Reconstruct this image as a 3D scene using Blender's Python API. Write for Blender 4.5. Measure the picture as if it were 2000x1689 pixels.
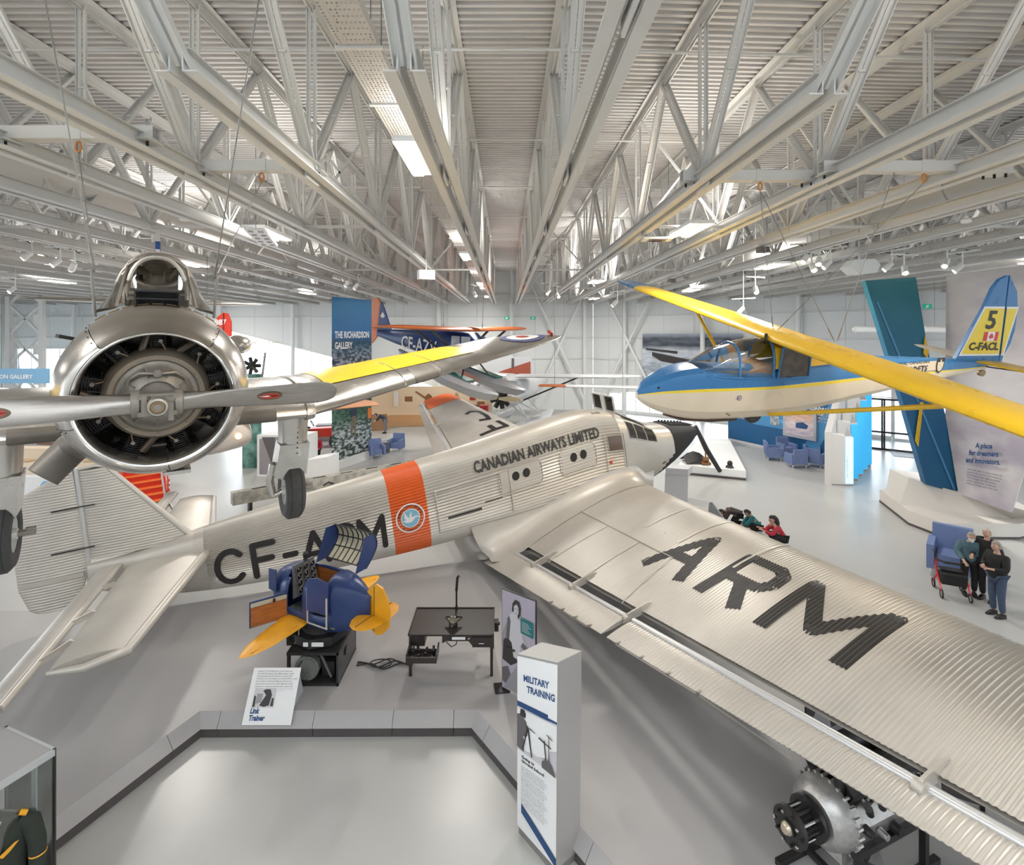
import bpy, bmesh, math, random
from mathutils import Vector as V, Matrix
random.seed(7)
SC = bpy.context.scene
for o in list(bpy.data.objects): bpy.data.objects.remove(o)
COL = SC.collection
HC = 6.6                       # eye height above the hall floor
PX, PY, FPX = 988.0, 650.0, 1000.0
# ---------------------------------------------------------------- camera
cam = bpy.data.objects.new('camera', bpy.data.cameras.new('camera')); COL.objects.link(cam)
cam.location = (0, 0, HC); cam.rotation_euler = (math.pi/2, 0, 0)
cam.data.sensor_width = 36; cam.data.lens = 18.0
cam.data.shift_x = 12/2000; cam.data.shift_y = -(844.5-PY)/2000
cam.data.clip_start = .05; cam.data.clip_end = 300
SC.camera = cam
# ---------------------------------------------------------------- world (overcast daylight) and exposure
wd = bpy.data.worlds.new('overcast'); SC.world = wd; wd.use_nodes = True
nt = wd.node_tree; bg = nt.nodes['Background']
bg.inputs[0].default_value = (.90, .95, 1.0, 1); bg.inputs[1].default_value = 7
SC.view_settings.view_transform = 'Standard'; SC.view_settings.look = 'None'
SC.view_settings.gamma = 1; SC.view_settings.use_curve_mapping = False
SC.view_settings.exposure = 0.25
def area(name, loc, size, power, color=(1, .96, .9), rot=(0, 0, 0), sy=None):
    l = bpy.data.lights.new(name, 'AREA'); l.energy = power; l.color = color; l.size = size
    if sy: l.shape = 'RECTANGLE'; l.size_y = sy
    o = bpy.data.objects.new(name, l); o.location = loc; o.rotation_euler = rot; COL.objects.link(o); return o
def spot(name, loc, target, power, color=(1, .82, .6), angle=50, r=.15):
    l = bpy.data.lights.new(name, 'SPOT'); l.energy = power; l.color = color; l.spot_size = math.radians(angle)
    l.spot_blend = .7; l.shadow_soft_size = r
    o = bpy.data.objects.new(name, l); o.location = loc
    o.rotation_euler = (V(target)-V(loc)).to_track_quat('-Z', 'Y').to_euler(); COL.objects.link(o); return o
LAMPS = [(-1.31, 7.9), (-1.31, 18), (-1.31, 28), (-1.31, 38), (-5.8, 12.5), (4.3, 12), (9.6, 18.5), (-11, 17.8), (-12, 31), (4.2, 24), (10.5, 29), (-21, 24), (18, 17), (6.2, 36), (-23, 38), (-6.2, 3.2), (6.2, 3.0), (20, 6), (-19, 8)]
for (x, y) in LAMPS:                 # down light of the fixture, plus an upward fill added to brighten the deck
    z = 9.25 if x == -1.31 else 8.98
    area('hall_light', (x, y, z-.04), .54, 330 if y > 14 else 190, sy=1.5)
    area('added_deck_fill', (x, y, z+.13), .54, (165 if y > 14 else 85)*(.25 if x == -1.31 else 1), rot=(math.pi, 0, 0), sy=1.5)
spot('exhibit_spot', (11, 13.0, 8.7), (3.0, 14.0, 2.8), 750, (1, .80, .58), 52)
spot('exhibit_spot', (9.5, 8.0, 8.7), (4.6, 10.2, 2.6), 600, (1, .84, .64), 62)
spot('exhibit_spot', (0.5, 3.5, 8.8), (-2.4, 5.0, 6.2), 130, (1, .80, .58), 60)
spot('exhibit_spot', (6.5, 5.5, 8.8), (5.5, 9.5, 6.2), 170, (1, .86, .68), 70)
spot('gallery_spot', (-6, 40, 7.8), (-5, 43, 1.0), 260, (1, .80, .58), 80)
# ---------------------------------------------------------------- helpers
def W(px, py, d): return V(((px-PX)/FPX*d, d, HC-(py-PY)/FPX*d))
def F(px, py, z=0.0):
    d = (HC-z)*FPX/(py-PY); return V(((px-PX)/FPX*d, d, z))
def C3(c): return tuple(c)+(1,)
MATS = {}
def mat(name, col, rough=.5, metal=0., noise=0., nscale=6., bump=0., bscale=40., emit=None, estr=1., spec=None, coat=0., stretch=None, col2=None):
    if name in MATS: return MATS[name]
    m = bpy.data.materials.new(name); m.use_nodes = True; n = m.node_tree; b = n.nodes['Principled BSDF']
    b.inputs['Base Color'].default_value = C3(col); b.inputs['Roughness'].default_value = rough; b.inputs['Metallic'].default_value = metal
    if coat: b.inputs['Coat Weight'].default_value = coat; b.inputs['Coat Roughness'].default_value = .12
    if spec is not None: b.inputs['Specular IOR Level'].default_value = spec
    if emit: b.inputs['Emission Color'].default_value = C3(emit); b.inputs['Emission Strength'].default_value = estr
    if noise or bump:
        tc = n.nodes.new('ShaderNodeTexCoord'); mp = n.nodes.new('ShaderNodeMapping'); n.links.new(tc.outputs['Object'], mp.inputs[0])
        if stretch: mp.inputs['Scale'].default_value = stretch
    if noise:
        t = n.nodes.new('ShaderNodeTexNoise'); t.inputs['Scale'].default_value = nscale; t.inputs['Detail'].default_value = 6
        n.links.new(mp.outputs[0], t.inputs['Vector'])
        r = n.nodes.new('ShaderNodeValToRGB'); r.color_ramp.elements[0].position = .3; r.color_ramp.elements[1].position = .7
        r.color_ramp.elements[0].color = C3([max(0, c*(1-noise)) for c in col]); r.color_ramp.elements[1].color = C3(col2 or [min(1, c*(1+noise*.6)) for c in col])
        n.links.new(t.outputs['Fac'], r.inputs[0]); n.links.new(r.outputs[0], b.inputs['Base Color'])
        mr = n.nodes.new('ShaderNodeMapRange'); mr.inputs[3].default_value = max(.02, rough-.08); mr.inputs[4].default_value = min(1, rough+.1)
        n.links.new(t.outputs['Fac'], mr.inputs[0]); n.links.new(mr.outputs[0], b.inputs['Roughness'])
    if bump:
        t2 = n.nodes.new('ShaderNodeTexNoise'); t2.inputs['Scale'].default_value = bscale; t2.inputs['Detail'].default_value = 4
        n.links.new(mp.outputs[0], t2.inputs['Vector'])
        bp = n.nodes.new('ShaderNodeBump'); bp.inputs['Strength'].default_value = bump; bp.inputs['Distance'].default_value = .02
        n.links.new(t2.outputs['Fac'], bp.inputs['Height']); n.links.new(bp.outputs[0], b.inputs['Normal'])
    MATS[name] = m; return m
def glass(name, tint=(.93, .97, .97), gl=.12, rough=.02, base=.04):
    if name in MATS: return MATS[name]
    m = bpy.data.materials.new(name); m.use_nodes = True; n = m.node_tree; n.nodes.clear()
    out = n.nodes.new('ShaderNodeOutputMaterial'); mix = n.nodes.new('ShaderNodeMixShader'); tr = n.nodes.new('ShaderNodeBsdfTransparent')
    g = n.nodes.new('ShaderNodeBsdfGlossy'); fr = n.nodes.new('ShaderNodeFresnel'); fr.inputs[0].default_value = 1.45
    ad = n.nodes.new('ShaderNodeMath'); ad.operation = 'MULTIPLY_ADD'; ad.inputs[1].default_value = 1+gl; ad.inputs[2].default_value = base
    n.links.new(fr.outputs[0], ad.inputs[0]); n.links.new(ad.outputs[0], mix.inputs[0])
    tr.inputs[0].default_value = C3(tint); g.inputs['Roughness'].default_value = rough
    n.links.new(tr.outputs[0], mix.inputs[1]); n.links.new(g.outputs[0], mix.inputs[2]); n.links.new(mix.outputs[0], out.inputs[0])
    MATS[name] = m; return m
def link(o, parent=None):
    COL.objects.link(o)
    if parent is not None: o.parent = parent
    return o
def raw(name, me, parent=None, mats=None, kind=None, label=None):
    if mats is not None:
        for m in (mats if isinstance(mats, (list, tuple)) else [mats]): me.materials.append(m)
    o = bpy.data.objects.new(name, me); link(o, parent)
    if kind: o['kind'] = kind
    if label: o['label'] = label
    return o
def empty(name, loc=(0, 0, 0), rot=(0, 0, 0), label=None, cat=None, group=None, kind=None):
    o = bpy.data.objects.new(name, None); o.location = loc; o.rotation_euler = rot; o.empty_display_size = .2; COL.objects.link(o)
    tag(o, label, cat, group, kind); return o
def tag(o, label=None, cat=None, group=None, kind=None):
    if label: o['label'] = label
    if cat: o['category'] = cat
    if group: o['group'] = group
    if kind: o['kind'] = kind
    return o
def basis(d):
    d = d.normalized(); a = V((0, 0, 1)) if abs(d.z) < .95 else V((1, 0, 0))
    u = d.cross(a).normalized(); return u, u.cross(d).normalized(), d
class MB:
    def __init__(s): s.v = []; s.f = []; s.m = []
    def add(s, vs, fs, m=0):
        k = len(s.v); s.v += [tuple(p) for p in vs]; s.f += [tuple(i+k for i in f) for f in fs]; s.m += [m]*len(fs); return s
    def box(s, c, d, m=0, rot=None, taper=1.0):
        x, y, z = [q/2 for q in d]; c = V(c)
        P = [V((a*x*(taper if e > 0 else 1), b*y*(taper if e > 0 else 1), e*z)) for e in (-1, 1) for b in (-1, 1) for a in (-1, 1)]
        if rot is not None:
            R = rot if isinstance(rot, Matrix) else Matrix.Rotation(rot, 3, 'Z')
            P = [R @ p for p in P]
        return s.add([c+p for p in P], [(0, 2, 3, 1), (4, 5, 7, 6), (0, 1, 5, 4), (2, 6, 7, 3), (0, 4, 6, 2), (1, 3, 7, 5)], m)
    def bar(s, a, b, w, h=None, m=0, up=None):
        a, b = V(a), V(b); h = h or w; d = (b-a).normalized(); U = V(up) if up else (V((0, 0, 1)) if abs(d.z) < .98 else V((0, 1, 0)))
        x = d.cross(U).normalized()*w/2; z = x.cross(d).normalized()*h/2
        P = [a-x-z, a+x-z, a+x+z, a-x+z, b-x-z, b+x-z, b+x+z, b-x+z]
        return s.add(P, [(3, 2, 1, 0), (4, 5, 6, 7), (0, 1, 5, 4), (1, 2, 6, 5), (2, 3, 7, 6), (3, 0, 4, 7)], m)
    def cyl(s, a, b, r, r2=None, n=16, m=0, cap=True):
        r2 = r if r2 is None else r2; a, b = V(a), V(b); u, w, d = basis(b-a); P = []
        for q, rr in ((a, r), (b, r2)):
            for i in range(n):
                t = 2*math.pi*i/n; P.append(q+(u*math.cos(t)+w*math.sin(t))*rr)
        fs = [(i, (i+1) % n, n+(i+1) % n, n+i) for i in range(n)]
        if cap: fs += [tuple(range(n-1, -1, -1)), tuple(range(n, 2*n))]
        return s.add(P, fs, m)
    def tube(s, pts, r, n=8, m=0, closed=False):
        pts = [V(p) for p in pts]; k = len(pts); rs = r if isinstance(r, (list, tuple)) else [r]*k; P = []
        d0 = (pts[1]-pts[0]).normalized(); u, w, _ = basis(d0)
        for i, p in enumerate(pts):
            if closed: d = (pts[(i+1) % k]-pts[i-1]).normalized()
            else: d = (pts[min(i+1, k-1)]-pts[max(i-1, 0)]).normalized()
            u = (u-d*u.dot(d)).normalized(); w = d.cross(u)
            for j in range(n):
                t = 2*math.pi*j/n; P.append(p+(u*math.cos(t)+w*math.sin(t))*rs[i])
        fs = []
        for i in range(k if closed else k-1):
            a, b = i*n, ((i+1) % k)*n
            fs += [(a+j, a+(j+1) % n, b+(j+1) % n, b+j) for j in range(n)]
        if not closed: fs += [tuple(range(n-1, -1, -1)), tuple((k-1)*n+j for j in range(n))]
        return s.add(P, fs, m)
    def lathe(s, prof, o, ax, n=32, m=0, cap=False, arc=None, start=0):
        o = V(o); u, w, d = basis(V(ax)); P = []; tot = arc or 2*math.pi; nn = n+1 if arc else n
        for (a, r) in prof:
            for i in range(nn):
                t = start+tot*i/n; P.append(o+d*a+(u*math.cos(t)+w*math.sin(t))*r)
        fs = []
        for q in range(len(prof)-1):
            for i in range(n):
                j = i+1 if arc else (i+1) % n
                fs.append((q*nn+i, q*nn+j, (q+1)*nn+j, (q+1)*nn+i))
        if cap: fs += [tuple(range(n-1, -1, -1)), tuple((len(prof)-1)*n+j for j in range(n))]
        return s.add(P, fs, m)
    def ball(s, c, r, m=0, n=12, k=8):
        c = V(c); r = V(r) if isinstance(r, (tuple, list, V)) else V((r, r, r)); P = [c+V((0, 0, r.z))]
        for i in range(1, k):
            a = math.pi*i/k
            for j in range(n):
                b = 2*math.pi*j/n; P.append(c+V((r.x*math.sin(a)*math.cos(b), r.y*math.sin(a)*math.sin(b), r.z*math.cos(a))))
        P.append(c-V((0, 0, r.z))); fs = [(0, 1+j, 1+(j+1) % n) for j in range(n)]
        for i in range(k-2):
            fs += [(1+i*n+j, 1+(i+1)*n+j, 1+(i+1)*n+(j+1) % n, 1+i*n+(j+1) % n) for j in range(n)]
        q = len(P)-1; fs += [(q, 1+(k-2)*n+(j+1) % n, 1+(k-2)*n+j) for j in range(n)]
        return s.add(P, fs, m)
    def prism(s, pts, off, m=0):
        """closed outline (3D points) swept by the vector off"""
        pts = [V(p) for p in pts]; off = V(off); n = len(pts)
        return s.add(pts+[p+off for p in pts], [tuple(range(n-1, -1, -1)), tuple(range(n, 2*n))]+[(i, (i+1) % n, n+(i+1) % n, n+i) for i in range(n)], m)
    def loft(s, rings, m=0, closed=True, cap=True, mf=None):
        n = len(rings[0]); P = [p for r in rings for p in r]; k = len(s.v); s.v += [tuple(p) for p in P]
        for q in range(len(rings)-1):
            for i in range(n if closed else n-1):
                j = (i+1) % n; s.f.append((k+q*n+i, k+q*n+j, k+(q+1)*n+j, k+(q+1)*n+i)); s.m.append(mf(q, i) if mf else m)
        if cap and closed:
            s.f.append(tuple(k+i for i in range(n-1, -1, -1))); s.m.append(mf(0, 0) if mf else m)
            s.f.append(tuple(k+(len(rings)-1)*n+i for i in range(n))); s.m.append(mf(len(rings)-2, 0) if mf else m)
        return s
    def mesh(s, name, mats, ang=.6):
        me = bpy.data.meshes.new(name); me.from_pydata(s.v, [], s.f)
        for mm in (mats if isinstance(mats, (list, tuple)) else [mats]): me.materials.append(mm)
        if isinstance(mats, (list, tuple)) and len(mats) > 1: me.polygons.foreach_set('material_index', s.m)
        me.shade_smooth(); me.set_sharp_from_angle(angle=ang)
        b = bmesh.new(); b.from_mesh(me); bmesh.ops.recalc_face_normals(b, faces=b.faces); b.to_mesh(me); b.free()
        return me
    def o(s, name, mats, parent=None, label=None, kind=None, ang=.6):
        return raw(name, s.mesh(name, mats, ang), parent, None, kind, label)
def copy(o, parent=None, **kw):
    c = o.copy(); COL.objects.link(c)
    if parent is not None: c.parent = parent
    for ch in o.children: copy(ch, c)
    return c
def dup(o, loc, rz=None, label=None, group=None):
    c = copy(o); c.location = loc
    if rz is not None: c.rotation_euler = (0, 0, rz)
    if label: c['label'] = label
    if group: c['group'] = group
    return c
def interp(tab, x):
    if x <= tab[0][0]: return tab[0][1:]
    for a, b in zip(tab, tab[1:]):
        if x <= b[0]:
            t = (x-a[0])/(b[0]-a[0]); return tuple(p+(q-p)*t for p, q in zip(a[1:], b[1:]))
    return tab[-1][1:]
def smooth(tab, x):
    """catmull-rom through a table"""
    if x <= tab[0][0]: return tab[0][1:]
    if x >= tab[-1][0]: return tab[-1][1:]
    for i in range(len(tab)-1):
        a, b = tab[i], tab[i+1]
        if x <= b[0]:
            h = b[0]-a[0]; t = (x-a[0])/h; z = tab[max(i-1, 0)]; c = tab[min(i+2, len(tab)-1)]; r = []
            for k in range(1, len(a)):
                m0 = (b[k]-z[k])/(b[0]-z[0])*h; m1 = (c[k]-a[k])/(c[0]-a[0])*h
                r.append((2*t**3-3*t*t+1)*a[k]+(t**3-2*t*t+t)*m0+(-2*t**3+3*t*t)*b[k]+(t**3-t*t)*m1)
            return tuple(r)
def foil(c, k=1.0):
    """half thickness of a unit airfoil at chord fraction c"""
    c = min(max(c, 0), 1); return 5*(.2969*math.sqrt(c)-.126*c-.3516*c*c+.2843*c**3-.1015*c**4)*.5*k
def wing_rings(st, n=14):
    """st: (LE, TE, thickness, camber); rings run TE-top-LE-bottom"""
    rings = []
    for LE, TE, th, cb in st:
        LE, TE = V(LE), V(TE); ch = (TE-LE).length; r = []
        for i in range(n+1):
            c = .5*(1+math.cos(math.pi*i/n)); r.append(LE+(TE-LE)*c+V((0, 0, ch*(foil(c)*2*th+cb*4*c*(1-c)))))
        for i in range(1, n):
            c = .5*(1-math.cos(math.pi*i/n)); r.append(LE+(TE-LE)*c+V((0, 0, ch*(-foil(c)*2*th*.75+cb*4*c*(1-c)))))
        rings.append(r)
    return rings
# text ------------------------------------------------------------
def text_mesh(s, size=1.0, bold=0.0, extrude=0.0, align='LEFT', space=1.0, lines=1.0, res=2, shear=0.0):
    cu = bpy.data.curves.new('t', 'FONT'); cu.body = s; cu.size = size; cu.offset = bold; cu.extrude = extrude
    cu.align_x = align; cu.space_character = space; cu.space_line = lines; cu.resolution_u = res; cu.shear = shear
    ob = bpy.data.objects.new('t', cu); me = bpy.data.meshes.new_from_object(ob)
    bpy.data.objects.remove(ob); bpy.data.curves.remove(cu); return me
def text(name, s, fn, m, parent=None, size=1.0, bold=0.0, align='LEFT', space=1.0, lines=1.0, sub=0, res=2, shear=0.0, label=None, sx=1.0):
    """flat lettering; fn maps (x, y) of the text plane to a point"""
    me = text_mesh(s, size, bold, 0, align, space, lines, res, shear)
    if sub:
        b = bmesh.new(); b.from_mesh(me)
        for _ in range(sub):
            bmesh.ops.subdivide_edges(b, edges=[e for e in b.edges if e.calc_length() > size*.12], cuts=1, use_grid_fill=False)
            bmesh.ops.triangulate(b, faces=b.faces)
        b.to_mesh(me); b.free()
    for v in me.vertices: v.co = fn(v.co.x*sx, v.co.y)
    me.materials.clear(); me.materials.append(m); me.name = name
    return raw(name, me, parent, None, None, label)
def plane_fn(o, x, y, off=.004):
    o = V(o); x = V(x).normalized(); y = V(y).normalized(); n = x.cross(y)*off
    return lambda a, b: o+x*a+y*b+n
def stroke_mb(mb, strokes, w, fn, m=0, step=.12, wl=3, cap=True):
    """thick polylines laid in a parameter plane and mapped on a surface by fn"""
    for st in strokes:
        for a, b in zip(st, st[1:]):
            dx, dy = b[0]-a[0], b[1]-a[1]; L = math.hypot(dx, dy)
            if L < 1e-6: continue
            ux, uy = dx/L, dy/L
            k = max(1, int(L/step)); P = []
            for i in range(k+1):
                for j in range(wl+1):
                    o = (j/wl-.5)*w; P.append(fn(a[0]+dx*i/k-uy*o, a[1]+dy*i/k+ux*o))
            mb.add(P, [(i*(wl+1)+j, i*(wl+1)+j+1, (i+1)*(wl+1)+j+1, (i+1)*(wl+1)+j) for i in range(k) for j in range(wl)], m)
        if cap:
            for c in (st if cap == 2 else st[1:-1]):
                n = 14; mb.add([fn(*c)]+[fn(c[0]+math.cos(6.2832*i/n)*w/2, c[1]+math.sin(6.2832*i/n)*w/2) for i in range(n)], [(0, 1+i, 1+(i+1) % n) for i in range(n)], m)
def arc(cx, cy, rx, ry, a0, a1, n=10): return [(cx+rx*math.cos(math.radians(a0+(a1-a0)*i/n)), cy+ry*math.sin(math.radians(a0+(a1-a0)*i/n))) for i in range(n+1)]
def blob(mb, pts, fn, m=0):
    """flat silhouette polygon"""
    P = [fn(*p) for p in pts]; mb.add(P, [tuple(range(len(P)))], m)
# shared materials
M_white = mat('white_paint', (.80, .81, .80), .5)
M_steel = mat('painted_steel', (.66, .655, .635), .5)
M_deck = mat('deck_paint', (.62, .605, .59), .6)
M_dark = mat('black_enamel', (.018, .017, .017), .35)
M_black = mat('matte_black', (.02, .02, .022), .7)
M_rubber = mat('rubber', (.05, .048, .045), .75, noise=.25, nscale=20)
M_chrome = mat('chrome', (.8, .8, .8), .15, 1)
M_wire = mat('steel_wire', (.22, .215, .20), .5, .5)
M_navy = mat('navy_print', (.02, .075, .20), .5)
M_ink = mat('print_ink', (.03, .03, .035), .6)
M_paper = mat('panel_white', (.78, .78, .78), .45)
M_led = mat('lamp_diffuser', (1, 1, 1), .5, emit=(1, .97, .92), estr=6)
# ================================================================ STRUCTURE
def floor_mat(name, c1, c2, rough, scr=True):
    m = bpy.data.materials.new(name); m.use_nodes = True; n = m.node_tree; b = n.nodes['Principled BSDF']
    tc = n.nodes.new('ShaderNodeTexCoord'); t = n.nodes.new('ShaderNodeTexNoise'); t.inputs['Scale'].default_value = .5; t.inputs['Detail'].default_value = 3
    n.links.new(tc.outputs['Object'], t.inputs['Vector']); r = n.nodes.new('ShaderNodeValToRGB')
    r.color_ramp.elements[0].color = C3(c1); r.color_ramp.elements[1].color = C3(c2); r.color_ramp.elements[0].position = .2; r.color_ramp.elements[1].position = .8
    n.links.new(t.outputs['Fac'], r.inputs[0]); n.links.new(r.outputs[0], b.inputs['Base Color'])
    t3 = n.nodes.new('ShaderNodeTexNoise'); t3.inputs['Scale'].default_value = 1.2; t3.inputs['Detail'].default_value = 2
    n.links.new(tc.outputs['Object'], t3.inputs['Vector'])
    mr = n.nodes.new('ShaderNodeMapRange'); mr.inputs[3].default_value = rough-.06; mr.inputs[4].default_value = rough+.12
    b.inputs['Roughness'].default_value = rough; n.nodes.remove(mr); n.nodes.remove(t3)
    if scr:
        w = n.nodes.new('ShaderNodeTexNoise'); w.inputs['Scale'].default_value = 2.5; w.inputs['Detail'].default_value = 3
        n.links.new(tc.outputs['Object'], w.inputs['Vector'])
        bp = n.nodes.new('ShaderNodeBump'); bp.inputs['Strength'].default_value = .04; bp.inputs['Distance'].default_value = .02
        n.links.new(w.outputs['Fac'], bp.inputs['Height']); n.links.new(bp.outputs[0], b.inputs['Normal'])
    MATS[name] = m; return m
M_floor = floor_mat('polished_floor', (.43, .43, .415), (.46, .46, .445), .29)
M_plinth = floor_mat('plinth_floor', (.345, .335, .335), (.375, .365, .36), .40)
mb = MB(); mb.add([(-60, -6, 0), (60, -6, 0), (60, 60, 0), (-60, 60, 0)], [(0, 1, 2, 3)]); mb.add([(-60, -6, -.1), (60, -6, -.1), (60, 60, -.1), (-60, 60, -.1)], [(3, 2, 1, 0)])
mb.o('floor', M_floor, kind='structure')
# raised display plinth with a notch cut out of its front
PH = .35
A = V((-5.06, 8.47, 0)); B = V((-.49, 8.5, 0)); Al = V((-8.0, 1.32, 0)); Br = V((3.92, 2.32, 0))
outline = [(-22, 1.32), (Al.x, Al.y), (A.x, A.y), (B.x, B.y), (Br.x, Br.y), (9.5, 2.3), (9.5, 11), (6.3, 13.4), (4.2, 15.3), (-1.5, 13.9), (-8, 11.6), (-22, 11.2)]
mb = MB(); mb.add([(x, y, PH) for x, y in outline], [tuple(range(len(outline)))])
n = len(outline)
mb.add([(x, y, z) for z in (.0, PH) for x, y in outline[4:]+outline[:1]], [(i, i+1, n-3+i+0, n-4+i) for i in range(0)], 0)
for i in range(4, n):
    p, q = outline[i], outline[(i+1) % n]; mb.add([(p[0], p[1], 0), (q[0], q[1], 0), (q[0], q[1], PH), (p[0], p[1], PH)], [(0, 1, 2, 3)])
plinth = mb.o('trim_1', M_plinth, kind='structure')
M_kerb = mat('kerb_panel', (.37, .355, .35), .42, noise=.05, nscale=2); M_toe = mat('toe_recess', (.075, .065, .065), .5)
def kerb_run(p, q, joints):
    d = (q-p).normalized(); nrm = V((d.y, -d.x, 0))      # towards the notch
    if nrm.dot(V((-2.5, 5, 0))-p) < 0: nrm = -nrm
    L = (q-p).length; ks = [0]+joints+[L]
    for a, b in zip(ks, ks[1:]):
        g = .004; P, Q = p+d*(a+g), p+d*(b-g); m = MB()
        m.prism([P+V((0, 0, PH)), P+V((0, 0, PH-.03))+nrm*.012, P+nrm*.14+V((0, 0, .15)), P+nrm*.10+V((0, 0, .14)), P-nrm*.02+V((0, 0, .17))], Q-P)
        m.o('kerb_panel', M_kerb, plinth)
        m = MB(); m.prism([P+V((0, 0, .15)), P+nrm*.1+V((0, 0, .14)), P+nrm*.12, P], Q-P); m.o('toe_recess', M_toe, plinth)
kerb_run(A, Al, [.55, 2.2, 4.2, 6.2]); kerb_run(A, B, [.35, 1.9, 3.2, 4.2]); kerb_run(B, Br, [.4, 1.35, 2.7, 4.4, 6.2])
# roof deck: trapezoid flutes running across the trusses
ZC, ZD = HC+2.4, HC+5.1
def shear(x): return .045*max(0, x-1.0)
deck = empty('ceiling', kind='structure')
pitch = .172
for (x0, x1) in ((-46, 1.0), (1.0, 46)):
    mb = MB(); k = int(47/pitch); Y0 = -2.5; prof = []
    for i in range(k):
        y = Y0+i*pitch; prof += [(y, 0), (y+.070, 0), (y+.082, .085), (y+.160, .085)]
    prof.append((Y0+k*pitch, 0)); P = []
    for (y, z) in prof: P += [(x0, y+shear(x0), ZD+.13+z), (x1, y+shear(x1), ZD+.13+z)]
    mb.add(P, [(2*i, 2*i+1, 2*i+3, 2*i+2) for i in range(len(prof)-1)])
    mb.add([(x0, Y0-1, ZD+.3), (x1, Y0-1, ZD+.3), (x1, 46, ZD+.3), (x0, 46, ZD+.3)], [(0, 1, 2, 3)])
    o = mb.o('roof_deck', M_deck, deck, ang=.3)
# roof trusses ----------------------------------------------------------------
def truss_meshes():
    r = {}
    m = MB()                                   # bottom chord, 1 m, along +y, two channels
    for s in (-1, 1):
        m.box((s*.125, .5, .008), (.145, 1, .016)); m.box((s*.062, .5, .11), (.014, 1, .22)); m.box((s*.10, .5, .215), (.07, 1, .014))
    r['bc'] = m.mesh('bottom_chord', M_steel)
    m = MB()
    for s in (-1, 1):
        m.box((s*.085, .5, .10), (.13, 1, .014)); m.box((s*.028, .5, .02), (.012, 1, .16)); 
    m.box((0, .5, -.02), (.09, 1, .012))
    r['tc'] = m.mesh('top_chord', M_steel)
    return r
TM = truss_meshes()
def web_mesh(a, b, w, key):
    m = MB(); a, b = V(a), V(b)
    for s in (-1, 1):
        o = V((s*.045, 0, 0)); m.bar(a+o, b+o, .014, w, up=(1, 0, 0)) if False else None
        d = (b-a).normalized(); up = V((1, 0, 0)).cross(d).normalized()
        m.bar(a+o, b+o, w*.75, .012, up=up); m.bar(a+o+up*w*.0+V((s*w*.37, 0, 0))+up*w*.25, b+o+V((s*w*.37, 0, 0))+up*w*.25, .012, w*.5, up=up)
    m.box((a+b)/2, (.10, .06, .03))
    return m.mesh('web_member', M_steel)
PAN, N0 = 4.15, 8.0
webA = web_mesh((0, 0, ZC+.15), (0, PAN/2, ZD), .10, 'a'); webB = web_mesh((0, 0, ZC+.15), (0, -PAN/2, ZD), .10, 'b'); webV = web_mesh((0, 0, ZC+.15), (0, 0, ZD), .075, 'v')
webE = web_mesh((0, 0, ZC+.1), (0, -3.2, ZD), .16, 'e')
mb = MB(); mb.box((0, 0, .09), (.03, .5, .26)); gus = mb.mesh('gusset_plate', M_steel)
TX = [-.936, -3.03, -4.85, -6.62, -8.45]+[-8.45-1.87*i for i in range(1, 19)]
TXR = [.936, 3.25, 5.2, 7.1, 8.9]+[8.9+1.87*i for i in range(1, 18)]
def inst(name, me, parent, loc, sc=None):
    o = bpy.data.objects.new(name, me); o.location = loc
    if sc: o.scale = sc
    link(o, parent); return o
for ti, x in enumerate(TX+TXR):
    t = empty('roof_truss', (x, 0, 0), kind='structure'); right = x > 0
    off = shear(x)*1.0+(.35 if x > 1 else 0)
    y0 = -2.0 if x > 0 and x < 1 or x < -8 or x > 4 else 4.7+off
    inst('bottom_chord', TM['bc'], t, (0, y0, ZC), (1, 43.6-y0, 1)); inst('top_chord', TM['tc'], t, (0, -2.4, ZD), (1, 46, 1))
    ns = [N0+PAN*i+off for i in range(-2, 9)]
    for y in ns:
        if y < y0+.5: continue
        if y > 43: continue
        far = abs(x) > 26
        inst('web_member', webA, t, (0, y, 0)); inst('web_member', webB, t, (0, y, 0))
        if not far: inst('web_member', webV, t, (0, y, 0)); inst('gusset_plate', gus, t, (0, y, ZC))
    if y0 > 0: inst('web_member', webE, t, (0, y0+.1, 0))
# bridging pipes across the top chords and cross braces between trusses
br = empty('trim_2', kind='structure')
for y in (6.2, 9.0, 13.2, 17.5, 22, 27, 32, 37):
    for (x0, x1) in ((-45, 1), (1, 45)):
        mb = MB(); mb.cyl((x0, y+shear(x0), ZD-.12), (x1, y+shear(x1), ZD-.12), .028, n=8); mb.o('bridging_pipe', M_steel, br)
allx = sorted(TX+TXR)
for yi, y in enumerate((12.15, 20.45, 28.75, 37.05)):
    for i, (a, b) in enumerate(zip(allx, allx[1:])):
        if abs(a) > 24 or (a < 0 < b): continue
        if (i+yi) % 2 == 0:
            mb = MB(); mb.bar((a, y+shear(a), ZC+.15), (b, y+shear(b), ZD-.05), .05); mb.bar((b, y+shear(b), ZC+.15), (a, y+shear(a), ZD-.05), .05); mb.bar((a, y, ZC+.12), (b, y, ZC+.12), .06)
            mb.o('cross_brace', M_steel, br)
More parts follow.
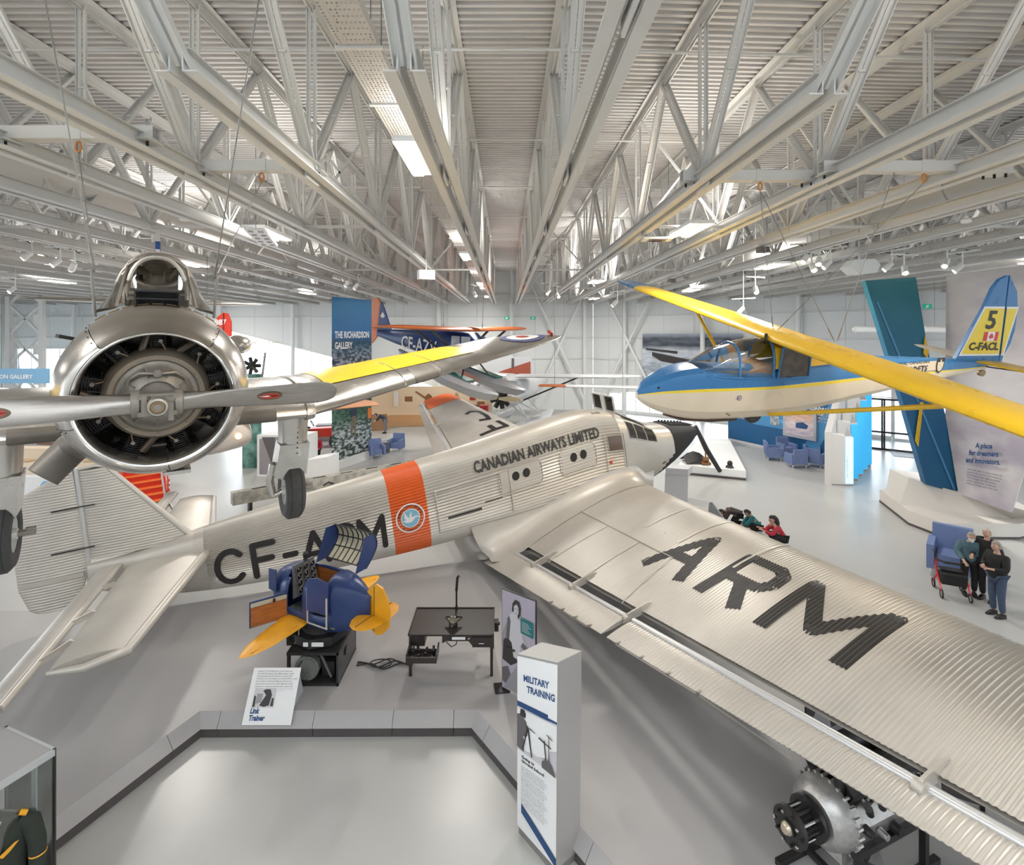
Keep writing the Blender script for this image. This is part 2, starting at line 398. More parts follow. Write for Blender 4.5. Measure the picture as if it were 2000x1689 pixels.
# ---------------------------------------------------------------- walls
M_wall = mat('wall_liner', (.80, .82, .82), .55); M_girt = mat('wall_girt', (.70, .72, .72), .5)
M_glass = glass('window_glass', (.95, .98, 1), 0, .02, .02)
def wall(name, p, q, z0, z1, holes, colstep=6.2, girts=(2.2, 4.4, 6.2, 8.0, 9.9), side=1):
    """wall from p to q with window holes (s0, s1, z0, z1L, z1R)"""
    p, q = V(p), V(q); d = (q-p); L = d.length; d.normalize(); nrm = V((d.y, -d.x, 0))*side
    root = empty(name, p, kind='structure'); R = lambda s, z, o=0: d*s+V((0, 0, z))+nrm*o
    xs = sorted(set([0, L]+[h[0] for h in holes]+[h[1] for h in holes]))
    step = 2.3
    for a, b in zip(xs, xs[1:]):
        h = [k for k in holes if k[0] <= a+1e-6 and k[1] >= b-1e-6]; k = max(1, int((b-a)/step)); 
        for i in range(k):
            s0, s1 = a+(b-a)*i/k+.008, a+(b-a)*(i+1)/k-.008
            def pan(zz):
                m = MB(); m.prism([R(s0, zz[0]), R(s1, zz[1]), R(s1, zz[2]), R(s0, zz[3])], -nrm*.12); m.o('wall_panel', M_wall, root)
            if h:
                hh = h[0]; f0 = hh[3]+(hh[4]-hh[3])*(s0-hh[0])/(hh[1]-hh[0]); f1 = hh[3]+(hh[4]-hh[3])*(s1-hh[0])/(hh[1]-hh[0])
                if hh[2] > z0+.05: pan((z0, z0, hh[2], hh[2]))
                pan((f0, f1, z1, z1))
            else:
                pan((z0, z0, z1, z1))
    m = MB(); m.prism([R(0, z0, -.3), R(L, z0, -.3), R(L, z0, -.25), R(0, z0, -.25)], (0, 0, .02)); m.o('wall_base', M_girt, root)
    for z in girts:
        for a, b in zip(xs, xs[1:]):
            h = [k for k in holes if k[0] <= a+1e-6 and k[1] >= b-1e-6]
            if h and z < max(h[0][3], h[0][4]): continue
            m = MB(); m.bar(R(a, z, .05), R(b, z, .05), .09, .10); m.o('wall_girt', M_girt, root)
    for a, b in zip(xs, xs[1:]):
        h = [k for k in holes if k[0] <= a+1e-6 and k[1] >= b-1e-6]; f = [z0, z0] if not h else [h[0][3]+.02+(h[0][4]-h[0][3])*(q-h[0][0])/(h[0][1]-h[0][0]) for q in (a, b)]
        m = MB(); m.prism([R(a, f[0], -.125), R(b, f[1], -.125), R(b, z1, -.125), R(a, z1, -.125)], -nrm*.02); m.o('wall_backing', M_wall, root)
    s = colstep/2
    while s < L:
        m = MB(); m.cyl(R(s, 0, .5), R(s, z1-.2, .5), .17, n=20); m.o('column', M_white, root); s += colstep
    for hi, hh in enumerate(holes):
        g = MB(); g.prism([R(hh[0], hh[2], -.06), R(hh[1], hh[2], -.06), R(hh[1], hh[4], -.06), R(hh[0], hh[3], -.06)], -nrm*.01)
        w = empty('window', (0, 0, 0)); w.parent = root; g.o('pane', M_glass, w)
        f = MB(); s = hh[0]; k = max(2, int((hh[1]-hh[0])/1.15))
        for i in range(k+1):
            s = hh[0]+(hh[1]-hh[0])*i/k; t = hh[3]+(hh[4]-hh[3])*i/k; mm = MB(); mm.bar(R(s, hh[2], -.03), R(s, t, -.03), .05, .09); mm.o('mullion', M_white, w)
        for z in (hh[2], min(hh[2]+2.6, min(hh[3], hh[4]))):
            mm = MB(); mm.bar(R(hh[0], z, -.03), R(hh[1], z, -.03), .07, .06); mm.o('transom', M_white, w)
        mm = MB(); mm.bar(R(hh[0], hh[3], .02), R(hh[1], hh[4], .02), .12, .14); mm.o('window_head', M_white, w)
    return root, R
wf, Rf = wall('wall_far', (-46, 44, 0), (7.5, 44, 0), 0, 13, [(4, 12.5, .2, 5.3, 5.3), (22, 36.5, .2, 6.9, 3.2), (37.2, 41, .2, 3.0, 1.6)])
wr, Rr = wall('wall_right', (7.5, 44, 0), (33, 24.5, 0), 0, 13, [(1.5, 8.5, .2, 1.6, 2.4), (8.6, 20.5, .2, 2.6, 3.6), (20.6, 24, .1, 2.6, 2.6)])
wall('wall_left', (-46, 6, 0), (-46, 44, 0), 0, 13, [(2, 36, .2, 5.5, 5.5)])
wall('wall_side', (33, 24.5, 0), (33, -2, 0), 0, 13, [(3, 20, .2, 6, 6)])
# diagonal wall braces seen on the white wall
for (x0, z0, x1, z1) in ((8, 10.6, 13, 1.0), (13, 10.6, 8, 1.0), (18, 10.6, 23, 1)):
    m = MB(); m.cyl(Rr(x0-7, z0, .6), Rr(x1-7, z1, .6), .11, n=12); m.o('wall_brace', M_white, wr)
for k, x in enumerate((48.2, 52.9)):
    m = MB(); m.cyl(Rf(x, 10.6, .7), Rf(x+4.4*(1 if k == 0 else -1), 1.0, .7), .12, n=12); m.o('wall_brace', M_white, wf)

m = MB(); m.box((0, -6.05, 6.5), (92, .1, 13)); m.o('wall_back', M_wall, kind='structure')
# ================================================================ CORRUGATED TRANSPORT AEROPLANE
M_alu = mat('silver_dope', (.52, .49, .445), .40, .35, noise=.07, nscale=1.6)
M_alu2 = mat('bare_aluminium', (.62, .62, .62), .26, .9, noise=.10, nscale=5)
M_orange = mat('orange_paint', (.66, .115, .02), .45, noise=.06, nscale=3)
M_letter = mat('black_lettering', (.022, .02, .019), .5)
M_slot = mat('dark_slot', (.02, .018, .016), .8)
ju = empty('corrugated_transport_airplane', (-7.4, 11.7, 0), (0, 0, math.atan2(.362, .932)), 'huge silver corrugated transport airplane with orange band and ARM lettered on its near wing', 'airplane')
FS = [(-1.7, .12, 1.05, 1.62), (-.8, .22, .86, 1.74), (0, .34, .72, 1.95), (2, .56, .74, 2.40), (4.5, .76, .90, 2.92), (7, .83, 1.18, 3.45), (9, .86, 1.45, 3.92), (10.3, .87, 1.65, 4.20), (11.2, .87, 1.80, 4.22), (11.9, .86, 1.94, 4.02), (12.6, .84, 2.16, 3.74), (13.35, .77, 2.58, 3.68), (14.0, .62, 3.02, 3.62), (14.3, .50, 3.26, 3.58)]
NEXP = 3.2
def fring_pt(s, a, corr=0.0, off=0.0):
    w, zb, zt = smooth(FS, s); h = (zt-zb)/2; zc = (zt+zb)/2; ca, sa = math.cos(a), math.sin(a)
    r = (abs(ca)**NEXP+abs(sa)**NEXP)**(-1/NEXP); y, z = r*ca*w, r*sa*h
    nx, nz = y/max(w, .01), z/max(h, .01); L = math.hypot(nx, nz); k = (corr+off)/L
    y += nx*k; z += nz*k
    return V((s-.14*z, y, zc+z))
def loft_part(name, s0, s1, ns, corrn, amp, mats, parent, a0=0, a1=2*math.pi, mf=None, per=4):
    n = int(corrn*per*(a1-a0)/(2*math.pi)); rings = []; closed = a1-a0 > 6.2
    # parameterise by arc length so that the ridges are evenly spaced
    def ring(s):
        N = 400; P = [fring_pt(s, a0+(a1-a0)*i/N) for i in range(N+1)]; L = [0]
        for p, q in zip(P, P[1:]): L.append(L[-1]+(q-p).length)
        out = []; j = 0; cnt = n if closed else n+1
        for i in range(cnt):
            t = L[-1]*i/n
            while j < N-1 and L[j+1] < t: j += 1
            u = (t-L[j])/max(L[j+1]-L[j], 1e-9); a = a0+(a1-a0)*(j+u)/N
            out.append(fring_pt(s, a, amp*math.cos(2*math.pi*i/per)))
        return out
    m = MB(); m.loft([ring(s0+(s1-s0)*i/ns) for i in range(ns+1)], closed=closed, cap=False, mf=mf)
    return m.o(name, mats, parent, ang=1.2)
def frange(s0, s1, st): 
    k = max(1, int(round((s1-s0)/st))); return k
fus = loft_part('rear_fuselage', .35, 4.62, 26, 84, .016, M_alu, ju)
loft_part('orange_band', 4.62, 5.52, 8, 84, .016, M_orange, ju)
loft_part('cabin_fuselage', 5.52, 11.3, 30, 84, .016, M_alu, ju)
m = MB(); m.loft([[fring_pt(s, 2*math.pi*i/48, 0, .012) for i in range(48)] for s in (-1.7, -1.3, -.9, -.5, 0, .4, .55)]); m.o('tail_cone', M_alu, ju, ang=1.0)
# cockpit section, smooth, with glazing
m = MB(); m.loft([[fring_pt(s, 2*math.pi*i/64, 0, .006) for i in range(64)] for s in [11.3+.04*i for i in range(51)]], cap=False, mf=lambda q, i: 1 if 11.3+.04*q > 12.15+max(0, fring_pt(11.3+.04*q, 2*math.pi*(i+.5)/64).z-1.95)*1.05 else 0); m.o('cockpit_skin', [M_alu, M_black], ju, ang=1.2)
loft_part('cockpit_corrugated_panel', 11.45, 12.7, 8, 150, .006, M_alu, ju, -.42, .28)
loft_part('cockpit_corrugated_panel', 11.45, 12.7, 8, 150, .006, M_alu, ju, math.pi-.28, math.pi+.42)
m = MB(); m.loft([[fring_pt(s, 2*math.pi*i/48, 0, .012+.0) for i in range(48)] for s in [13.2+.075*i for i in range(16)]]); nose = m.o('engine_cowl', M_black, ju, ang=.9)
for i in range(7):
    m = MB(); a = 1.0+i*.16; p, q = fring_pt(13.45, a, 0, .03), fring_pt(14.4, a, 0, .03); m.cyl(p, q, .022, n=6); m.o('cowl_rib', M_black, ju)
for i in range(8):
    m = MB(); m.cyl(fring_pt(13.5+.11*i, 1.25, 0, .01), fring_pt(13.5+.11*i, 1.25, 0, .09), .03, n=8); m.o('exhaust_stub', M_slot, nose)
M_cglass = mat('cockpit_glass', (.05, .045, .04), .08, 0, spec=.8); M_brownwin = mat('cabin_window_glass', (.10, .055, .03), .12, spec=.7)
def patch(name, s0, s1, v0, v1, mt, parent, off=.014, side=-1, th=.02, n=5, round_=False, cx=None):
    """panel lying on the fuselage side between heights v0..v1 (fractions of the half height)"""
    def P(s, v, o):
        w, zb, zt = smooth(FS, s); y = w*max(0, (1-abs(v)**NEXP))**(1/NEXP); h = (zt-zb)/2; z = h*v
        nx, nz = (max(y, .001)/w)**(NEXP-1)/w, (abs(v)**(NEXP-1))/h*(1 if v > 0 else -1); L = math.hypot(nx, nz)
        return V((s-.14*z, side*(y+o*nx/L), (zt+zb)/2+z+o*nz/L))
    m = MB()
    if round_:
        c = [(s0+s1)/2, (v0+v1)/2]; k = 20; pts = [(c[0]+(s1-s0)/2*math.cos(6.2832*i/k), c[1]+(v1-v0)/2*math.sin(6.2832*i/k)) for i in range(k)]
        m.add([P(a, b, off) for a, b in pts], [tuple(range(k))]); m.add([P(a, b, off-th) for a, b in pts]+[P(a, b, off) for a, b in pts], [(i, (i+1) % k, k+(i+1) % k, k+i) for i in range(k)])
    else:
        g = [[P(s0+(s1-s0)*i/n, v0+(v1-v0)*j/n, off) for j in range(n+1)] for i in range(n+1)]
        m.loft(g, closed=False)
        bd = [g[0][j] for j in range(n+1)]+[g[i][n] for i in range(1, n+1)]+[g[n][j] for j in range(n-1, -1, -1)]+[g[i][0] for i in range(n-1, 0, -1)]
        bb = [(s0, v0+(v1-v0)*j/n) for j in range(n+1)]+[(s0+(s1-s0)*i/n, v1) for i in range(1, n+1)]+[(s1, v0+(v1-v0)*j/n) for j in range(n-1, -1, -1)]+[(s0+(s1-s0)*i/n, v0) for i in range(n-1, 0, -1)]
        lo = [P(a, b, off-th) for a, b in bb]; k = len(bd); m.add(bd+lo, [(i, (i+1) % k, k+(i+1) % k, k+i) for i in range(k)])
    return m.o(name, mt, parent), P
# cargo door frame, hatches, portholes, cabin window
def outline(name, s0, s1, v0, v1, parent, w=.03, rnd=0.0, off=.016, mt=None):
    _P = patch('tmp', 0, 1, 0, .1, M_alu, None); bpy.data.objects.remove(_P[0]); P = _P[1]
    if rnd:
        pts = []
        for (cx, cy, a) in ((s1-rnd, v1-rnd*.9, 0), (s0+rnd, v1-rnd*.9, 90), (s0+rnd, v0+rnd*.9, 180), (s1-rnd, v0+rnd*.9, 270)):
            pts += arc(cx, cy, rnd, rnd*.9, a, a+90, 5)
    else: pts = [(s1, v1), (s0, v1), (s0, v0), (s1, v0)]
    full = []
    for a, b in zip(pts, pts[1:]+pts[:1]):
        k = max(1, int(math.hypot(b[0]-a[0], b[1]-a[1])/.2)); full += [(a[0]+(b[0]-a[0])*i/k, a[1]+(b[1]-a[1])*i/k) for i in range(k)]
    m = MB(); m.tube([P(a, b, off) for a, b in full], w/2, n=6, closed=True); return m.o(name, mt or M_alu, parent)
outline('cargo_door_frame', 5.75, 7.75, -.55, .42, ju, .04)
for (a, b) in ((7.45, 8.7), (9.25, 10.4)):
    outline('hatch', a, b, -.12, .46, ju, .022, .18)
    patch('hatch_skin', a+.05, b-.05, -.07, .41, M_alu, ju, off=.012)
for s in (7.93, 8.24, 9.68, 9.99): patch('porthole', s-.105, s+.105, .13, .33, M_slot, ju, off=.022, round_=True)
o, P_ = patch('cabin_window', 10.86, 11.28, .16, .48, M_brownwin, ju, off=.02); outline('window_frame', 10.82, 11.32, .13, .51, o, .03)
outline('crew_door', 10.72, 11.38, -.5, .56, ju, .025)
for (s, v) in ((10.85, -.1),): patch('red_cap', s-.04, s+.04, v-.04, v+.04, mat('red_plastic', (.6, .05, .02), .4), ju, off=.03, round_=True)
for (s, v, w_) in ((12.2, -.60, .16), (12.75, -.42, .14)): patch('vent_slot', s-w_/2, s+w_/2, v-.03, v+.03, mat('wood_slot', (.13, .07, .035), .6), ju, off=.012)
patch('vent_slot', 7.0, 7.5, -.16, -.13, M_slot, ju); patch('vent_slot', 6.0, 6.9, -.30, -.25, M_slot, ju)
patch('roof_vent', 10.7, 10.95, .965, .99, mat('roof_vent', (.09, .06, .04), .5), ju)
for z0 in (-.55, .42): pass
for (s0, s1) in ((11.62, 11.84), (11.89, 12.2), (12.25, 12.55)):
    o, _ = patch('cockpit_window', s0, s1, .46, .84, M_cglass, ju, off=.016); o2 = outline('window_frame', s0-.02, s1+.02, .44, .86, o, .03)
    patch('cockpit_window', s0, s1, .46, .84, M_cglass, ju, off=.016, side=1)
m = MB()
for j in range(3):                                  # sloping windscreen panes over the nose
    y0, y1 = -.55+.38*j, -.55+.38*j+.34; P = []
    for s, y in ((11.7, y0), (11.7, y1), (12.45, y1), (12.45, y0)):
        w, zb, zt = smooth(FS, s); z = zt+.035-.02; P.append(V((s-.14*(zt-zb)/2, y, z-.1*abs(y)**2)))
    mm = MB(); mm.prism(P, (0, 0, .025)); pn = mm.o('windscreen_pane', mat('pale_glass', (.30, .34, .38), .1), ju)
    mm = MB(); [mm.bar(P[k]+V((0, 0, .02)), P[(k+1) % 4]+V((0, 0, .02)), .03) for k in range(4)]; mm.o('window_frame', M_alu, pn)
for y in (-.42, .25):                               # two opened roof hatches standing up
    b = V((11.3, y, 4.2)); mm = MB(); q = [b, b+V((0, .5, 0)), b+V((-.10, .5, .48)), b+V((-.10, 0, .48))]
    for k in range(4): mm.bar(q[k], q[(k+1) % 4], .045)
    h = mm.o('open_roof_hatch', M_alu, ju); mm = MB(); mm.prism(q, (.006, 0, 0)); mm.o('pane', M_glass, h)
# lettering on the near side -------------------------------------------------
def side_fn(off=.026, side=-1):
    def f(s, u):       # u: metres above the local mid line
        w, zb, zt = smooth(FS, s); h = (zt-zb)/2; v = max(-.98, min(.98, u/h)); y = w*(1-abs(v)**NEXP)**(1/NEXP); nz = abs(v)**(NEXP-1)*(1 if v > 0 else -1); 
        return V((s-.14*h*v, side*(y+off), (zt+zb)/2+h*v+off*nz))
    return f
sf = side_fn()
m = MB(); LW = .13; s0 = .66; hh = .36; u0 = -.16
def put(x, strokes): m = MB(); stroke_mb(m, [[(s0+x*.93+a*.93, u0+b*hh) for a, b in st] for st in strokes], LW, sf, cap=2, step=.08); m.o('lettering', M_letter, ju)
put(.35, [arc(.05, 0, .30, .98, 42, 318, 14)])
put(.92, [[(0, -1), (0, 1), (.46, 1)], [(0, .05), (.40, .05)]])
put(1.62, [[(0, -.05), (.24, -.05)]])
put(2.02, [[(0, -1), (.30, 1), (.60, -1)], [(.09, -.35), (.51, -.35)]])
put(2.78, [[(0, -1), (0, 1), (.30, 1)]+arc(.30, .5, .20, .5, 90, -90, 6)+[(0, 0)], [(.26, 0), (.50, -1)]])
put(3.44, [[(0, -1), (0, 1), (.29, -.25), (.58, 1), (.58, -1)]])
fn = side_fn(.024)
text('lettering', 'CANADIAN AIRWAYS LIMITED', lambda x, y: fn(6.84+x, .63+y+.005*x), M_letter, ju, size=.38, bold=.012, sub=1, sx=.72, label='CANADIAN AIRWAYS LIMITED in black')
# crest on the orange band
cr = lambda s, u: side_fn(.02)(5.07+s, -.02+u)
m = MB(); stroke_mb(m, [arc(0, 0, .345, .345, 0, 360, 40)], .035, side_fn(.021) and (lambda a, b: cr(a, b)), cap=False, wl=1); ring1 = m.o('crest_ring', M_paper, ju)
def disc(r, off, mt, name, par):
    m = MB(); f = side_fn(off); n = 36; m.add([f(5.07, -.02)]+[f(5.07+r*math.cos(6.2832*i/n), -.02+r*math.sin(6.2832*i/n)) for i in range(n)], [(0, 1+i, 1+(i+1) % n) for i in range(n)]); return m.o(name, mt, par)
disc(.235, .024, M_paper, 'crest_disc', ring1); disc(.215, .027, mat('crest_blue', (.22, .45, .60), .5), 'crest_disc', ring1)
m = MB(); f = side_fn(.031)
goose = [(-.20, -.03), (-.10, -.10), (.02, -.10), (.09, -.04), (.13, .0), (.20, -.02), (.21, .0), (.14, .035), (.07, .02), (.03, .02), (.04, .17), (-.01, .10), (-.03, .02), (-.05, .02), (-.13, .17), (-.15, .05), (-.12, -.02)]
blob(m, goose, lambda a, b: f(5.07+a, -.02+b)); m.o('goose_emblem', M_paper, ring1)
for (w_, a0, a1) in (('CANADIAN', 172, 95), ('AIRWAYS', 82, 12)):
    for i, c in enumerate(w_):
        a = math.radians(a0+(a1-a0)*i/(len(w_)-1)); text('crest_lettering', c, lambda x, y, a=a: f(5.07+(.27+y)*math.cos(a)+(x)*math.sin(a), -.02+(.27+y)*math.sin(a)-(x)*math.cos(a)), M_letter, ring1, size=.085, align='CENTER', res=1)
for i, c in enumerate('LIMITED'):
    a = math.radians(235+70*i/6); text('crest_lettering', c, lambda x, y, a=a: f(5.07+(.32-y)*math.cos(a)-(x)*math.sin(a), -.02+(.32-y)*math.sin(a)+(x)*math.cos(a)), M_letter, ring1, size=.085, align='CENTER', res=1)
# wings ------------------------------------------------------------------------
CH = .80                                       # main wing ends here, flap beyond
def wing_pt(t, c, side=-1, up=1, off=0.0):
    """point on the double wing: t metres out from the root, c chord fraction"""
    LE = V((12.0-.12*t, side*(.80+t), 2.0+.076*t)); TE = V((6.95+.10*t, side*(.80+t), .62+.148*t)); ch = (TE-LE).length
    th = .20-.045*min(t/4, 1); cc = c/CH if c <= CH else 1
    if c <= CH: f = foil(cc*.93)*2*th*.78+.02*4*cc*(1-cc)
    else: f = 0
    p = LE+(TE-LE)*c; hgt = (f if up > 0 else -foil(cc*.93)*2*th*.45)*ch if c <= CH else 0
    n = V((.25, -side*-.08, .96)).normalized() if True else V((0, 0, 1))
    return p+V((.27, 0, .96))*(hgt+off)
def corr_grid(fn, t0, t1, cs, pitch, amp, per=4, te=0):
    n = int((t1-t0)/pitch)*per; rings = []
    for i in range(n+1):
        t = t0+(t1-t0)*i/n; a = amp*math.sin(2*math.pi*i/per); rings.append([fn(t, c)+V((.27, 0, .96))*a*(.55+.45*math.sin(math.pi*min(1, .15+k/(len(cs)-1)*.85))) for k, c in enumerate(cs)])
    return rings
cs = [CH*(1-math.cos(math.pi*i/36*1.0))/2 for i in range(37)]
cs_in = [.0+CH*(i/26)**1.6 for i in range(27)]
for side, nm in ((-1, 'near_wing'), (1, 'far_wing')):
    P, A_ = (.038, .0075)
    m = MB(); fn_ = lambda t, c: wing_pt(t, c, side, 1)
    m.loft(corr_grid(fn_, -.1, 4.05, cs_in, .052, .005), closed=False, mf=lambda q, i: 0)
    m.loft(corr_grid(fn_, 4.05, 13.9, cs_in, .062, .0105), closed=False, mf=lambda q, i: 0)
    m.loft([[wing_pt(t, c, side, -1) for c in cs_in] for t in (-.1, 4, 9, 13.9)], closed=False)
    k = len(cs_in)
    for t in (-.1, 13.9):
        m.add([wing_pt(t, c, side, 1) for c in cs_in]+[wing_pt(t, c, side, -1) for c in cs_in], [(i, i+1, k+i+1, k+i) for i in range(k-1)])
    w = m.o('wing', M_alu, ju, ang=1.3)
    # orange tip
    if side == 1:
        m = MB(); m.loft([[wing_pt(t, c, side, 1, .02) for c in cs_in] for t in (12.2, 12.8, 13.4, 13.93)], closed=False); m.o('orange_wing_tip', M_orange, w)
    # trailing flaps with silver leading tube
    def flap_pt(t, c, up=1):
        LE = V((12.0-.12*t, side*(.80+t), 2.0+.076*t)); TE = V((6.95+.10*t, side*(.80+t), .62+.148*t)); c2 = .862+(1-.862)*c; p = LE+(TE-LE)*c2
        return p+V((.27, 0, .96))*((foil(c*.96)*2*.15 if up > 0 else -foil(c*.96)*.13)*(TE-LE).length*.20-.03)
    fc = [(i/10)**1.4 for i in range(11)]
    for (t0, t1, pt_, am) in ((.15, 5.05, .052, .005), (5.2, 13.6, .062, .010)):
        m = MB(); m.loft(corr_grid(lambda t, c: flap_pt(t, c), t0, t1, fc, pt_, am), closed=False); m.loft([[flap_pt(t, c, -1) for c in fc] for t in (t0, t1)], closed=False)
        for t in (t0, t1): m.add([flap_pt(t, c) for c in fc]+[flap_pt(t, c, -1) for c in fc], [(i, i+1, 11+i+1, 11+i) for i in range(10)])
        fl = m.o('wing_flap', M_alu, ju, ang=1.3)
        m = MB(); m.tube([flap_pt(t, .0)+V((.02, 0, .03)) for t in (t0, (t0+t1)/2, t1)], .055, n=14); m.o('flap_nose_tube', mat('tube_silver', (.58, .58, .58), .32, .45), fl)
        if side == -1:
            a, b = (3.4, 4.7) if t0 < 1 else (5.5, 7.2); m = MB(); m.tube([flap_pt(a, 1.0)-V((.04, 0, 0)), flap_pt(b, 1.0)-V((.04, 0, 0))], .012, n=6)
            for i in range(4): m.box(flap_pt(a+(b-a)*i/3, .98), (.09, .03, .05))
            m.o('trim_rod', mat('dull_rod', (.30, .28, .26), .5, .5), fl)
    for t in (.25, 1.7, 3.35, 5.12, 9.6, 12.6):
        if side == 1 and t not in (1.7, 5.12, 9.6): continue
        a, b = wing_pt(t, .77, side), flap_pt(t, .1); m = MB(); m.prism([a+V((.35, 0, .01)), a+V((0, 0, .07)), b+V((0, 0, .10)), b-V((.08, 0, .05)), a-V((0, 0, .1))], (0, .035, 0)); m.cyl(b+V((-.02, -.03, .02)), b+V((-.02, .07, .02)), .06, n=12)
        m.o('flap_hinge', M_alu, w)
    if side == -1:
        # walkway seams
        for (ta, ca, tb, cb) in ((.55, .50, 4.4, .50), (.55, .50, .35, .81), (4.4, .50, 4.6, .81), (2.0, .50, 1.8, .81), (3.3, .50, 3.2, .81)):
            m = MB(); m.tube([wing_pt(ta+(tb-ta)*i/12, ca+(cb-ca)*i/12, side, 1, .014) for i in range(13)], .011, n=6); m.o('panel_seam', M_alu, w)
        for t in (2.9, 4.05, 5.6): 
            m = MB(); m.loft([[wing_pt(t+dt, .40*i/20, side, 1, o_) for dt, o_ in ((-.04, .006), (-.02, .016), (.02, .016), (.04, .006))] for i in range(21)], closed=False); m.o('seam_strip', M_alu, w)
        m = MB()
        for i in range(8):
            t = .8+i*.9
            if t < 8: m.ball(wing_pt(t, .38, side, 1, .01), .012, n=6, k=4)
        m.o('rivet_row', M_alu2, w, kind='stuff')
# fillet between near wing and fuselage, both sides
for side in (-1, 1):
    m = MB(); rows = []
    for i in range(19):
        s = 6.55+(12.35-6.55)*i/18; w_, zb, zt = smooth(FS, s); cfr = max(0, min(.99, (12.0-s)/5.05)); base = wing_pt(.62, min(cfr, CH-.001), side, 1, .012); 
        if cfr > CH: LEp, TEp = wing_pt(.62, 0, side), V((6.95+.06, side*1.42, .71)); base = LEp+(TEp-LEp)*cfr+V((0, 0, .02))
        if s < 7.0: base = base*(1)+V((0, -side*(7.0-s)*1.1, .12*(7.0-s)))
        if s > 12.0: base = V((s, side*(.86+max(0, 12.35-s)*1.3), 2.0))
        zf = max(base.z+.42, zb+.40); fr = min((zf-(zb+zt)/2)/((zt-zb)/2), .6); fp = side_fn(.014, side)(s, fr*(zt-zb)/2); row = []
        for k in range(9):
            u = k/8; q = V((fp.x*(1-u)+base.x*u, fp.y+(base.y-fp.y)*(1-math.cos(u*math.pi/2)), fp.z+(base.z-fp.z)*math.sin(u*math.pi/2))); row.append(q)
        rows.append(row)
    m.loft(rows, closed=False); m.o('wing_root_fairing', M_alu, ju, ang=1.2)
# ARM on the near wing: strokes given as (t, chord) and laid on the ridges
wfn = lambda t, c: wing_pt(t, c, -1, 1, .0105*0+.013)
def wcorr(t, c):
    ph = (t-4.05)/((13.9-4.05)/int((13.9-4.05)/.062)); a = .0105*math.sin(2*math.pi*ph); k = ((max(c, .001)/CH)**(1/1.6)); return wing_pt(t, c, -1, 1, a*(.55+.45*math.sin(math.pi*min(1, .15+k*.85)))+.006)

K = 4.3
def lay(strokes, w=.25, side=-1):
    m = MB(); stroke_mb(m, [[(t, c*K) for t, c in st] for st in strokes], w, (lambda t, y: wcorr(t, y/K)) if side < 0 else (lambda t, y: wing_pt(t, y/K, 1, 1, .02)), cap=True, step=.016 if side < 0 else .1, wl=20 if side < 0 else 2)
    return m.o('wing_lettering', M_letter, ju, None, ang=1.3)
lay([[(4.0, .60), (4.6, .275), (5.05, .60)], [(4.30, .47), (4.86, .47)]])
lay([[(5.57, .60), (5.62, .285), (6.28, .285), (6.45, .32), (6.46, .40), (6.32, .445), (5.60, .445)], [(5.99, .445), (6.37, .60)]])
lay([[(6.94, .615), (6.94, .27), (7.55, .52), (8.17, .26), (8.15, .615)]])

# far wing letters CF-
lay([[(7.9, .34), (7.7, .22), (8.3, .18), (9.2, .18), (9.5, .30), (9.3, .38)], ], .26, 1)
lay([[(6.2, .15), (6.2, .50)], [(6.2, .17), (7.2, .17)], [(6.2, .32), (6.9, .32)]], .26, 1)
lay([[(5.0, .33), (5.6, .33)]], .26, 1)
# tail: tailplanes, elevators, fin, rudder ------------------------------------
def corr_panel(name, quad, nrm, thick, pitch, amp, mats, parent, nc=16, flat=False, per=4):
    """quad: root-fore, root-aft, tip-fore, tip-aft; ridges run fore-aft, stacked root to tip; two skins"""
    a, b, c, d = [V(q) for q in quad]; nrm = V(nrm).normalized(); L = max((c-a).length, (d-b).length); n = int(L/pitch)*per; m = MB(); caps = []
    for sg in (1, -1):
        rings = []
        for i in range(n+1):
            u = i/n; p, q = a+(c-a)*u, b+(d-b)*u
            rings.append([p+(q-p)*k/nc+nrm*sg*(thick*math.sin(math.pi*min(1, .10+.9*k/nc))**.6*.5+(amp*math.sin(2*math.pi*i/per) if 0 < k < nc else 0)*1.0) for k in range(nc+1)])
        m.loft(rings, closed=False); caps.append((rings[0], rings[-1]))
    for e in (0, 1): A_, B_ = caps[0][e], caps[1][e]; m.add(list(A_)+list(B_), [(k, k+1, nc+1+k+1, nc+1+k) for k in range(nc)])
    return m.o(name, mats, parent, ang=1.3)
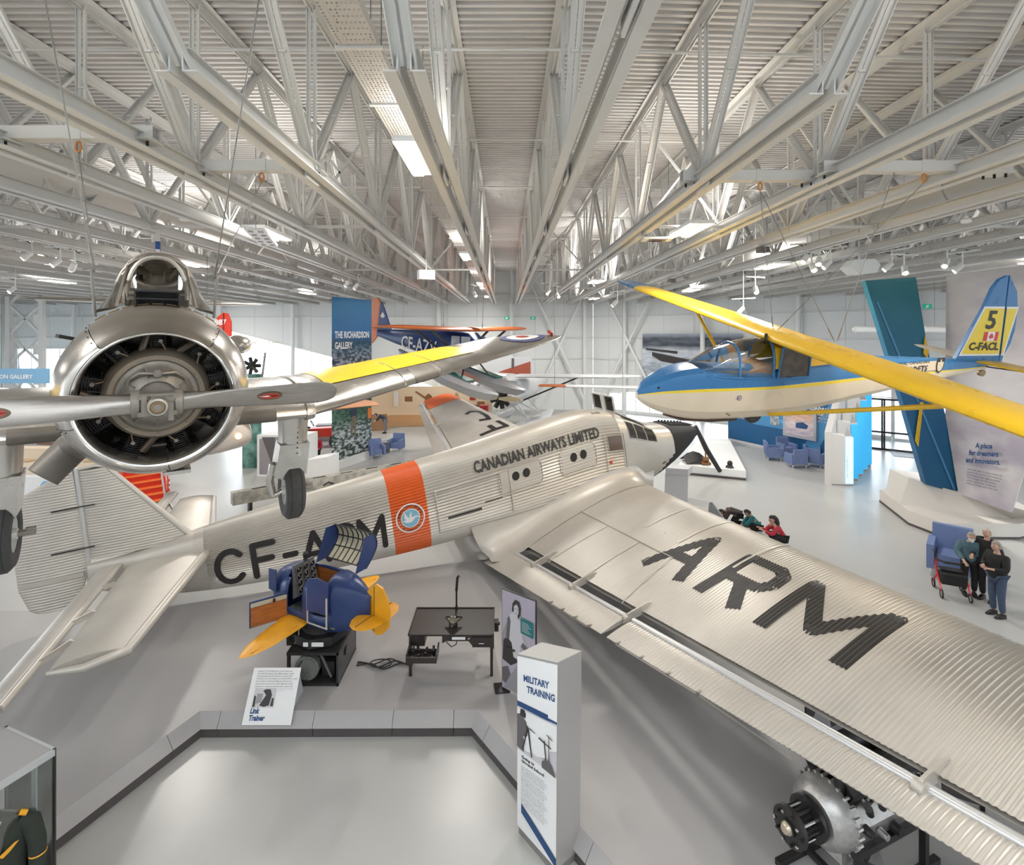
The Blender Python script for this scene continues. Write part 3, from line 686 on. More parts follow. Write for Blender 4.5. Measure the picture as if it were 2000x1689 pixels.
for side in (-1, 1):
    tr = V((.52, side*.26, 1.62)); ta = V((-.98, side*.16, 1.52)); tf = V((.02, side*4.0, 1.64)); tb = V((-.88, side*4.15, 1.62))
    tp = corr_panel('tailplane', (tr, ta, tf, tb), (0, 0, 1), .20, .055, .008, M_alu, ju)
    m = MB(); m.tube([tr+V((0.02, 0, 0)), tf+V((.02, 0, 0)), (tf+tb)/2+V((0, side*.16, 0)), tb+V((0, side*.04, 0))], [.10, .075, .06, .035], n=14); m.o('leading_edge', M_alu, tp)
    # elevator of slim double-wing type with overhanging horn
    e0, e1 = V((-1.14, side*.22, 1.56)), V((-1.54, side*.22, 1.48)); f0, f1 = V((-1.12, side*4.9, 1.64)), V((-1.42, side*4.9, 1.60))
    el = corr_panel('elevator', (e0, e1, f0, f1), (0, 0, 1), .13, .05, .003, M_alu, ju)
    m = MB(); m.tube([e0, f0], .065, n=12); m.tube([f0, f0+V((-.2, side*.14, 0)), f1], .05, n=8); m.o('elevator_spar', M_alu, el)
    for u in (.25, .55, .8):
        p = ta+(tb-ta)*u; q = e0+(f0-e0)*u; m = MB(); m.prism([p+V((.1, 0, .0)), p+V((0, 0, .05)), q+V((0, 0, .06)), q-V((0, 0, .04)), p-V((0, 0, .05))], (0, .03, 0)); m.o('elevator_hinge', M_alu, tp)
    m = MB(); m.tube([(.1, side*.3, .85), (-.5, side*2.2, 1.55)], .03, n=8); m.o('tail_strut', M_alu, ju)
# fin and rudder as corrugated plates, ridges running fore and aft
def vplate(name, ptsF, ptsA, zs, thick, pitch, amp, parent, nc=14, per=4):
    """front and rear edge x as tables over z"""
    z0, z1 = zs; n = int((z1-z0)/pitch)*per; m = MB()
    for sg in (1, -1):
        rings = []
        for i in range(n+1):
            z = z0+(z1-z0)*i/n; xf, = interp(ptsF, z); xa, = interp(ptsA, z); sl = .10
            rings.append([V((xf+(xa-xf)*k/nc, sg*(thick*math.sin(math.pi*min(1, max(0, .06+.94*k/nc)))**.7*.5+(amp*math.sin(2*math.pi*i/per) if 0 < k < nc else 0)), z+sl*(xf+(xa-xf)*k/nc+1.5))) for k in range(nc+1)])
        m.loft(rings, closed=False)
    return m.o(name, M_alu, parent, ang=1.3)
fin = vplate('fin', [(1.55, .40), (3.66, -1.42)], [(1.30, -1.66), (3.72, -1.92)], (1.72, 3.68), .16, .058, .0105, ju)
m = MB(); m.tube([(.45, 0, 1.85), (.15, 0, 1.98), (-1.42, 0, 3.68), (-1.60, 0, 3.72), (-1.92, 0, 3.66)], [.10, .07, .045, .04, .03], n=10); m.o('leading_edge', M_alu, fin)
rud = vplate('rudder', [(.80, -1.90), (1.5, -1.74), (3.75, -2.02)], [(.66, -2.42), (.90, -2.75), (1.35, -2.93), (2.9, -3.10), (3.25, -3.02), (3.76, -2.06)], (.80, 3.74), .13, .058, .0105, ju)
m = MB(); m.tube([(-1.72, 0, 1.1), (-1.72, 0, 1.5), (-1.97, 0, 3.70)], .045, n=10); m.o('hinge_tube', MATS['tube_silver'], rud)
for z in (2.85, 1.95): 
    m = MB(); m.bar((-1.6, -.10, z+.06), (-2.35, -.10, z-.02), .03, .02); m.o('rudder_horn', M_slot, rud)
m = MB(); m.bar((-1.8, -.05, 1.42), (-2.85, -.04, 1.32), .05, .10); m.o('trim_band', M_alu, rud)
m = MB(); m.lathe([(-.12, .13), (-.06, .16), (.06, .16), (.12, .13)], (-.9, 0, PH+.17), (0, 1, 0), cap=True); m.o('tail_wheel', M_rubber, ju)
m = MB(); m.bar((-.9, .1, .55), (-.8, .05, 1.0), .06); m.o('tail_fork', M_alu, ju)
# main legs and wheels
for side in (-1, 1):
    m = MB(); m.tube([(10.9, side*.9, 1.9), (10.9, side*1.6, 1.0)], .08); m.tube([(10.9, side*2.3, 1.9), (10.9, side*1.6, 1.0)], .08); m.o('undercarriage_leg', M_alu, ju)
    m = MB(); m.lathe([(-.16, .30), (-.15, .52), (-.06, .62), (.06, .62), (.15, .52), (.16, .30)], (10.9, side*1.75, PH+.62), (0, 1, 0), cap=True); m.o('main_wheel', M_rubber, ju)
# ================================================================ RADIAL ENGINED TRAINER hung nose towards the viewer
hx = empty('silver_radial_trainer_airplane', W(308, 785, 4.0), (math.radians(5.5), 0, math.radians(34.2)), 'bare metal radial engined trainer airplane hanging nose-on with two-bladed propeller', 'airplane')
M_met = mat('trainer_metal', (.50, .475, .44), .24, .92, noise=.16, nscale=3.5, bump=.05, bscale=60)
M_metd = mat('dark_olive_antiglare', (.125, .108, .088), .42, .2, noise=.25, nscale=4)
M_blade = mat('blade_metal', (.34, .315, .29), .3, .85, noise=.14, nscale=6, stretch=(1, 3, 12), bump=.04, bscale=80)
M_crank = mat('crankcase_grey', (.27, .245, .215), .45, .45, noise=.15, nscale=12)
M_cyl = mat('cylinder_black', (.028, .026, .025), .42, .3, noise=.4, nscale=20)
M_yel = mat('yellow_paint', (.72, .47, .015), .3, noise=.07, nscale=5)
M_brass = mat('dull_brass', (.30, .21, .12), .4, .7)
# cowling: ring with anti-glare panel on its top arc
prof = [(1.05, .70), (.85, .715), (.6, .712), (.42, .695), (.26, .655), (.15, .61), (.09, .575), (.07, .545), (.085, .522), (.13, .512), (.22, .51), (.5, .56), (1.0, .62)]
def cowl_seg(name, a0, a1, mt, par, off=0.0):
    m = MB(); rings = []; n = max(4, int((a1-a0)/4))
    for i in range(n+1):
        t = math.radians(a0+(a1-a0)*i/n); rings.append([V(((r+off)*math.sin(t), y, (r+off)*math.cos(t))) for y, r in prof])
    m.loft(rings, closed=False); return m.o(name, mt, par, ang=1.0)
cowl = cowl_seg('engine_cowling', 41, 172, M_met, hx); cowl_seg('cowling_panel', 172.6, 250, M_met, hx); cowl_seg('cowling_panel', 250.6, 319, M_met, hx)
cowl_seg('antiglare_panel', -40.5, 40.5, M_metd, hx)
m = MB(); m.lathe([(.078, .546), (.072, .535), (.078, .524)], (0, 0, 0), (0, 1, 0), n=72); m.o('cowl_lip', M_chrome, cowl)
for a in (41, 319, 172, 250):
    for k in range(5):
        t = math.radians(a+(1.6 if a in (319, 172) else -1.6)*(-1 if a in (319,) else 1)); y, r = prof[1+k]; m = MB(); m.ball((r*1.002*math.sin(t), y, r*1.002*math.cos(t)), .006, n=6, k=4); m.o('fastener', M_slot, cowl)
m = MB(); m.box((.14, .42, -.70), (.20, .16, .03)); m.o('data_plate', M_met, cowl)
for sx in (-.45, ):                                     # scoop at the lower left & exhaust stack
    m = MB(); m.tube([(-.42, .75, -.40), (-.62, .95, -.56), (-.80, .85, -.76)], [.13, .135, .125], n=20); m.o('exhaust_stack', mat('exhaust_grey', (.15, .135, .12), .5, .5, noise=.2), hx)
m = MB(); m.bar((-.60, .95, .40), (-.70, .90, .43), .07, .03); m.o('cowl_gill', M_slot, hx)
m = MB(); m.ball((.70, 1.25, .30), (.13, .20, .10)); m.o('side_blister', M_met, hx)
# engine
eng = MB(); eng.lathe([(.10, .02), (.10, .16), (.13, .20), (.16, .225), (.19, .24), (.215, .27), (.22, .30)], (0, .04, 0), (0, 1, 0), n=48); en = eng.o('nose_case', M_crank, hx)
m = MB(); m.lathe([(.235, .27), (.20, .30), (.20, .335), (.24, .36), (.34, .385), (.46, .385)], (0, .04, 0), (0, 1, 0), n=64); m.o('crankcase_shroud', mat('shroud_tan', (.25, .205, .155), .5, .35, noise=.15, nscale=6), hx)
m = MB(); m.lathe([(.045, .13), (.03, .145), (.045, .165)], (0, .09, 0), (0, 1, 0), n=40); m.o('shaft_ring', M_crank, en)
m = MB(); m.lathe([(.09, .0), (.09, .13)], (0, .09, 0), (0, 1, 0), n=30); m.o('seal_plate', M_cyl, en)
for i in range(9):
    t = math.radians(40*i+20); m = MB(); p = V((math.sin(t), 0, math.cos(t))); m.bar(p*.17+V((0, .155, 0)), p*.245+V((0, .225, 0)), .018, .03); m.o('case_web', M_crank, en)
    m = MB(); m.cyl(p*.315+V((0, .215, 0)), p*.315+V((0, .20, 0)), .010, n=8); m.o('case_bolt', M_crank, en)
m = MB(); m.cyl((0, .155, .205), (0, .12, .205), .035, .03, n=16); m.cyl((0, .13, .205), (0, .112, .205), .017, n=12); m.o('oil_boss', M_crank, en)
for k in (-1, 1): 
    m = MB(); m.tube([(k*.03, .14, .20), (k*.12, .155, .205), (k*.19, .19, .15), (k*.215, .2, .06)], .012, n=6); m.o('case_rib', M_crank, en)
for i in range(9):
    t = math.radians(40*i); R = Matrix.Rotation(-t, 4, 'Y'); c = MB()
    c.cyl((0, 0, .20), (0, 0, .30), .085, n=20)
    for k in range(15): c.cyl((0, 0, .30+.018*k), (0, 0, .307+.018*k), .108 if k < 11 else .118, n=18)
    c.cyl((0, 0, .28), (0, 0, .58), .08, n=16); c.box((0, -.01, .585), (.17, .15, .05), taper=.7)
    cy = c.o('cylinder', M_cyl, hx, ang=.5); cy.matrix_local = Matrix.Translation((0, .52, 0)) @ R
    for k in (-1, 1):
        m = MB(); m.cyl((k*.045, -.12, .26), (k*.055, -.07, .56), .014, n=8); m.cyl((k*.045, -.12, .26), (k*.045, -.13, .22), .024, n=8); m.o('pushrod_tube', M_cyl, cy)
    m = MB(); m.cyl((.02, -.10, .44), (.02, -.16, .44), .014, n=8); m.tube([(.02, -.16, .44), (.06, -.18, .36), (.03, -.15, .27), (-.01, -.12, .2)], .007, n=6); m.o('spark_plug_lead', M_brass, cy)
    m = MB(); m.cyl((.02, -.155, .44), (.02, -.17, .44), .016, n=10); m.o('spark_plug', M_crank, cy)
    if i % 2 == 0: m = MB(); m.tube([(-.07, -.10, .50), (-.11, -.13, .36), (-.10, -.1, .22)], [.035, .032, .034], n=10); m.o('intake_pipe', mat('bronze_pipe', (.13, .10, .075), .4, .6), cy)
m = MB(); m.cyl((0, 1.0, 0), (0, 1.02, 0), .60, n=40); m.o('firewall', M_black, hx)
# propeller ------------------------------------------------------------------
hub = MB(); hub.cyl((-.15, -.02, 0), (.15, -.02, 0), .085, n=24)
for s in (-1, 1):
    hub.lathe([(.10*s, .09), (.115*s, .105), (.16*s, .105), (.17*s, .085)], (0, -.02, 0), (1, 0, 0), n=24)
hb = hub.o('propeller_hub', M_crank, hx)
m = MB(); m.box((0, -.055, 0), (.25, .10, .17)); m.o('hub_barrel', mat('hub_grey', (.33, .31, .28), .38, .7, noise=.1, nscale=15), hb)
m = MB(); m.lathe([(0, .075), (-.10, .072), (-.115, .066), (-.12, .05), (-.11, .045)], (0, -.08, 0), (0, 1, 0), n=32); m.o('hub_dome', mat('hub_dome', (.42, .39, .33), .3, .8), hb)
m = MB(); m.cyl((0, -.185, 0), (0, -.197, 0), .045, n=24); m.o('dome_cap', M_brass, hb); m = MB(); m.cyl((0, -.195, 0), (0, -.215, 0), .03, n=6); m.o('hub_nut', M_crank, hb)
for s in (-1, 1):
    for z in (-.062, .062):
        m = MB(); m.cyl((s*.112, -.10, z), (s*.112, -.125, z), .017, n=6); m.o('hub_bolt', M_crank, hb)
    m = MB(); m.box((s*.085, -.12, -.03*s-.02), (.035, .05, .14)); m.o('counterweight_arm', M_crank, hb)
f = plane_fn((-.085, -.107, .055), (1, 0, 0), (0, 0, 1)); text('hub_stamping', 'WAC W4W1703\nBRM-281', f, M_slot, hb, size=.026, lines=1.1, res=1)
BL = [(.15, .082, .072, 30), (.24, .082, .060, 30), (.36, .086, .040, 29), (.52, .094, .028, 28), (.72, .102, .02, 26), (.92, .108, .016, 24), (1.10, .112, .013, 22), (1.25, .106, .010, 21), (1.33, .084, .008, 20), (1.365, .05, .005, 20), (1.374, .016, .003, 20)]
for s in (-1, 1):
    m = MB(); rings = []
    rs = [.15+.0305*i for i in range(40)]+[1.345, 1.36, 1.368, 1.374]
    for r in rs:
        ch, th, tw = smooth(BL, r); tw = math.radians(tw); ring = []
        for j in range(20):
            a = 2*math.pi*j/20; u, v = ch*math.cos(a), th*math.sin(a)
            ring.append(V((s*r, -.02-u*math.sin(tw)*s-v*math.cos(tw), u*math.cos(tw)-v*math.sin(tw)*s)))
        rings.append(ring)
    m.loft(rings); b = m.o('propeller_blade', M_blade, hx, ang=1.0)
    # oval maker's plate
    cx = s*(.93 if s < 0 else .80); f = lambda x, y, k=0.0: V((cx+x, -.046-k-y*.45*s, y))
    def oval(rx, ry, k, mt, nm, par): 
        mm = MB(); mm.add([f(rx*math.cos(.2094*i), ry*math.sin(.2094*i), k) for i in range(30)], [tuple(range(30))]); return mm.o(nm, mt, par)
    od = oval(.10, .038, .0, mat('decal_bronze', (.14, .09, .05), .5), 'blade_decal', b); oval(.078, .026, .002, mat('decal_red', (.38, .03, .02), .45), 'decal_field', od)
    mm = MB(); blob(mm, [(-.09, 0), (-.02, .007), (.02, -.004), (.09, 0), (.02, .004), (-.02, -.006)], lambda a, c: f(a, c, .004)); mm.o('decal_arrow', M_paper, od)
# fuselage --------------------------------------------------------------------
def hring(y, w, zt, zb, n=32, e=2.2):
    out = []
    for i in range(n):
        a = 2*math.pi*i/n; ca, sa = math.cos(a), math.sin(a); r = (abs(ca)**e+abs(sa)**e)**(-1/e); h = (zt-zb)/2; out.append(V((r*ca*w, y, (zt+zb)/2+r*sa*h)))
    return out
HS = [(1.0, .66, .68, -.68), (1.5, .60, .70, -.74), (2.0, .57, .68, -.76), (3.2, .52, .64, -.72), (4.5, .45, .60, -.60), (6.0, .30, .56, -.35), (7.4, .13, .50, -.08), (8.0, .06, .46, .10)]
m = MB(); m.loft([hring(y, *smooth(HS, y)) for y in [1.0+.25*i for i in range(29)]]); fz = m.o('fuselage', M_met, hx)
m = MB(); m.loft([[V((r.x*1.01, r.y, r.z*1.01)) for r in hring(y, *smooth(HS, y))[3:14]] for y in (1.0, 1.25, 1.5, 1.75, 2.0)], closed=False); m.o('antiglare_panel', M_metd, fz)
# top scoop box in front of the windscreen
m = MB()
for q in (((-.165, 1.06, .765), (.015, .5, .15)), ((.165, 1.06, .765), (.015, .5, .15)), ((0, 1.06, .84), (.34, .5, .015)), ((0, 1.06, .69), (.34, .5, .015))): m.box(*q)
m.box((0, 1.25, .765), (.31, .02, .15)); m.box((0, .84, .77), (.31, .03, .012)); m.o('intake_box', M_dark, hx)
for a in range(-4, 5):
    t = math.radians(a*9); m = MB(); m.box((.725*math.sin(t), 1.05, .715*math.cos(t)), (.09, .02, .012), rot=Matrix.Rotation(t, 3, 'Y')); m.o('cowl_latch', M_brass, cowl)
# canopy: framed glasshouse
M_cg = glass('canopy_glass', (.80, .78, .74), .5, .04, .06); M_fr = mat('canopy_frame', (.30, .27, .24), .4, .6)
def arch(y, w, z0, zt, n=18):
    out = []
    for i in range(n+1):
        a = math.pi*i/n; ca, sa = math.cos(a), math.sin(a); e = 2.4; r = (abs(ca)**e+abs(sa)**e)**(-1/e); out.append(V((r*ca*w, y, z0+r*sa*(zt-z0))))
    return out
ST = [(1.55, .50, .60, .66), (2.25, .40, .60, 1.18), (2.8, .40, .60, 1.24), (3.5, .40, .58, 1.24), (4.2, .38, .55, 1.18), (4.9, .30, .50, .85)]
m = MB(); m.loft([arch(*s) for s in ST], closed=False); can = m.o('canopy_glazing', M_cg, hx, ang=.9)
for y_, s in enumerate(ST[1:]):
    m = MB(); m.tube(arch(*s), .017, n=6); m.o('canopy_arch', M_fr, can)
for i in (0, 5, 13, 18):
    m = MB(); m.tube([arch(*s)[i] for s in ST], .013, n=6); m.o('canopy_rail', M_fr, can)
m = MB(); a_ = arch(2.0, .27, .72, 1.17); m.tube(a_+[V((.27, 1.98, .78)), V((-.27, 1.98, .78))], .022, n=6); m.o('windscreen_frame', mat('bright_frame', (.55, .52, .47), .35, .5), can)
m = MB(); m.loft([arch(2.0, .26, .72, 1.16), arch(2.3, .27, .72, 1.2)], closed=False); m.o('windscreen', M_cg, can)
m = MB(); m.box((0, 2.9, .78), (.42, .12, .6)); m.ball((0, 2.88, 1.06), (.17, .07, .11)); m.o('seat', mat('seat_olive', (.10, .085, .07), .7), hx)
m = MB(); m.box((0, 2.35, .72), (.60, .08, .20)); m.ball((-.16, 2.3, .93), (.05, .05, .05)); m.o('instrument_coaming', M_dark, hx)
# fin, tailplane ------------------------------------------------------------
m = MB(); P = [(6.75, .50), (7.3, 1.45), (7.55, 1.75), (7.8, 1.86), (8.0, 1.80), (8.25, 1.3), (8.35, .5), (8.2, .1), (7.9, .05)]
m.prism([V((-.035, y, z)) for y, z in P], (.07, 0, 0)); fn_ = m.o('fin', mat('fin_white', (.72, .72, .72), .4), hx)
m = MB(); m.prism([V((-.042, y, z)) for y, z in [(7.02, .95), (7.4, 1.62), (7.7, 1.62), (7.7, .95)]], (.084, 0, 0)); m.o('fin_stripe', mat('fin_blue', (.03, .08, .25), .4), fn_)
for s in (-1, 1):
    m = MB(); m.loft(wing_rings([((s*.05, 7.0, .44), (s*.05, 8.3, .44), .10, 0), ((s*1.2, 7.22, .44), (s*1.2, 8.25, .44), .10, 0), ((s*1.7, 7.34, .44), (s*1.75, 8.1, .44), .09, 0), ((s*1.93, 7.5, .44), (s*1.93, 7.95, .44), .06, 0), ((s*2.0, 7.65, .44), (s*2.0, 7.8, .44), .05, 0)], 10)); m.o('tailplane', M_met, hx)
# wings ----------------------------------------------------------------------
dih = math.tan(math.radians(9.0))
def hwing(s, x):
    """LE, TE at span x"""
    sw = max(0, x-1.45)*.235; ts = max(0, x-1.45)*.01; z = -.50+max(0, x-1.45)*dih
    return V((s*x, 1.18+sw, z)), V((s*x, 3.45-ts-max(0, x-5.4)*.7, z+.02-max(0, x-1.45)*0.0))
for s in (-1, 1):
    st = [.35, .6, .8, 1.0, 1.2, 1.40]; th = .165
    m = MB(); m.loft(wing_rings([(*hwing(s, x), th, .02) for x in st], 14)); m.o('centre_section', M_met, hx)
    m = MB(); m.loft(wing_rings([(hwing(s, x)[0]-V((0, .006, .003)), hwing(s, x)[0]*.84+hwing(s, x)[1]*.16, th*5.4*.56, 0) for x in (.5, .7, .95, 1.08)], 12)); m.o('walkway_black', M_metd, hx)
    xs = [1.42, 1.8, 2.4, 3.0, 3.6, 4.2, 4.8, 5.3, 5.65, 5.9, 6.05, 6.12]
    def tip(x):
        a, b = hwing(s, x); 
        if x > 5.3: k = (x-5.3)/.84; c = (a+b)/2-V((0, .15, 0)); f = math.sqrt(max(.03, 1-k**3)); a, b = c+(a-c)*f, c+(b-c)*f
        return a, b
    m = MB(); m.loft(wing_rings([(*tip(x), .15-.012*x, .02) for x in xs], 14)); ow = m.o('outer_wing', M_met, hx)
    def top(x, c, off=.006):
        a, b = tip(x); ch = (b-a).length; return a+(b-a)*c+V((0, 0, ch*(foil(c)*2*(.15-.012*x)+.02*4*c*(1-c))+off))
    m = MB(); m.loft([[top(x, c) for c in (.22, .3, .4, .5, .6, .7, .8, .97)] for x in [1.75+.2*i for i in range(13)]], closed=False); m.o('yellow_walkway_panel', M_yel, ow)
    m = MB(); lc = []
    for x in (2.88, 2.98, 3.08, 3.18, 3.26):
        rg = wing_rings([(*tip(x), .15-.012*x, .02)], 14)[0]; a_, b_ = tip(x); cc_ = a_*.8+b_*.2; lc.append([cc_+(q-cc_)*1.025 for q in rg[10:19]])
    m.loft(lc, closed=False); m.o('black_lamp_cover', M_metd, ow)
    for x in (1.45, 2.72, 3.34):
        m = MB(); m.tube([top(x, .02*i**1.5/1.2, .003) for i in range(0, 12)], .008, n=6); m.o('wing_seam', M_met, ow)
    m = MB(); m.loft(wing_rings([(hwing(s, x)[0]-V((0, .03, 0)), hwing(s, x)[1], th*1.12, .02) for x in (1.40, 1.44, 1.49)], 14)); m.o('wing_joint_strap', M_met, hx)
    for (rr, c_, k) in ((.42, mat('roundel_blue', (.10, .11, .25), .45), 0), (.30, M_paper, .002), (.12, mat('roundel_red', (.45, .05, .04), .45), .004)):
        m = MB(); n = 24; ctr = (5.42, .42); P = []
        for i in range(n):
            a = 6.2832*i/n; P.append((ctr[0]+rr*math.cos(a), ctr[1]+rr*math.sin(a)/1.35))
        m.add([top(*ctr, .008+k)]+[top(x, c, .008+k) for x, c in P], [(0, 1+i, 1+(i+1) % n) for i in range(n)]); m.o('roundel', c_, ow)
    m = MB(); m.tube([tip(6.0)[0]+V((0, .2, .05)), tip(6.0)[0]+V((s*.02, .32, .09))], .03, n=8); m.o('tip_lamp', mat('red_lamp', (.4, .03, .02), .3), ow)
    # undercarriage
    gx = 1.30 if s > 0 else -1.17; gy = 1.42
    m = MB(); m.lathe([(0, .20), (-.12, .165), (-.42, .15), (-.50, .155)], (gx, gy, -.50), (0, 0, 1), n=28); m.lathe([(-.36, .157), (-.36, .166), (-.38, .166), (-.38, .157)], (gx, gy, -.50), (0, 0, 1), n=28); lg = m.o('undercarriage_leg', M_met, hx)
    m = MB(); m.cyl((gx, gy, -.95), (gx, gy, -1.14), .075, n=20); m.o('oleo', M_chrome, lg)
    m = MB(); P = [V((gx-.16, gy-.02, -.86)), V((gx+.16, gy-.02, -.86)), V((gx+.13, gy-.02, -1.22)), V((gx-.02, gy-.02, -1.30)), V((gx-.21, gy-.02, -1.22))]; m.prism([p-V((0, .12, 0)) for p in P], (0, .26, 0)); m.o('leg_fairing', M_met, lg)
    for k in range(7):
        mm = MB(); mm.ball((gx+.02, gy-.155, -.60-.06*k), .009, n=6, k=4); mm.o('rivet', M_slot, lg)
    wz = -1.44
    m = MB(); m.tube([(gx-.20, gy, -1.10), (gx-.235, gy+.02, -1.3), (gx-.20, gy+.02, wz-.04), (gx-.1, gy, wz)], [.05, .045, .045, .04], n=12); m.o('wheel_fork', M_met, lg)
    wh = MB(); wh.lathe([(-.09, .16), (-.105, .22), (-.10, .28), (-.07, .315), (-.04, .328), (.04, .328), (.07, .315), (.10, .28), (.105, .22), (.09, .16)], (gx, gy, wz), (1, 0, 0), n=48); wo = wh.o('wheel_tyre', M_rubber, hx)
    for k in range(-3, 4):
        mm = MB(); mm.lathe([(-.004, .325), (0, .329), (.004, .325)], (gx+k*.018, gy, wz), (1, 0, 0), n=48); mm.o('tread_rib', M_black, wo)
    for q in (-1, 1):
        mm = MB(); mm.lathe([(q*.085, .165), (q*.055, .15), (q*.05, .06), (q*.11, .05), (q*.115, 0)], (gx, gy, wz), (1, 0, 0), n=32); mm.o('wheel_hub', mat('hub_cream', (.62, .61, .58), .4, .2), wo)
    mm = MB(); mm.cyl((gx-.15, gy, wz), (gx+.22, gy, wz), .03, n=10); mm.box((gx+.2, gy, wz+.01), (.07, .04, .07)); mm.o('axle', M_crank, wo)
# hoisting struts on the shoulders
HM = hx.matrix_basis.copy(); hx_m = Matrix.LocRotScale(hx.location, hx.rotation_euler, None)
def hw(x, y, z): return hx_m @ V((x, y, z))
for s in (-1, 1):
    base = V((s*.47, 1.15, .58)); top_ = base+V((-s*-.02, .0, .42)); m = MB(); m.tube([base, top_], .013, n=8); m.bar(top_+V((-.06, 0, .0)), top_+V((.04, 0, .03)), .02); m.bar(base+V((-.03, 0, .18)), base+V((.06, 0, .2)), .018); m.o('lifting_strut', M_wire, hx)
# ================================================================ YELLOW AND BLUE GLIDER
gl = empty('blue_yellow_cadet_glider', (0, 0, 0), (0, 0, 0), 'cream and blue two-seat glider with long yellow wings hanging on cables at right', 'glider')
gl.rotation_mode = 'XYZ'
GR = Matrix.Rotation(math.atan2(.175, .985), 4, 'Z') @ Matrix.Rotation(math.radians(11.5), 4, 'X')
gl.location = (2.3, 9.0, 5.55); gl.rotation_euler = GR.to_euler()
GM = Matrix.LocRotScale(gl.location, gl.rotation_euler, None)
M_cream = mat('glider_cream', (.70, .60, .46), .3, noise=.04, nscale=3); M_gblue = mat('glider_blue', (.035, .17, .40), .28, noise=.05, nscale=3)
M_gyel = mat('glider_yellow', (.70, .43, .02), .28, noise=.06, nscale=2); M_stripe = mat('glider_yellow_stripe', (.80, .60, .04), .3)
# side profile: x, half width, top z, bottom z, shoulder z (where the blue begins)
GS = [(0.0, .04, .02, -.10, -.03), (.12, .17, .17, -.20, .02), (.35, .28, .33, -.32, .07), (.7, .36, .47, -.43, .10), (1.1, .39, .52, -.49, .12), (1.6, .40, .50, -.50, .13), (2.4, .40, .52, -.48, .15), (3.2, .37, .66, -.40, .18), (4.2, .28, .64, -.22, .24), (5.5, .18, .60, .02, .30), (6.8, .10, .55, .25, .36), (7.35, .06, .52, .34, .40)]
def gring(x):
    w, zt, zb, zs = smooth(GS, x); o = []
    # polygonal lower hull with strakes, flat sides, rounded top
    for (fy, fz) in ((0, 0), (.38, .04), (.72, .17), (.93, .38), (1.0, .62), (1.0, .99)): o.append((fy*w, zb+(zs-zb)*fz))
    for (fy, fz) in ((1.0, .001), (.995, .12), (.985, .13), (.97, .45), (.85, .78), (.55, .95), (0, 1.0)): o.append((fy*w, zs+(zt-zs)*fz))
    return [V((x, -y, z)) for y, z in o]+[V((x, y, z)) for y, z in o[-2:0:-1]]
xs = [0, .05, .12, .22, .35, .5, .7, .9, 1.1]+[1.3+.25*i for i in range(25)]
rings = [gring(min(x, 7.35)) for x in xs]; n = len(rings[0]); 
def gmf(q, i):
    j = i if i < n//2 else n-1-i
    return 0 if j < 5 else (1 if j in (5, 6) else 2)
m = MB(); m.loft(rings, mf=gmf); gf = m.o('fuselage', [M_cream, M_stripe, M_gblue], gl, ang=.35)
# white flash on the rear side
for side in (-1, 1):
    pass
sidefn = lambda off=.008: (lambda x, z: V((x, -(smooth(GS, x)[0]*(.985 if z < smooth(GS, x)[3]+.15 else .9)+off), z)))
m = MB(); a = sidefn(.012)
m.loft([[V((x, -(smooth(GS, x)[0]+.007), z)) for z in (smooth(GS, x)[3]+.05, smooth(GS, x)[3]+.24*(1 if x > 4.8 else .3))] for x in (4.6, 4.9, 5.3, 5.7, 6.1)], closed=False); m.o('lettering_panel', M_cream, gf)
f = lambda x, z: V((5.06+x, -(smooth(GS, 5.06+x)[0]+.014), smooth(GS, 5.06+x)[3]+.15+z))
text('lettering', 'ROYAL CANADIAN', lambda x, y: f(x-.08, y+.06), M_letter, gf, size=.095, res=1)
text('lettering', 'AIR CADETS', lambda x, y: f(x-.10, y-.09), M_letter, gf, size=.15, bold=.004, res=1)
m = MB(); blob(m, [(-.08, .12), (.08, .12), (.08, -.02), (.05, -.10), (0, -.14), (-.05, -.10), (-.08, -.02)], lambda a, b: f(1.02+a*1.2, b*1.2)); sh = m.o('shield_crest', M_ink, gf)
m = MB(); blob(m, [(-.06, .05), (.06, .05), (.06, -.02), (.04, -.08), (0, -.11), (-.04, -.08), (-.06, -.02)], lambda a, b: f(1.02+a*1.2, b*1.2)+V((0, -.003, 0))); m.o('shield_field', M_cream, sh)
m = MB(); blob(m, [(-.015, .11), (.015, .11), (.015, .06), (-.015, .06)], lambda a, b: f(1.02+a, b)+V((0, -.004, 0))); m.o('shield_bar', M_cream, sh)
m = MB(); c0 = V((1.72, -.415, .0)); [blob(m, [(rr*math.cos(.5236*i), rr*math.sin(.5236*i)) for i in range(12)], lambda a, b, k=k: c0+V((a, -k, b)), mi) for rr, k, mi in ((.045, .0, 0), (.032, .003, 1), (.018, .006, 2))]
m.o('nose_badge', [M_navy, M_paper, mat('badge_red', (.5, .04, .03), .4)], gf)
m = MB(); m.ball((.28, -.235, .16), .022, n=8, k=6); m.o('pitot_port', M_slot, gf)
# belly skid, wheel, hooks
m = MB(); m.tube([(.55, 0, -.40), (.9, 0, -.51), (1.5, 0, -.56), (2.0, 0, -.55)], .035, n=8); m.o('belly_skid', mat('skid_brown', (.10, .06, .04), .6), gl)
m = MB(); m.lathe([(-.05, .09), (-.055, .14), (-.03, .17), (.03, .17), (.055, .14), (.05, .09)], (2.33, 0, -.46), (0, 1, 0), n=28, cap=True); m.o('main_wheel', M_rubber, gl)
m = MB(); m.lathe([(-.03, .03), (-.03, .07), (.03, .07), (.03, .03)], (7.3, 0, .26), (0, 1, 0), n=16, cap=True); m.o('tail_wheel', M_brass, gl)
m = MB(); m.tube([(1.55, -.33, -.30), (1.56, -.38, -.31), (1.60, -.385, -.33)], .012); m.o('tow_hook', M_brass, gl)
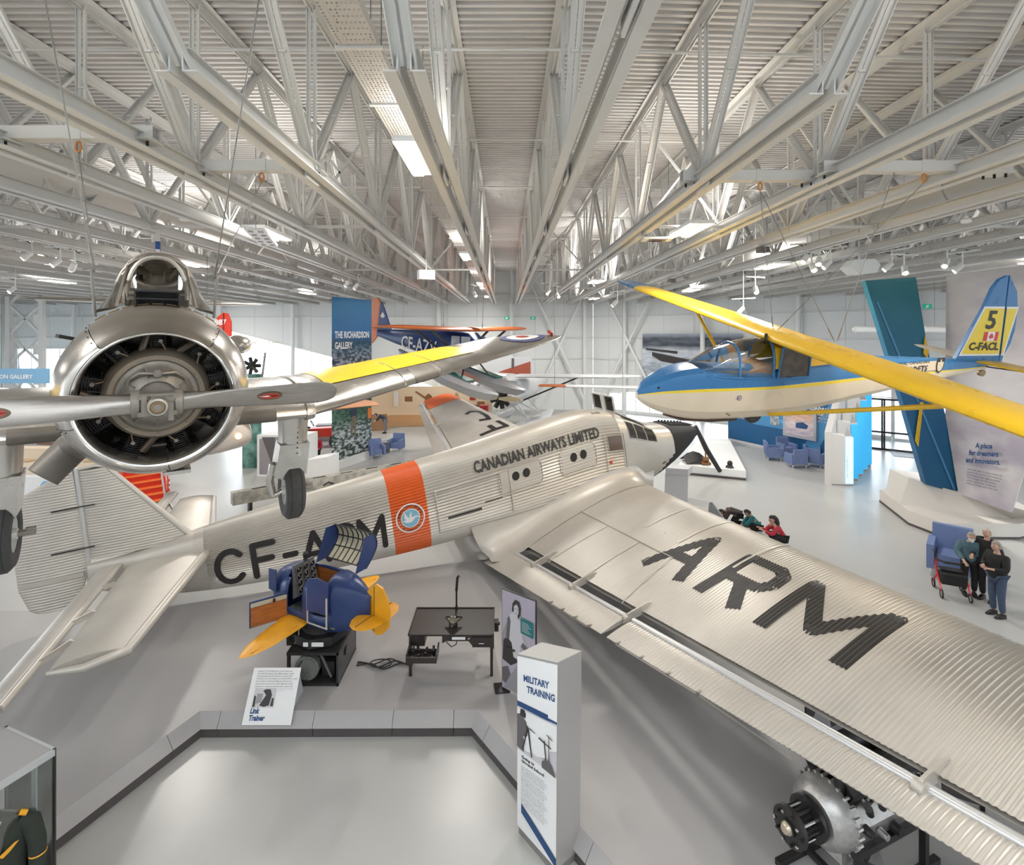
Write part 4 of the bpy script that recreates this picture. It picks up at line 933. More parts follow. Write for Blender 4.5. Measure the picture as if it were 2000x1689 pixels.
# canopy ---------------------------------------------------------------------
M_gg = glass('glider_canopy', (.93, .92, .88), .4, .03, .05)
CA = [(.98, .26, .42, .50), (1.3, .33, .36, .72), (1.65, .36, .34, .88), (2.05, .37, .34, .97), (2.35, .37, .34, .99)]
def carch(x, w, z0, zt, n=16):
    return [V((x, -w*math.copysign(abs(math.cos(math.pi*i/n))**.8, math.cos(math.pi*i/n)), z0+(zt-z0)*abs(math.sin(math.pi*i/n))**.8)) for i in range(n+1)]
m = MB(); m.loft([carch(*smooth(CA, x)[:0], x, *smooth(CA, x)) for x in (1.0, 1.15, 1.3, 1.48, 1.65, 1.85, 2.05, 2.2, 2.35)], closed=False); cg = m.o('canopy', M_gg, gl, ang=1.0)
for x in (1.70, 2.35):
    m = MB(); m.tube(carch(x, *smooth(CA, x)), .022, n=8); m.o('canopy_hoop', M_gblue, cg)
m = MB(); m.tube([(1.05, -.30, .43), (1.4, -.37, .36), (1.9, -.385, .34), (2.35, -.385, .34)], .02, n=8); m.o('canopy_sill', M_gblue, cg)
m = MB(); m.prism([(1.1, -.35, .3), (2.35, -.36, .3), (2.35, -.34, .56), (1.9, -.33, .44), (1.1, -.28, .46)], (0, .66, 0)); m.o('cockpit_lining', mat('cockpit_tan', (.30, .16, .07), .7, noise=.4, nscale=12), gl)
m = MB(); m.prism([(2.42, -.395, .34), (3.05, -.375, .36), (3.02, -.37, .86), (2.46, -.385, .90)], (0, .02, 0)); sw = m.o('side_window', mat('smoked_window', (.09, .07, .055), .12, noise=.5, nscale=7), gl)
m = MB(); P = [V((2.42, -.40, .34)), V((3.05, -.38, .36)), V((3.02, -.375, .86)), V((2.46, -.39, .90))]; [m.bar(P[i], P[(i+1) % 4], .025) for i in range(4)]; m.o('window_frame', M_gblue, sw)
m = MB(); m.loft([[V((x, y*w_, z)) for y, z in ((-1, z0), (-.8, z0+.32*k), (0, z0+.42*k), (.8, z0+.32*k), (1, z0))] for x, w_, z0, k in ((2.36, .38, .5, 1.15), (2.8, .38, .52, 1.0), (3.2, .36, .55, .5), (3.6, .33, .58, .2))], closed=False); m.o('wing_centre_deck', M_gyel, gl)
m = MB(); m.cyl((2.26, -.12, 1.0), (2.30, -.15, 1.0), .09, n=20); m.o('vent_opening', M_slot, gl)
# wings ------------------------------------------------------------------------
for s in (-1, 1):
    st = []
    for y in (0.0, .5, 1.2, 2.2, 3.2, 4.2, 5.2, 6.0):
        ch = 1.18-.045*max(0, y-2)+(.12 if s < 0 else 0)*min(1, y/2); z = 1.0+y*(.030 if s > 0 else -.048); st.append(((2.28+.03*y, s*y, z), (2.28+.03*y+ch, s*y, z-.04), .17, .02))
    m = MB(); m.loft(wing_rings(st, 14)); w = m.o('wing', M_gyel, gl, 'long yellow wing'); st2 = []
    for y in (6.0, 6.4, 6.9, 7.3, 7.6, 7.75, 7.8):
        k = math.sqrt(max(.02, 1-(max(0, y-6.4)/1.42)**4)); ch = (1.18-.045*(y-2)+(.12 if s < 0 else 0))*k; z = 1.0+y*(.030 if s > 0 else -.048); st2.append(((2.28+.03*y+(1-k)*.3, s*y, z), (2.28+.03*y+(1-k)*.3+ch, s*y, z-.03), .15, .02))
    m = MB(); m.loft(wing_rings(st2, 14)); m.o('blue_wing_tip', M_gblue, w)
    a, b = V((1.95+.45, s*.36, -.34)), V((2.75, s*(3.3 if s < 0 else 3.0), 1.0-.13*(s < 0))); m = MB(); m.tube([a, b], .035, n=12); m.o('wing_strut', M_gyel, gl)
# fin and rudder -----------------------------------------------------------------
def plate(name, pts, th, mt, par, y0=0): 
    m = MB(); m.prism([V((x, y0-th/2, z)) for x, z in pts], (0, th, 0)); return m.o(name, mt, par)
finp = [(6.55, .50), (7.12, 1.55), (7.28, 1.95), (7.42, 2.12), (7.60, 2.20), (7.62, .42), (7.2, .40)]
rudp = [(7.64, 2.20), (7.82, 2.12), (7.98, 1.90), (8.05, 1.55), (8.05, 1.15), (7.98, .85), (7.85, .62), (7.70, .48), (7.64, .42)]
finp = [(x-.22*max(0, min(1, (z-.4)/1.8)), z) for x, z in finp]; rudp = [(x-.22*max(0, min(1, (z-.4)/1.8))-(.12 if x > 7.7 else 0), z) for x, z in rudp]
f1 = plate('fin', finp, .07, M_gblue, gl); r1 = plate('rudder', rudp, .06, M_gblue, gl)
def yz(name, pts, off, mt, par): m = MB(); m.add([V((x-.22*max(0, min(1, (z-.4)/1.8)), -.037-off, z)) for x, z in pts], [tuple(range(len(pts)))]); return m.o(name, mt, par)
yz('white_border', [(6.64, .62), (7.12, 1.60), (7.60, 1.60), (7.60, .62)], .002, M_paper, f1); yz('white_border', [(7.65, 1.60), (7.94, 1.60), (7.72, .62), (7.65, .62)], .002, M_paper, r1)
yz('yellow_field', [(6.70, .66), (7.145, 1.56), (7.60, 1.56), (7.60, .66)], .005, M_stripe, f1); yz('yellow_field', [(7.65, 1.56), (7.90, 1.56), (7.69, .66), (7.65, .66)], .005, M_stripe, r1)
f = plane_fn((7.08, -.046, 1.17), (1, 0, 0), (0, 0, 1)); text('lettering', '5', f, M_letter, f1, size=.50, bold=.012)
f = plane_fn((6.80, -.046, .74), (1, 0, 0), (0, 0, 1)); text('lettering', 'C-FACL', f, M_letter, f1, size=.21, bold=.008, sx=1.0)
m = MB(); g = lambda a, b: V((7.10+a, -.047, 1.0+b)); blob(m, [(0, -.08), (.34, -.08), (.34, .10), (0, .10)], g, 0); g2 = lambda a, b: V((7.10+a, -.049, 1.0+b)); blob(m, [(.085, -.08), (.255, -.08), (.255, .10), (.085, .10)], g2, 1)
g3 = lambda a, b: V((7.27+a, -.051, 1.01+b)); blob(m, [(0, .075), (.02, .04), (.04, .05), (.035, .01), (.06, .02), (.05, -.01), (.065, -.02), (.02, -.04), (.005, -.04), (.005, -.065), (-.005, -.065), (-.005, -.04), (-.02, -.04), (-.065, -.02), (-.05, -.01), (-.06, .02), (-.035, .01), (-.04, .05), (-.02, .04)], g3, 0)
m.o('maple_leaf_flag', [mat('flag_red', (.62, .03, .03), .4), M_paper], f1)
for s in (-1, 1):
    m = MB(); m.loft(wing_rings([((7.0, s*.06, .50), (7.65, s*.06, .50), .08, 0), ((7.1, s*.9, .50), (7.65, s*.9, .50), .08, 0), ((7.2, s*1.3, .50), (7.62, s*1.3, .50), .07, 0), ((7.32, s*1.5, .50), (7.5, s*1.5, .50), .05, 0)], 8)); m.o('tailplane', M_gyel if s < 0 else M_cream, gl)
m = MB(); m.tube([(7.3, -.05, .40), (7.4, -1.0, .49)], .012); m.o('tail_brace', M_slot, gl)
# ================================================================ suspension cables and spreader beams
def cable(name, p, q, label, r=.006):
    p, q = V(p), V(q); t = empty(name, p, label=label, cat='cable', group='suspension cables'); m = MB(); m.cyl((0, 0, 0), q-p, r, n=6); m.o('wire_rope', M_wire, t); m = MB(); d = (q-p).normalized(); m.cyl(d*.06, d*.26, r*1.7, n=8); m.o('turnbuckle', M_wire, t); return t
def beamz(label, x0, x1, y, z, th=.16):
    t = empty('spreader_beam', (x0, y, z), label=label, cat='beam', group='square spreader beams between roof trusses'); m = MB(); L = x1-x0
    for q in (((L/2, 0, th/2), (L, th, .01)), ((L/2, 0, -th/2), (L, th, .01)), ((L/2, th/2, 0), (L, .01, th)), ((L/2, -th/2, 0), (L, .01, th))): m.box(*q)
    m.box((L/2, 0, 0), (L*.98, .01, th*.98)); m.o('box_section', M_steel, t)
    for x in (.22, L-.22):
        m = MB(); m.box((x, 0, -th/2-.02), (.42, .30, .02)); pl = m.o('clamp_plate', M_steel, t)
        for k in (-1, 0, 1): mm = MB(); mm.cyl((x+.13*k, -.05*k, -th/2-.02), (x+.13*k, -.05*k, -th/2-.09), .018, n=8); mm.o('clamp_bolt', M_slot, pl)
    m = MB(); m.box((L*.55, 0, 0), (.20, th+.03, th+.03)); m.o('lifting_collar', M_steel, t)
    m = MB(); m.tube([(L*.55+.035*math.sin(6.28*i/10), 0, -th/2-.09+.07*math.cos(6.28*i/10)) for i in range(10)], .012, n=6, closed=True); m.o('shackle', mat('orange_shackle', (.55, .20, .03), .4), t)
    return t, V((x0+L*.55, y, z-th/2-.16))
zb_ = ZC-.10
b1, h1 = beamz('square steel spreader beam at upper left above the trainer', -6.9, -4.6, 6.75, zb_+.32)
b2, h2 = beamz('square steel spreader beam above the trainer cockpit', -5.1, -2.85, 8.1, zb_+.33)
b3, h3 = beamz('shorter square steel spreader beam over the glider wing root', 2.95, 5.35, 8.6, zb_+.33)
b4, h4 = beamz('longer square steel spreader beam at upper right over the glider', 4.95, 7.9, 8.05, zb_+.30)
L1 = hw(-.47, 1.15, .98); L2 = hw(.47, 1.15, .98)
cable('hanging_cable', L1, h1, 'left rear suspension wire of the silver trainer'); cable('hanging_cable', L1, (-3.6, 4.0, ZC+.2), 'left front suspension wire of the silver trainer running out at the top')
cable('hanging_cable', L2, h2, 'right rear suspension wire of the silver trainer'); cable('hanging_cable', L2, (-1.55, 3.35, ZC+.2), 'right front suspension wire of the silver trainer running out at the top')
G = lambda *p: GM @ V(p)
for p, q, l in ((G(2.55, .05, 1.12), h3, 'glider wire from the spreader beam to the wing root'), (G(3.3, -.55, 1.03), h3, 'glider wire leaning left from behind the wing root'), (G(3.4, -.5, 1.02), (6.1, 8.0, ZC+.2), 'glider wire leaning right towards the second truss'), (G(2.62, .02, 1.12), h4, 'long slanting glider wire to the longer spreader beam')):
    cable('hanging_cable', p, q, l, .006)
# ================================================================ CLASSROOM TRAINER ON THE PLINTH
M_lblue = mat('trainer_blue', (.022, .045, .15), .33, noise=.12, nscale=5); M_lyel = mat('trainer_yellow', (.74, .34, .01), .38, noise=.07, nscale=6)
M_wood = mat('orange_plywood', (.36, .11, .02), .45, noise=.3, nscale=5, stretch=(1, 1, 8)); M_grey = mat('machine_grey', (.20, .21, .19), .5, .3, noise=.15)
M_char = mat('charcoal_metal', (.035, .033, .034), .45, .3, noise=.3, nscale=9); M_print = mat('print_grey', (.35, .33, .33), .6)
lk = empty('blue_cockpit_simulator', (-3.45, 9.6, PH), (0, 0, math.atan2(.48, -.88)), 'blue and yellow cockpit trainer with stub wings and raised hood on a black motor base', 'simulator')
Z = 1.0                                        # floor of the body above the plinth
def lring(x, w, zb, zt, n=24, e=2.8):
    o = []
    for i in range(n):
        a = 2*math.pi*i/n; ca, sa = math.cos(a), math.sin(a); r = (abs(ca)**e+abs(sa)**e)**(-1/e); o.append(V((x, r*ca*w, (zt+zb)/2+r*sa*(zt-zb)/2)))
    return o
LS = [(-1.25, .05, Z+.18, Z+.62), (-.9, .22, Z-.02, Z+.78), (-.55, .35, Z-.14, Z+.86), (0, .40, Z-.17, Z+.84), (.5, .40, Z-.17, Z+.80), (.85, .36, Z-.12, Z+.74), (1.05, .22, Z+.12, Z+.62), (1.12, .08, Z+.25, Z+.50)]
xs = [-1.25+.1*i for i in range(24)]+[1.12]
m = MB(); rs = [lring(x, *smooth(LS, x)) for x in xs]; n = 24
for q in range(len(rs)-1):                     # hull without the cockpit opening (top) and the left door opening
    for i in range(n):
        xm = xs[q]; a = (i+.5)*360/n
        if -.45 < xm < .48 and 50 < a < 130: continue
        if .0 < xm < .45 and (a < 60 or a > 345): continue
        if -.55 < xm < -.15 and (a < 22 or a > 338): continue
        j = (i+1) % n; m.add([rs[q][i], rs[q][j], rs[q+1][j], rs[q+1][i]], [(0, 1, 2, 3)])
hull = m.o('hull', M_lblue, lk); b_ = bmesh.new(); b_.from_mesh(hull.data); bmesh.ops.remove_doubles(b_, verts=b_.verts, dist=1e-4); bmesh.ops.recalc_face_normals(b_, faces=b_.faces); b_.to_mesh(hull.data); b_.free()
md = hull.modifiers.new('wall', 'SOLIDIFY'); md.thickness = .02; md.offset = 0
m = MB(); m.box((0, 0, Z+.03), (1.3, .62, .03)); m.o('cockpit_floor', mat('floor_green', (.12, .16, .14), .6), lk)
m = MB(); m.box((-.62, 0, Z+.40), (.04, .52, .66)); m.box((.0, -.33, Z+.40), (1.0, .02, .5)); m.o('cockpit_lining', M_wood, lk, kind='stuff')
m = MB(); m.prism([(.40, -.30, Z+.30), (.40, .30, Z+.30), (.50, .24, Z+.86), (.50, -.24, Z+.86)], (.03, 0, 0)); pnl = m.o('instrument_panel', mat('panel_grey', (.11, .11, .12), .4), lk)
for r in range(4):
    for c in range(3):
        if r == 3 and c == 0: pass
        p = V((.40+.021*r, -.16+.155*c, Z+.40+.125*r)); m = MB(); m.cyl(p, p-V((.02, 0, 0)), .052, n=18); g = m.o('dial', M_dark, pnl); m = MB(); m.lathe([(0, .058), (-.008, .062), (0, .066)], p-V((.02, 0, 0)), (1, 0, 0), n=18); m.o('dial_rim', M_grey, g)
        m = MB(); m.bar(p-V((.024, 0, 0)), p+V((-.024, .02, .035)), .006); m.o('dial_needle', M_paper, g)
m = MB(); m.bar((.50, -.05, Z+.86), (.52, -.05, Z+.96), .05); m.ball((.5, -.05, Z+.98), .055); m.o('compass', M_black, lk)
m = MB(); m.tube([(.2, 0, Z+.05), (.15, 0, Z+.35), (.1, .02, Z+.50)], .018); m.ball((.1, .02, Z+.52), .03); m.o('control_stick', M_dark, lk)
m = MB(); m.lathe([(-.012, .10), (0, .115), (.012, .10)], (.25, .02, Z+.40), (1, 0, .3), n=20); m.o('hand_wheel', M_dark, lk)
for (x, y, z, r) in ((-.1, .1, .2, .07), (.22, .2, .28, .06), (.3, -.1, .2, .08), (-.3, -.12, .25, .06), (-.4, .15, .4, .07), (.33, .1, .36, .04)):
    m = MB(); m.cyl((x, y, Z+.04), (x, y, Z+z), r, n=12); m.ball((x, y, Z+z), (r*.7, r*.7, r*.5)); m.o('cockpit_unit', M_dark, lk)
m = MB(); m.box((-.25, 0, Z+.22), (.34, .36, .06)); m.box((-.42, 0, Z+.42), (.05, .36, .36)); m.o('seat', mat('seat_leather', (.03, .025, .02), .5), lk)
# raised hood: ribbed shell opened towards the viewer
m = MB(); hd = []; 
def hoodp(u, a, r=1.0): 
    yy = -.36+.72*u; w_ = 1-.35*abs(2*u-1)**2; return V((.05-.50*w_*r*math.cos(a), yy*r, Z+.98+.62*math.sin(a)*.55*r+.40*math.sin(a)*w_*r*.5))
H0 = V((-.08, -.36, Z+.50))
def hp(i, j, r=0.0):
    a = -.9+2.0*i/10; w_ = (.50-r)*(1-.10*abs(j-4)/4); return H0+V((-.52+1.04*j/8, -.12-w_*math.sin(a)*.35+.0, .55+w_*(math.cos(a)-.45)*.0+(i-5)*.06))+V((0, -(w_)*math.cos(a*1.1), 0))*.75
for r_, mm, nm in ((0, M_lblue, 'hood_shell'), (.03, mat('hood_lining', (.52, .48, .36), .6), 'hood_lining')):
    m = MB(); m.loft([[hp(i, j, r_) for j in range(9)] for i in range(11)], closed=False); hd.append(m.o(nm, mm, lk, ang=.8))
for j in range(9):
    m = MB(); m.tube([hp(i, j, .04) for i in range(11)], .011, n=6); m.o('hood_rib', M_dark, hd[0])
for i in (0, 3, 6, 10):
    m = MB(); m.tube([hp(i, j, .04) for j in range(9)], .012, n=6); m.o('hood_rib', M_dark, hd[0])
for j in (0, 8):
    m = MB(); m.add([hp(i, j) for i in range(11)]+[hp(0, j)+V((0, .3, 0)), hp(10, j)+V((0, .25, 0))], [(11, 0, 1, 2, 3, 4, 5, 6, 7, 8, 9, 10, 12)]); m.o('hood_end', M_lblue, hd[0])
for i in (2, 6): m = MB(); m.box(hp(i, 8, -.01)+V((.01, -.02, .03)), (.02, .10, .12)); m.o('hood_slot', M_slot, hd[0])
# doors
m = MB(); m.prism([(.45, .42, Z+.0), (.72, .98, Z+.0), (.72, .98, Z+.46), (.45, .42, Z+.46)], (.02, -.01, 0)); dr = m.o('open_door', M_lblue, lk); m = MB(); m.prism([(.435, .43, Z+.02), (.70, .97, Z+.02), (.70, .97, Z+.36), (.435, .43, Z+.36)], (-.012, .006, 0)); m.o('door_lining', M_wood, dr); m = MB(); m.prism([(.435, .43, Z+.37), (.70, .97, Z+.37), (.70, .97, Z+.44), (.435, .43, Z+.44)], (-.012, .006, 0)); m.o('door_pocket', mat('cream_canvas', (.42, .38, .28), .7), dr)
m = MB(); m.bar((.52, .62, Z+.38), (.48, .66, Z+.44), .04); m.o('door_catch', M_dark, dr)
m = MB(); m.prism([(.72, .42, Z+.40), (.98, .38, Z+.40), (.98, .38, Z+.78), (.72, .42, Z+.82)], (0, .02, 0)); m.o('raised_flap', M_lblue, lk)
m = MB(); m.prism([(-.10, .41, Z+.28), (-.58, .36, Z+.28), (-.58, .36, Z+.84), (-.35, .39, Z+.90), (-.10, .41, Z+.84)], (0, .02, 0)); m.o('side_panel', M_lblue, lk)
for x in (-.58, -.10): m = MB(); m.bar((x, .415, Z+.06), (x, .415, Z+.60), .022); m.o('panel_slide', mat('slide_grey', (.5, .47, .42), .5), lk)
m = MB(); m.bar((-.58, .40, Z+.06), (-.10, .415, Z+.06), .02); m.o('panel_slide', MATS['slide_grey'], lk)
m = MB(); m.box((-.34, .22, Z+.12), (.40, .22, .2)); m.o('battery_tray', M_dark, lk)
# wings, tail
for s in (-1, 1):
    m = MB(); st = []
    for y, f, b in ((.30, .42, -.10), (.5, .44, -.14), (.8, .38, -.16), (1.15, .29, -.16), (1.4, .20, -.12), (1.55, .10, -.05), (1.6, .04, .0)): st.append(((f+.05, s*y, Z+.02), (b+.05, s*y, Z+.02), .13, .01))
    m.loft(wing_rings(st, 8)); w = m.o('stub_wing', M_lyel, lk); m = MB(); m.tube([(-.0, s*.55, Z+.035), (.0, s*1.45, Z+.03)], .005, n=4); m.o('aileron_seam', M_slot, w)
    m = MB(); m.loft(wing_rings([((-1.02, s*.05, Z+.30), (-1.62, s*.05, Z+.30), .07, 0), ((-1.06, s*.3, Z+.30), (-1.58, s*.3, Z+.30), .07, 0), ((-1.16, s*.45, Z+.30), (-1.48, s*.45, Z+.30), .07, 0), ((-1.28, s*.5, Z+.30), (-1.36, s*.5, Z+.30), .07, 0)], 8)); tp = m.o('tailplane', M_lyel, lk)
    m = MB(); m.tube([(-1.30, s*.05, Z+.325), (-1.30, s*.46, Z+.32)], .005, n=4); m.o('seam', M_slot, tp)
fp = [(-.98, .34), (-1.12, .64), (-1.24, .80), (-1.36, .86), (-1.50, .82), (-1.60, .66), (-1.66, .42), (-1.64, .18), (-1.52, .04), (-1.36, -.02), (-1.25, .05)]
m = MB(); m.prism([V((x, -.02, Z+z)) for x, z in fp], (0, .04, 0)); fnn = m.o('fin', M_lyel, lk); m = MB(); m.bar((-1.32, .024, Z+.02), (-1.32, .024, Z+.82), .006); m.o('seam', M_slot, fnn)
# bellows, octagonal turntable, fan box
m = MB(); m.lathe([(.72, .26), (.74, .33), (.80, .34), (.86, .28), (.92, .32), (.98, .26)], (0, 0, 0), (0, 0, 1), n=20); m.o('bellows', mat('bellows_cloth', (.03, .026, .025), .8), lk)
R1 = Matrix.Rotation(.35, 3, 'Z')
m = MB(); m.prism([V((.50*math.cos(math.pi/4*i+.4), .50*math.sin(math.pi/4*i+.4), .62)) for i in range(8)], (0, 0, .16)); tt = m.o('octagonal_turntable', M_char, lk)
a = math.atan2(.48, -.88)
RL = Matrix.Rotation(-a, 3, 'Z')               # local offset from world axes
def wl(x, y, z=0): return RL @ V((x, y, z))
c = wl(.02, -.48); m = MB(); m.box(c+V((0, 0, .70)), (.36, .012, .07), rot=Matrix.Rotation(-a, 3, 'Z')); m.o('white_label', M_paper, tt)
m = MB(); q = wl(-.45, .05); m.box(q+V((0, 0, .66)), (.30, .40, .36), rot=Matrix.Rotation(-a, 3, 'Z')); fb = m.o('fan_box', M_char, lk)
for k in range(7):
    for r_ in range(2):
        m = MB(); m.box(wl(-.56+.045*k, -.155)+V((0, 0, .58+.16*r_)), (.018, .012, .11), rot=Matrix.Rotation(-a, 3, 'Z')); m.o('vent_slit', M_slot, fb)
m = MB(); m.tube([(.1, .36, .98), (.12, .42, .85), (.10, .44, .72), (.18, .46, .62)], .012, n=6); m.o('strap', mat('strap_tan', (.30, .24, .17), .8), lk)
# open box base with motor
W_, D_, H_ = .92, 1.05, .60; bx = wl(-.0, .0); Rb = Matrix.Rotation(-a, 3, 'Z')
def bl(x, y, z): return RL @ V((x+.03, y-.02, z))
for nm, c, d in (('base_top', (0, 0, H_-.03), (W_, D_, .05)), ('base_floor', (0, 0, .03), (W_, D_, .05)), ('base_side', (W_/2-.02, 0, H_/2), (.035, D_, H_)), ('base_back', (0, D_/2, H_/2), (W_, .03, H_)), ('base_post', (-W_/2+.03, -D_/2+.03, H_/2), (.05, .05, H_)), ('base_post', (-W_/2+.03, D_/2-.03, H_/2), (.05, .05, H_))):
    m = MB(); m.box(bl(*c), d, rot=Rb); m.o(nm, M_char if nm != 'base_side' else mat('side_steel', (.055, .058, .065), .35, .4, noise=.2), lk)
m = MB(); m.cyl(bl(.47, -.1, .38), bl(.48, -.1, .38), .08, n=14); m.o('speaker_grille', M_dark, lk)
m = MB(); m.cyl(bl(-.13, -.46, .27), bl(-.13, -.05, .27), .215, n=36); mo = m.o('electric_motor', M_grey, lk); m = MB(); m.cyl(bl(-.13, -.48, .27), bl(-.13, -.46, .27), .18, n=32); m.cyl(bl(-.13, -.53, .27), bl(-.13, -.46, .27), .03, n=12); m.o('motor_end', M_grey, mo)
for k in range(8):
    m = MB(); t = .785*k; m.cyl(bl(-.13+.2*math.cos(t), -.47, .27+.2*math.sin(t)), bl(-.13+.2*math.cos(t), -.45, .27+.2*math.sin(t)), .012, n=6); m.o('motor_bolt', M_chrome, mo)
for (x, y, z, d) in ((.22, -.2, .2, (.22, .3, .25)), (.28, .1, .35, (.2, .3, .2)), (-.3, .25, .25, (.25, .3, .3))):
    m = MB(); m.box(bl(x, y, z), d, rot=Rb); m.o('gear_housing', M_char, lk)
m = MB(); m.bar(bl(.1, -.4, .5), bl(.3, -.42, .1), .03); m.o('linkage', M_grey, lk); m = MB(); m.bar(bl(-.42, -.48, .12), bl(-.2, -.48, .42), .02); m.o('corner_brace', M_char, lk)
# cable loop between trainer and desk
cb = empty('black_power_cable', (-2.8, 9.6, PH), label='coiled black cable lying between the cockpit trainer and the desk', cat='cable')
for k, ph in enumerate((0, 1.2, 2.5)):
    m = MB(); pts = []
    for i in range(40):
        t = i/39; x = .0+1.05*t; pts.append((x, .10*math.sin(2*math.pi*t*1.5+ph)*math.sin(math.pi*t)+.03*k, .018+.012*k))
    m.tube(pts, .011, n=6); m.o('cord', M_black, cb)
m = MB(); m.tube([(.45+.2*math.cos(6.283*i/24), .02+.12*math.sin(6.283*i/24), .045) for i in range(24)], .011, n=6, closed=True); m.o('cord_loop', M_black, cb)
# desk -------------------------------------------------------------------------
dk = empty('instructor_desk', (-1.0, 9.75, PH), label='black wooden instructor desk with an open drawer of instruments', cat='desk')
M_desk = mat('desk_black', (.030, .024, .022), .38, noise=.25, nscale=4, stretch=(1, 8, 1))
m = MB(); m.box((0, 0, .755), (1.56, .90, .03)); m.o('desktop', M_desk, dk)
for c, d in (((0, .44, .775), (1.56, .02, .03)), ((-.77, .0, .775), (.02, .9, .03)), ((.77, 0, .775), (.02, .9, .03))): m = MB(); m.box(c, d); m.o('edge_lip', M_desk, dk)
for x in (-.74, .74):
    for y in (-.41, .41): m = MB(); m.box((x, y, .37), (.05, .05, .74)); m.o('leg', M_desk, dk)
m = MB(); m.prism([(-.16, -.43, .74), (-.16, -.43, .60), (-.08, -.43, .64), (.32, -.43, .64), (.40, -.43, .54), (.76, -.43, .54), (.76, -.43, .74)], (0, .02, 0)); ap = m.o('front_apron', M_desk, dk)
m = MB(); m.box((.57, -.03, .63), (.36, .84, .18)); dw = m.o('drawer', M_desk, dk); m = MB(); m.tube([(.50, -.44, .63), (.51, -.47, .62), (.60, -.47, .62), (.61, -.44, .63)], .008, n=6); m.o('handle', M_chrome, dw)
m = MB(); m.box((.14, -.445, .70), (.24, .01, .045)); m.o('label_plate', M_paper, ap); m = MB(); m.cyl((.33, -.44, .70), (.33, -.455, .70), .015, n=10); m.o('lock', M_chrome, ap)
m = MB(); m.box((-.62, -.02, .64), (.28, .8, .19)); m.o('left_pedestal', M_desk, dk)
for c, d in (((-.48, -.56, .55), (.54, .02, .03)), ((-.48, -.80, .53), (.54, .03, .10)), ((-.74, -.62, .56), (.02, .36, .14)), ((-.22, -.62, .56), (.02, .36, .14)), ((-.48, -.62, .50), (.52, .36, .02))): m = MB(); m.box(c, d); m.o('open_drawer_board', M_desk, dk)
for i in range(4):
    for j in range(3):
        m = MB(); m.cyl((-.66+.12*i, -.72+.1*j, .51), (-.66+.12*i, -.72+.1*j, .55+.03*((i+j) % 3)), .022, n=10); m.o('radio_knob', M_chrome if j == 2 else M_dark, dk)
m = MB(); m.box((.82, .05, .66), (.08, .16, .16)); m.cyl((.86, .05, .69), (.885, .05, .69), .03, n=12); m.o('side_switch_box', M_char, dk)
m = MB(); m.tube([(-.1, -.3, .55), (0, -.34, .48), (.08, -.3, .50), (.12, -.2, .62)], .009, n=6); m.o('under_desk_wire', M_black, dk)
ds = empty('desk_arm', (-1.0+.02, 10.16, PH+.80), label='tall black bent arm clamped to the back of the desk', cat='lamp')
m = MB(); m.tube([(0, 0, -.02), (0, 0, .30), (0, -.01, .34)], .018, n=10); m.box((0, 0, .0), (.05, .05, .06)); m.o('post', M_char, ds); m = MB(); m.tube([(0, -.01, .34), (.02, -.01, .60), (.05, -.02, .64)], .026, n=10); m.o('arm_head', M_black, ds)
cr_ = empty('course_recorder', (-.98, 9.55, PH+.772), label='small three-wheeled course recorder standing on the desktop', cat='instrument')
m = MB(); m.prism([(-.14, .06, .10), (.14, .06, .10), (.16, .10, .10), (.02, -.13, .10), (-.02, -.13, .10), (-.16, .10, .10)], (0, 0, .035)); m.o('frame_plate', mat('bronze_plate', (.11, .09, .07), .4, .5), cr_)
for k in range(3): m = MB(); m.cyl((.07*math.cos(2.1*k+1.57), .07*math.sin(2.1*k+1.57), 0), (.07*math.cos(2.1*k+1.57), .07*math.sin(2.1*k+1.57), .10), .02, n=10); m.o('wheel_leg', M_dark, cr_)
for x in (-.03, .03): m = MB(); m.cyl((x, 0, .135), (x, 0, .19), .022, n=12); m.o('motor_can', M_chrome, cr_)
# flat printed boards -------------------------------------------------------------
M_g1, M_g2, M_g3, M_g4 = mat('print_black', (.035, .03, .03), .5), mat('print_darkgrey', (.12, .11, .115), .5), mat('print_midgrey', (.30, .285, .30), .5), mat('print_lightgrey', (.56, .54, .57), .5)
M_teal = mat('print_teal', (.01, .17, .18), .5); M_navy2 = mat('print_navy', (.015, .06, .17), .5)
pb = empty('aviator_photo_board', (0, 0, 0), label='tall free-standing photo board of a smiling aviator in flying helmet beside the desk', cat='display board')
p0, p1 = V((-.07, 9.0, PH+.04)), V((.50, 8.57, PH+.04)); dx = (p1-p0).normalized(); Lb = (p1-p0).length; up = V((0, 0, 1)); bk = V((dx.y, -dx.x, 0))*-1; HB = 1.72
m = MB(); m.prism([p0, p1, p1+up*HB, p0+up*HB], bk*.035); m.o('board', M_dark, pb)
bf = lambda k=0: (lambda x, y: p0+dx*x+up*y-bk*(.003+k*.0015))
m = MB(); blob(m, [(.008, 0), (Lb-.008, 0), (Lb-.008, HB-.01), (.008, HB-.01)], bf()); pr = m.o('photo_print', mat('print_lilac', (.42, .38, .45), .5), pb)
def print_blobs(par, fn, items):
    for k, (mt, pts) in enumerate(items):
        m = MB(); blob(m, pts, fn(k+1)); m.o('print_shape', mt, par)
S = Lb; 
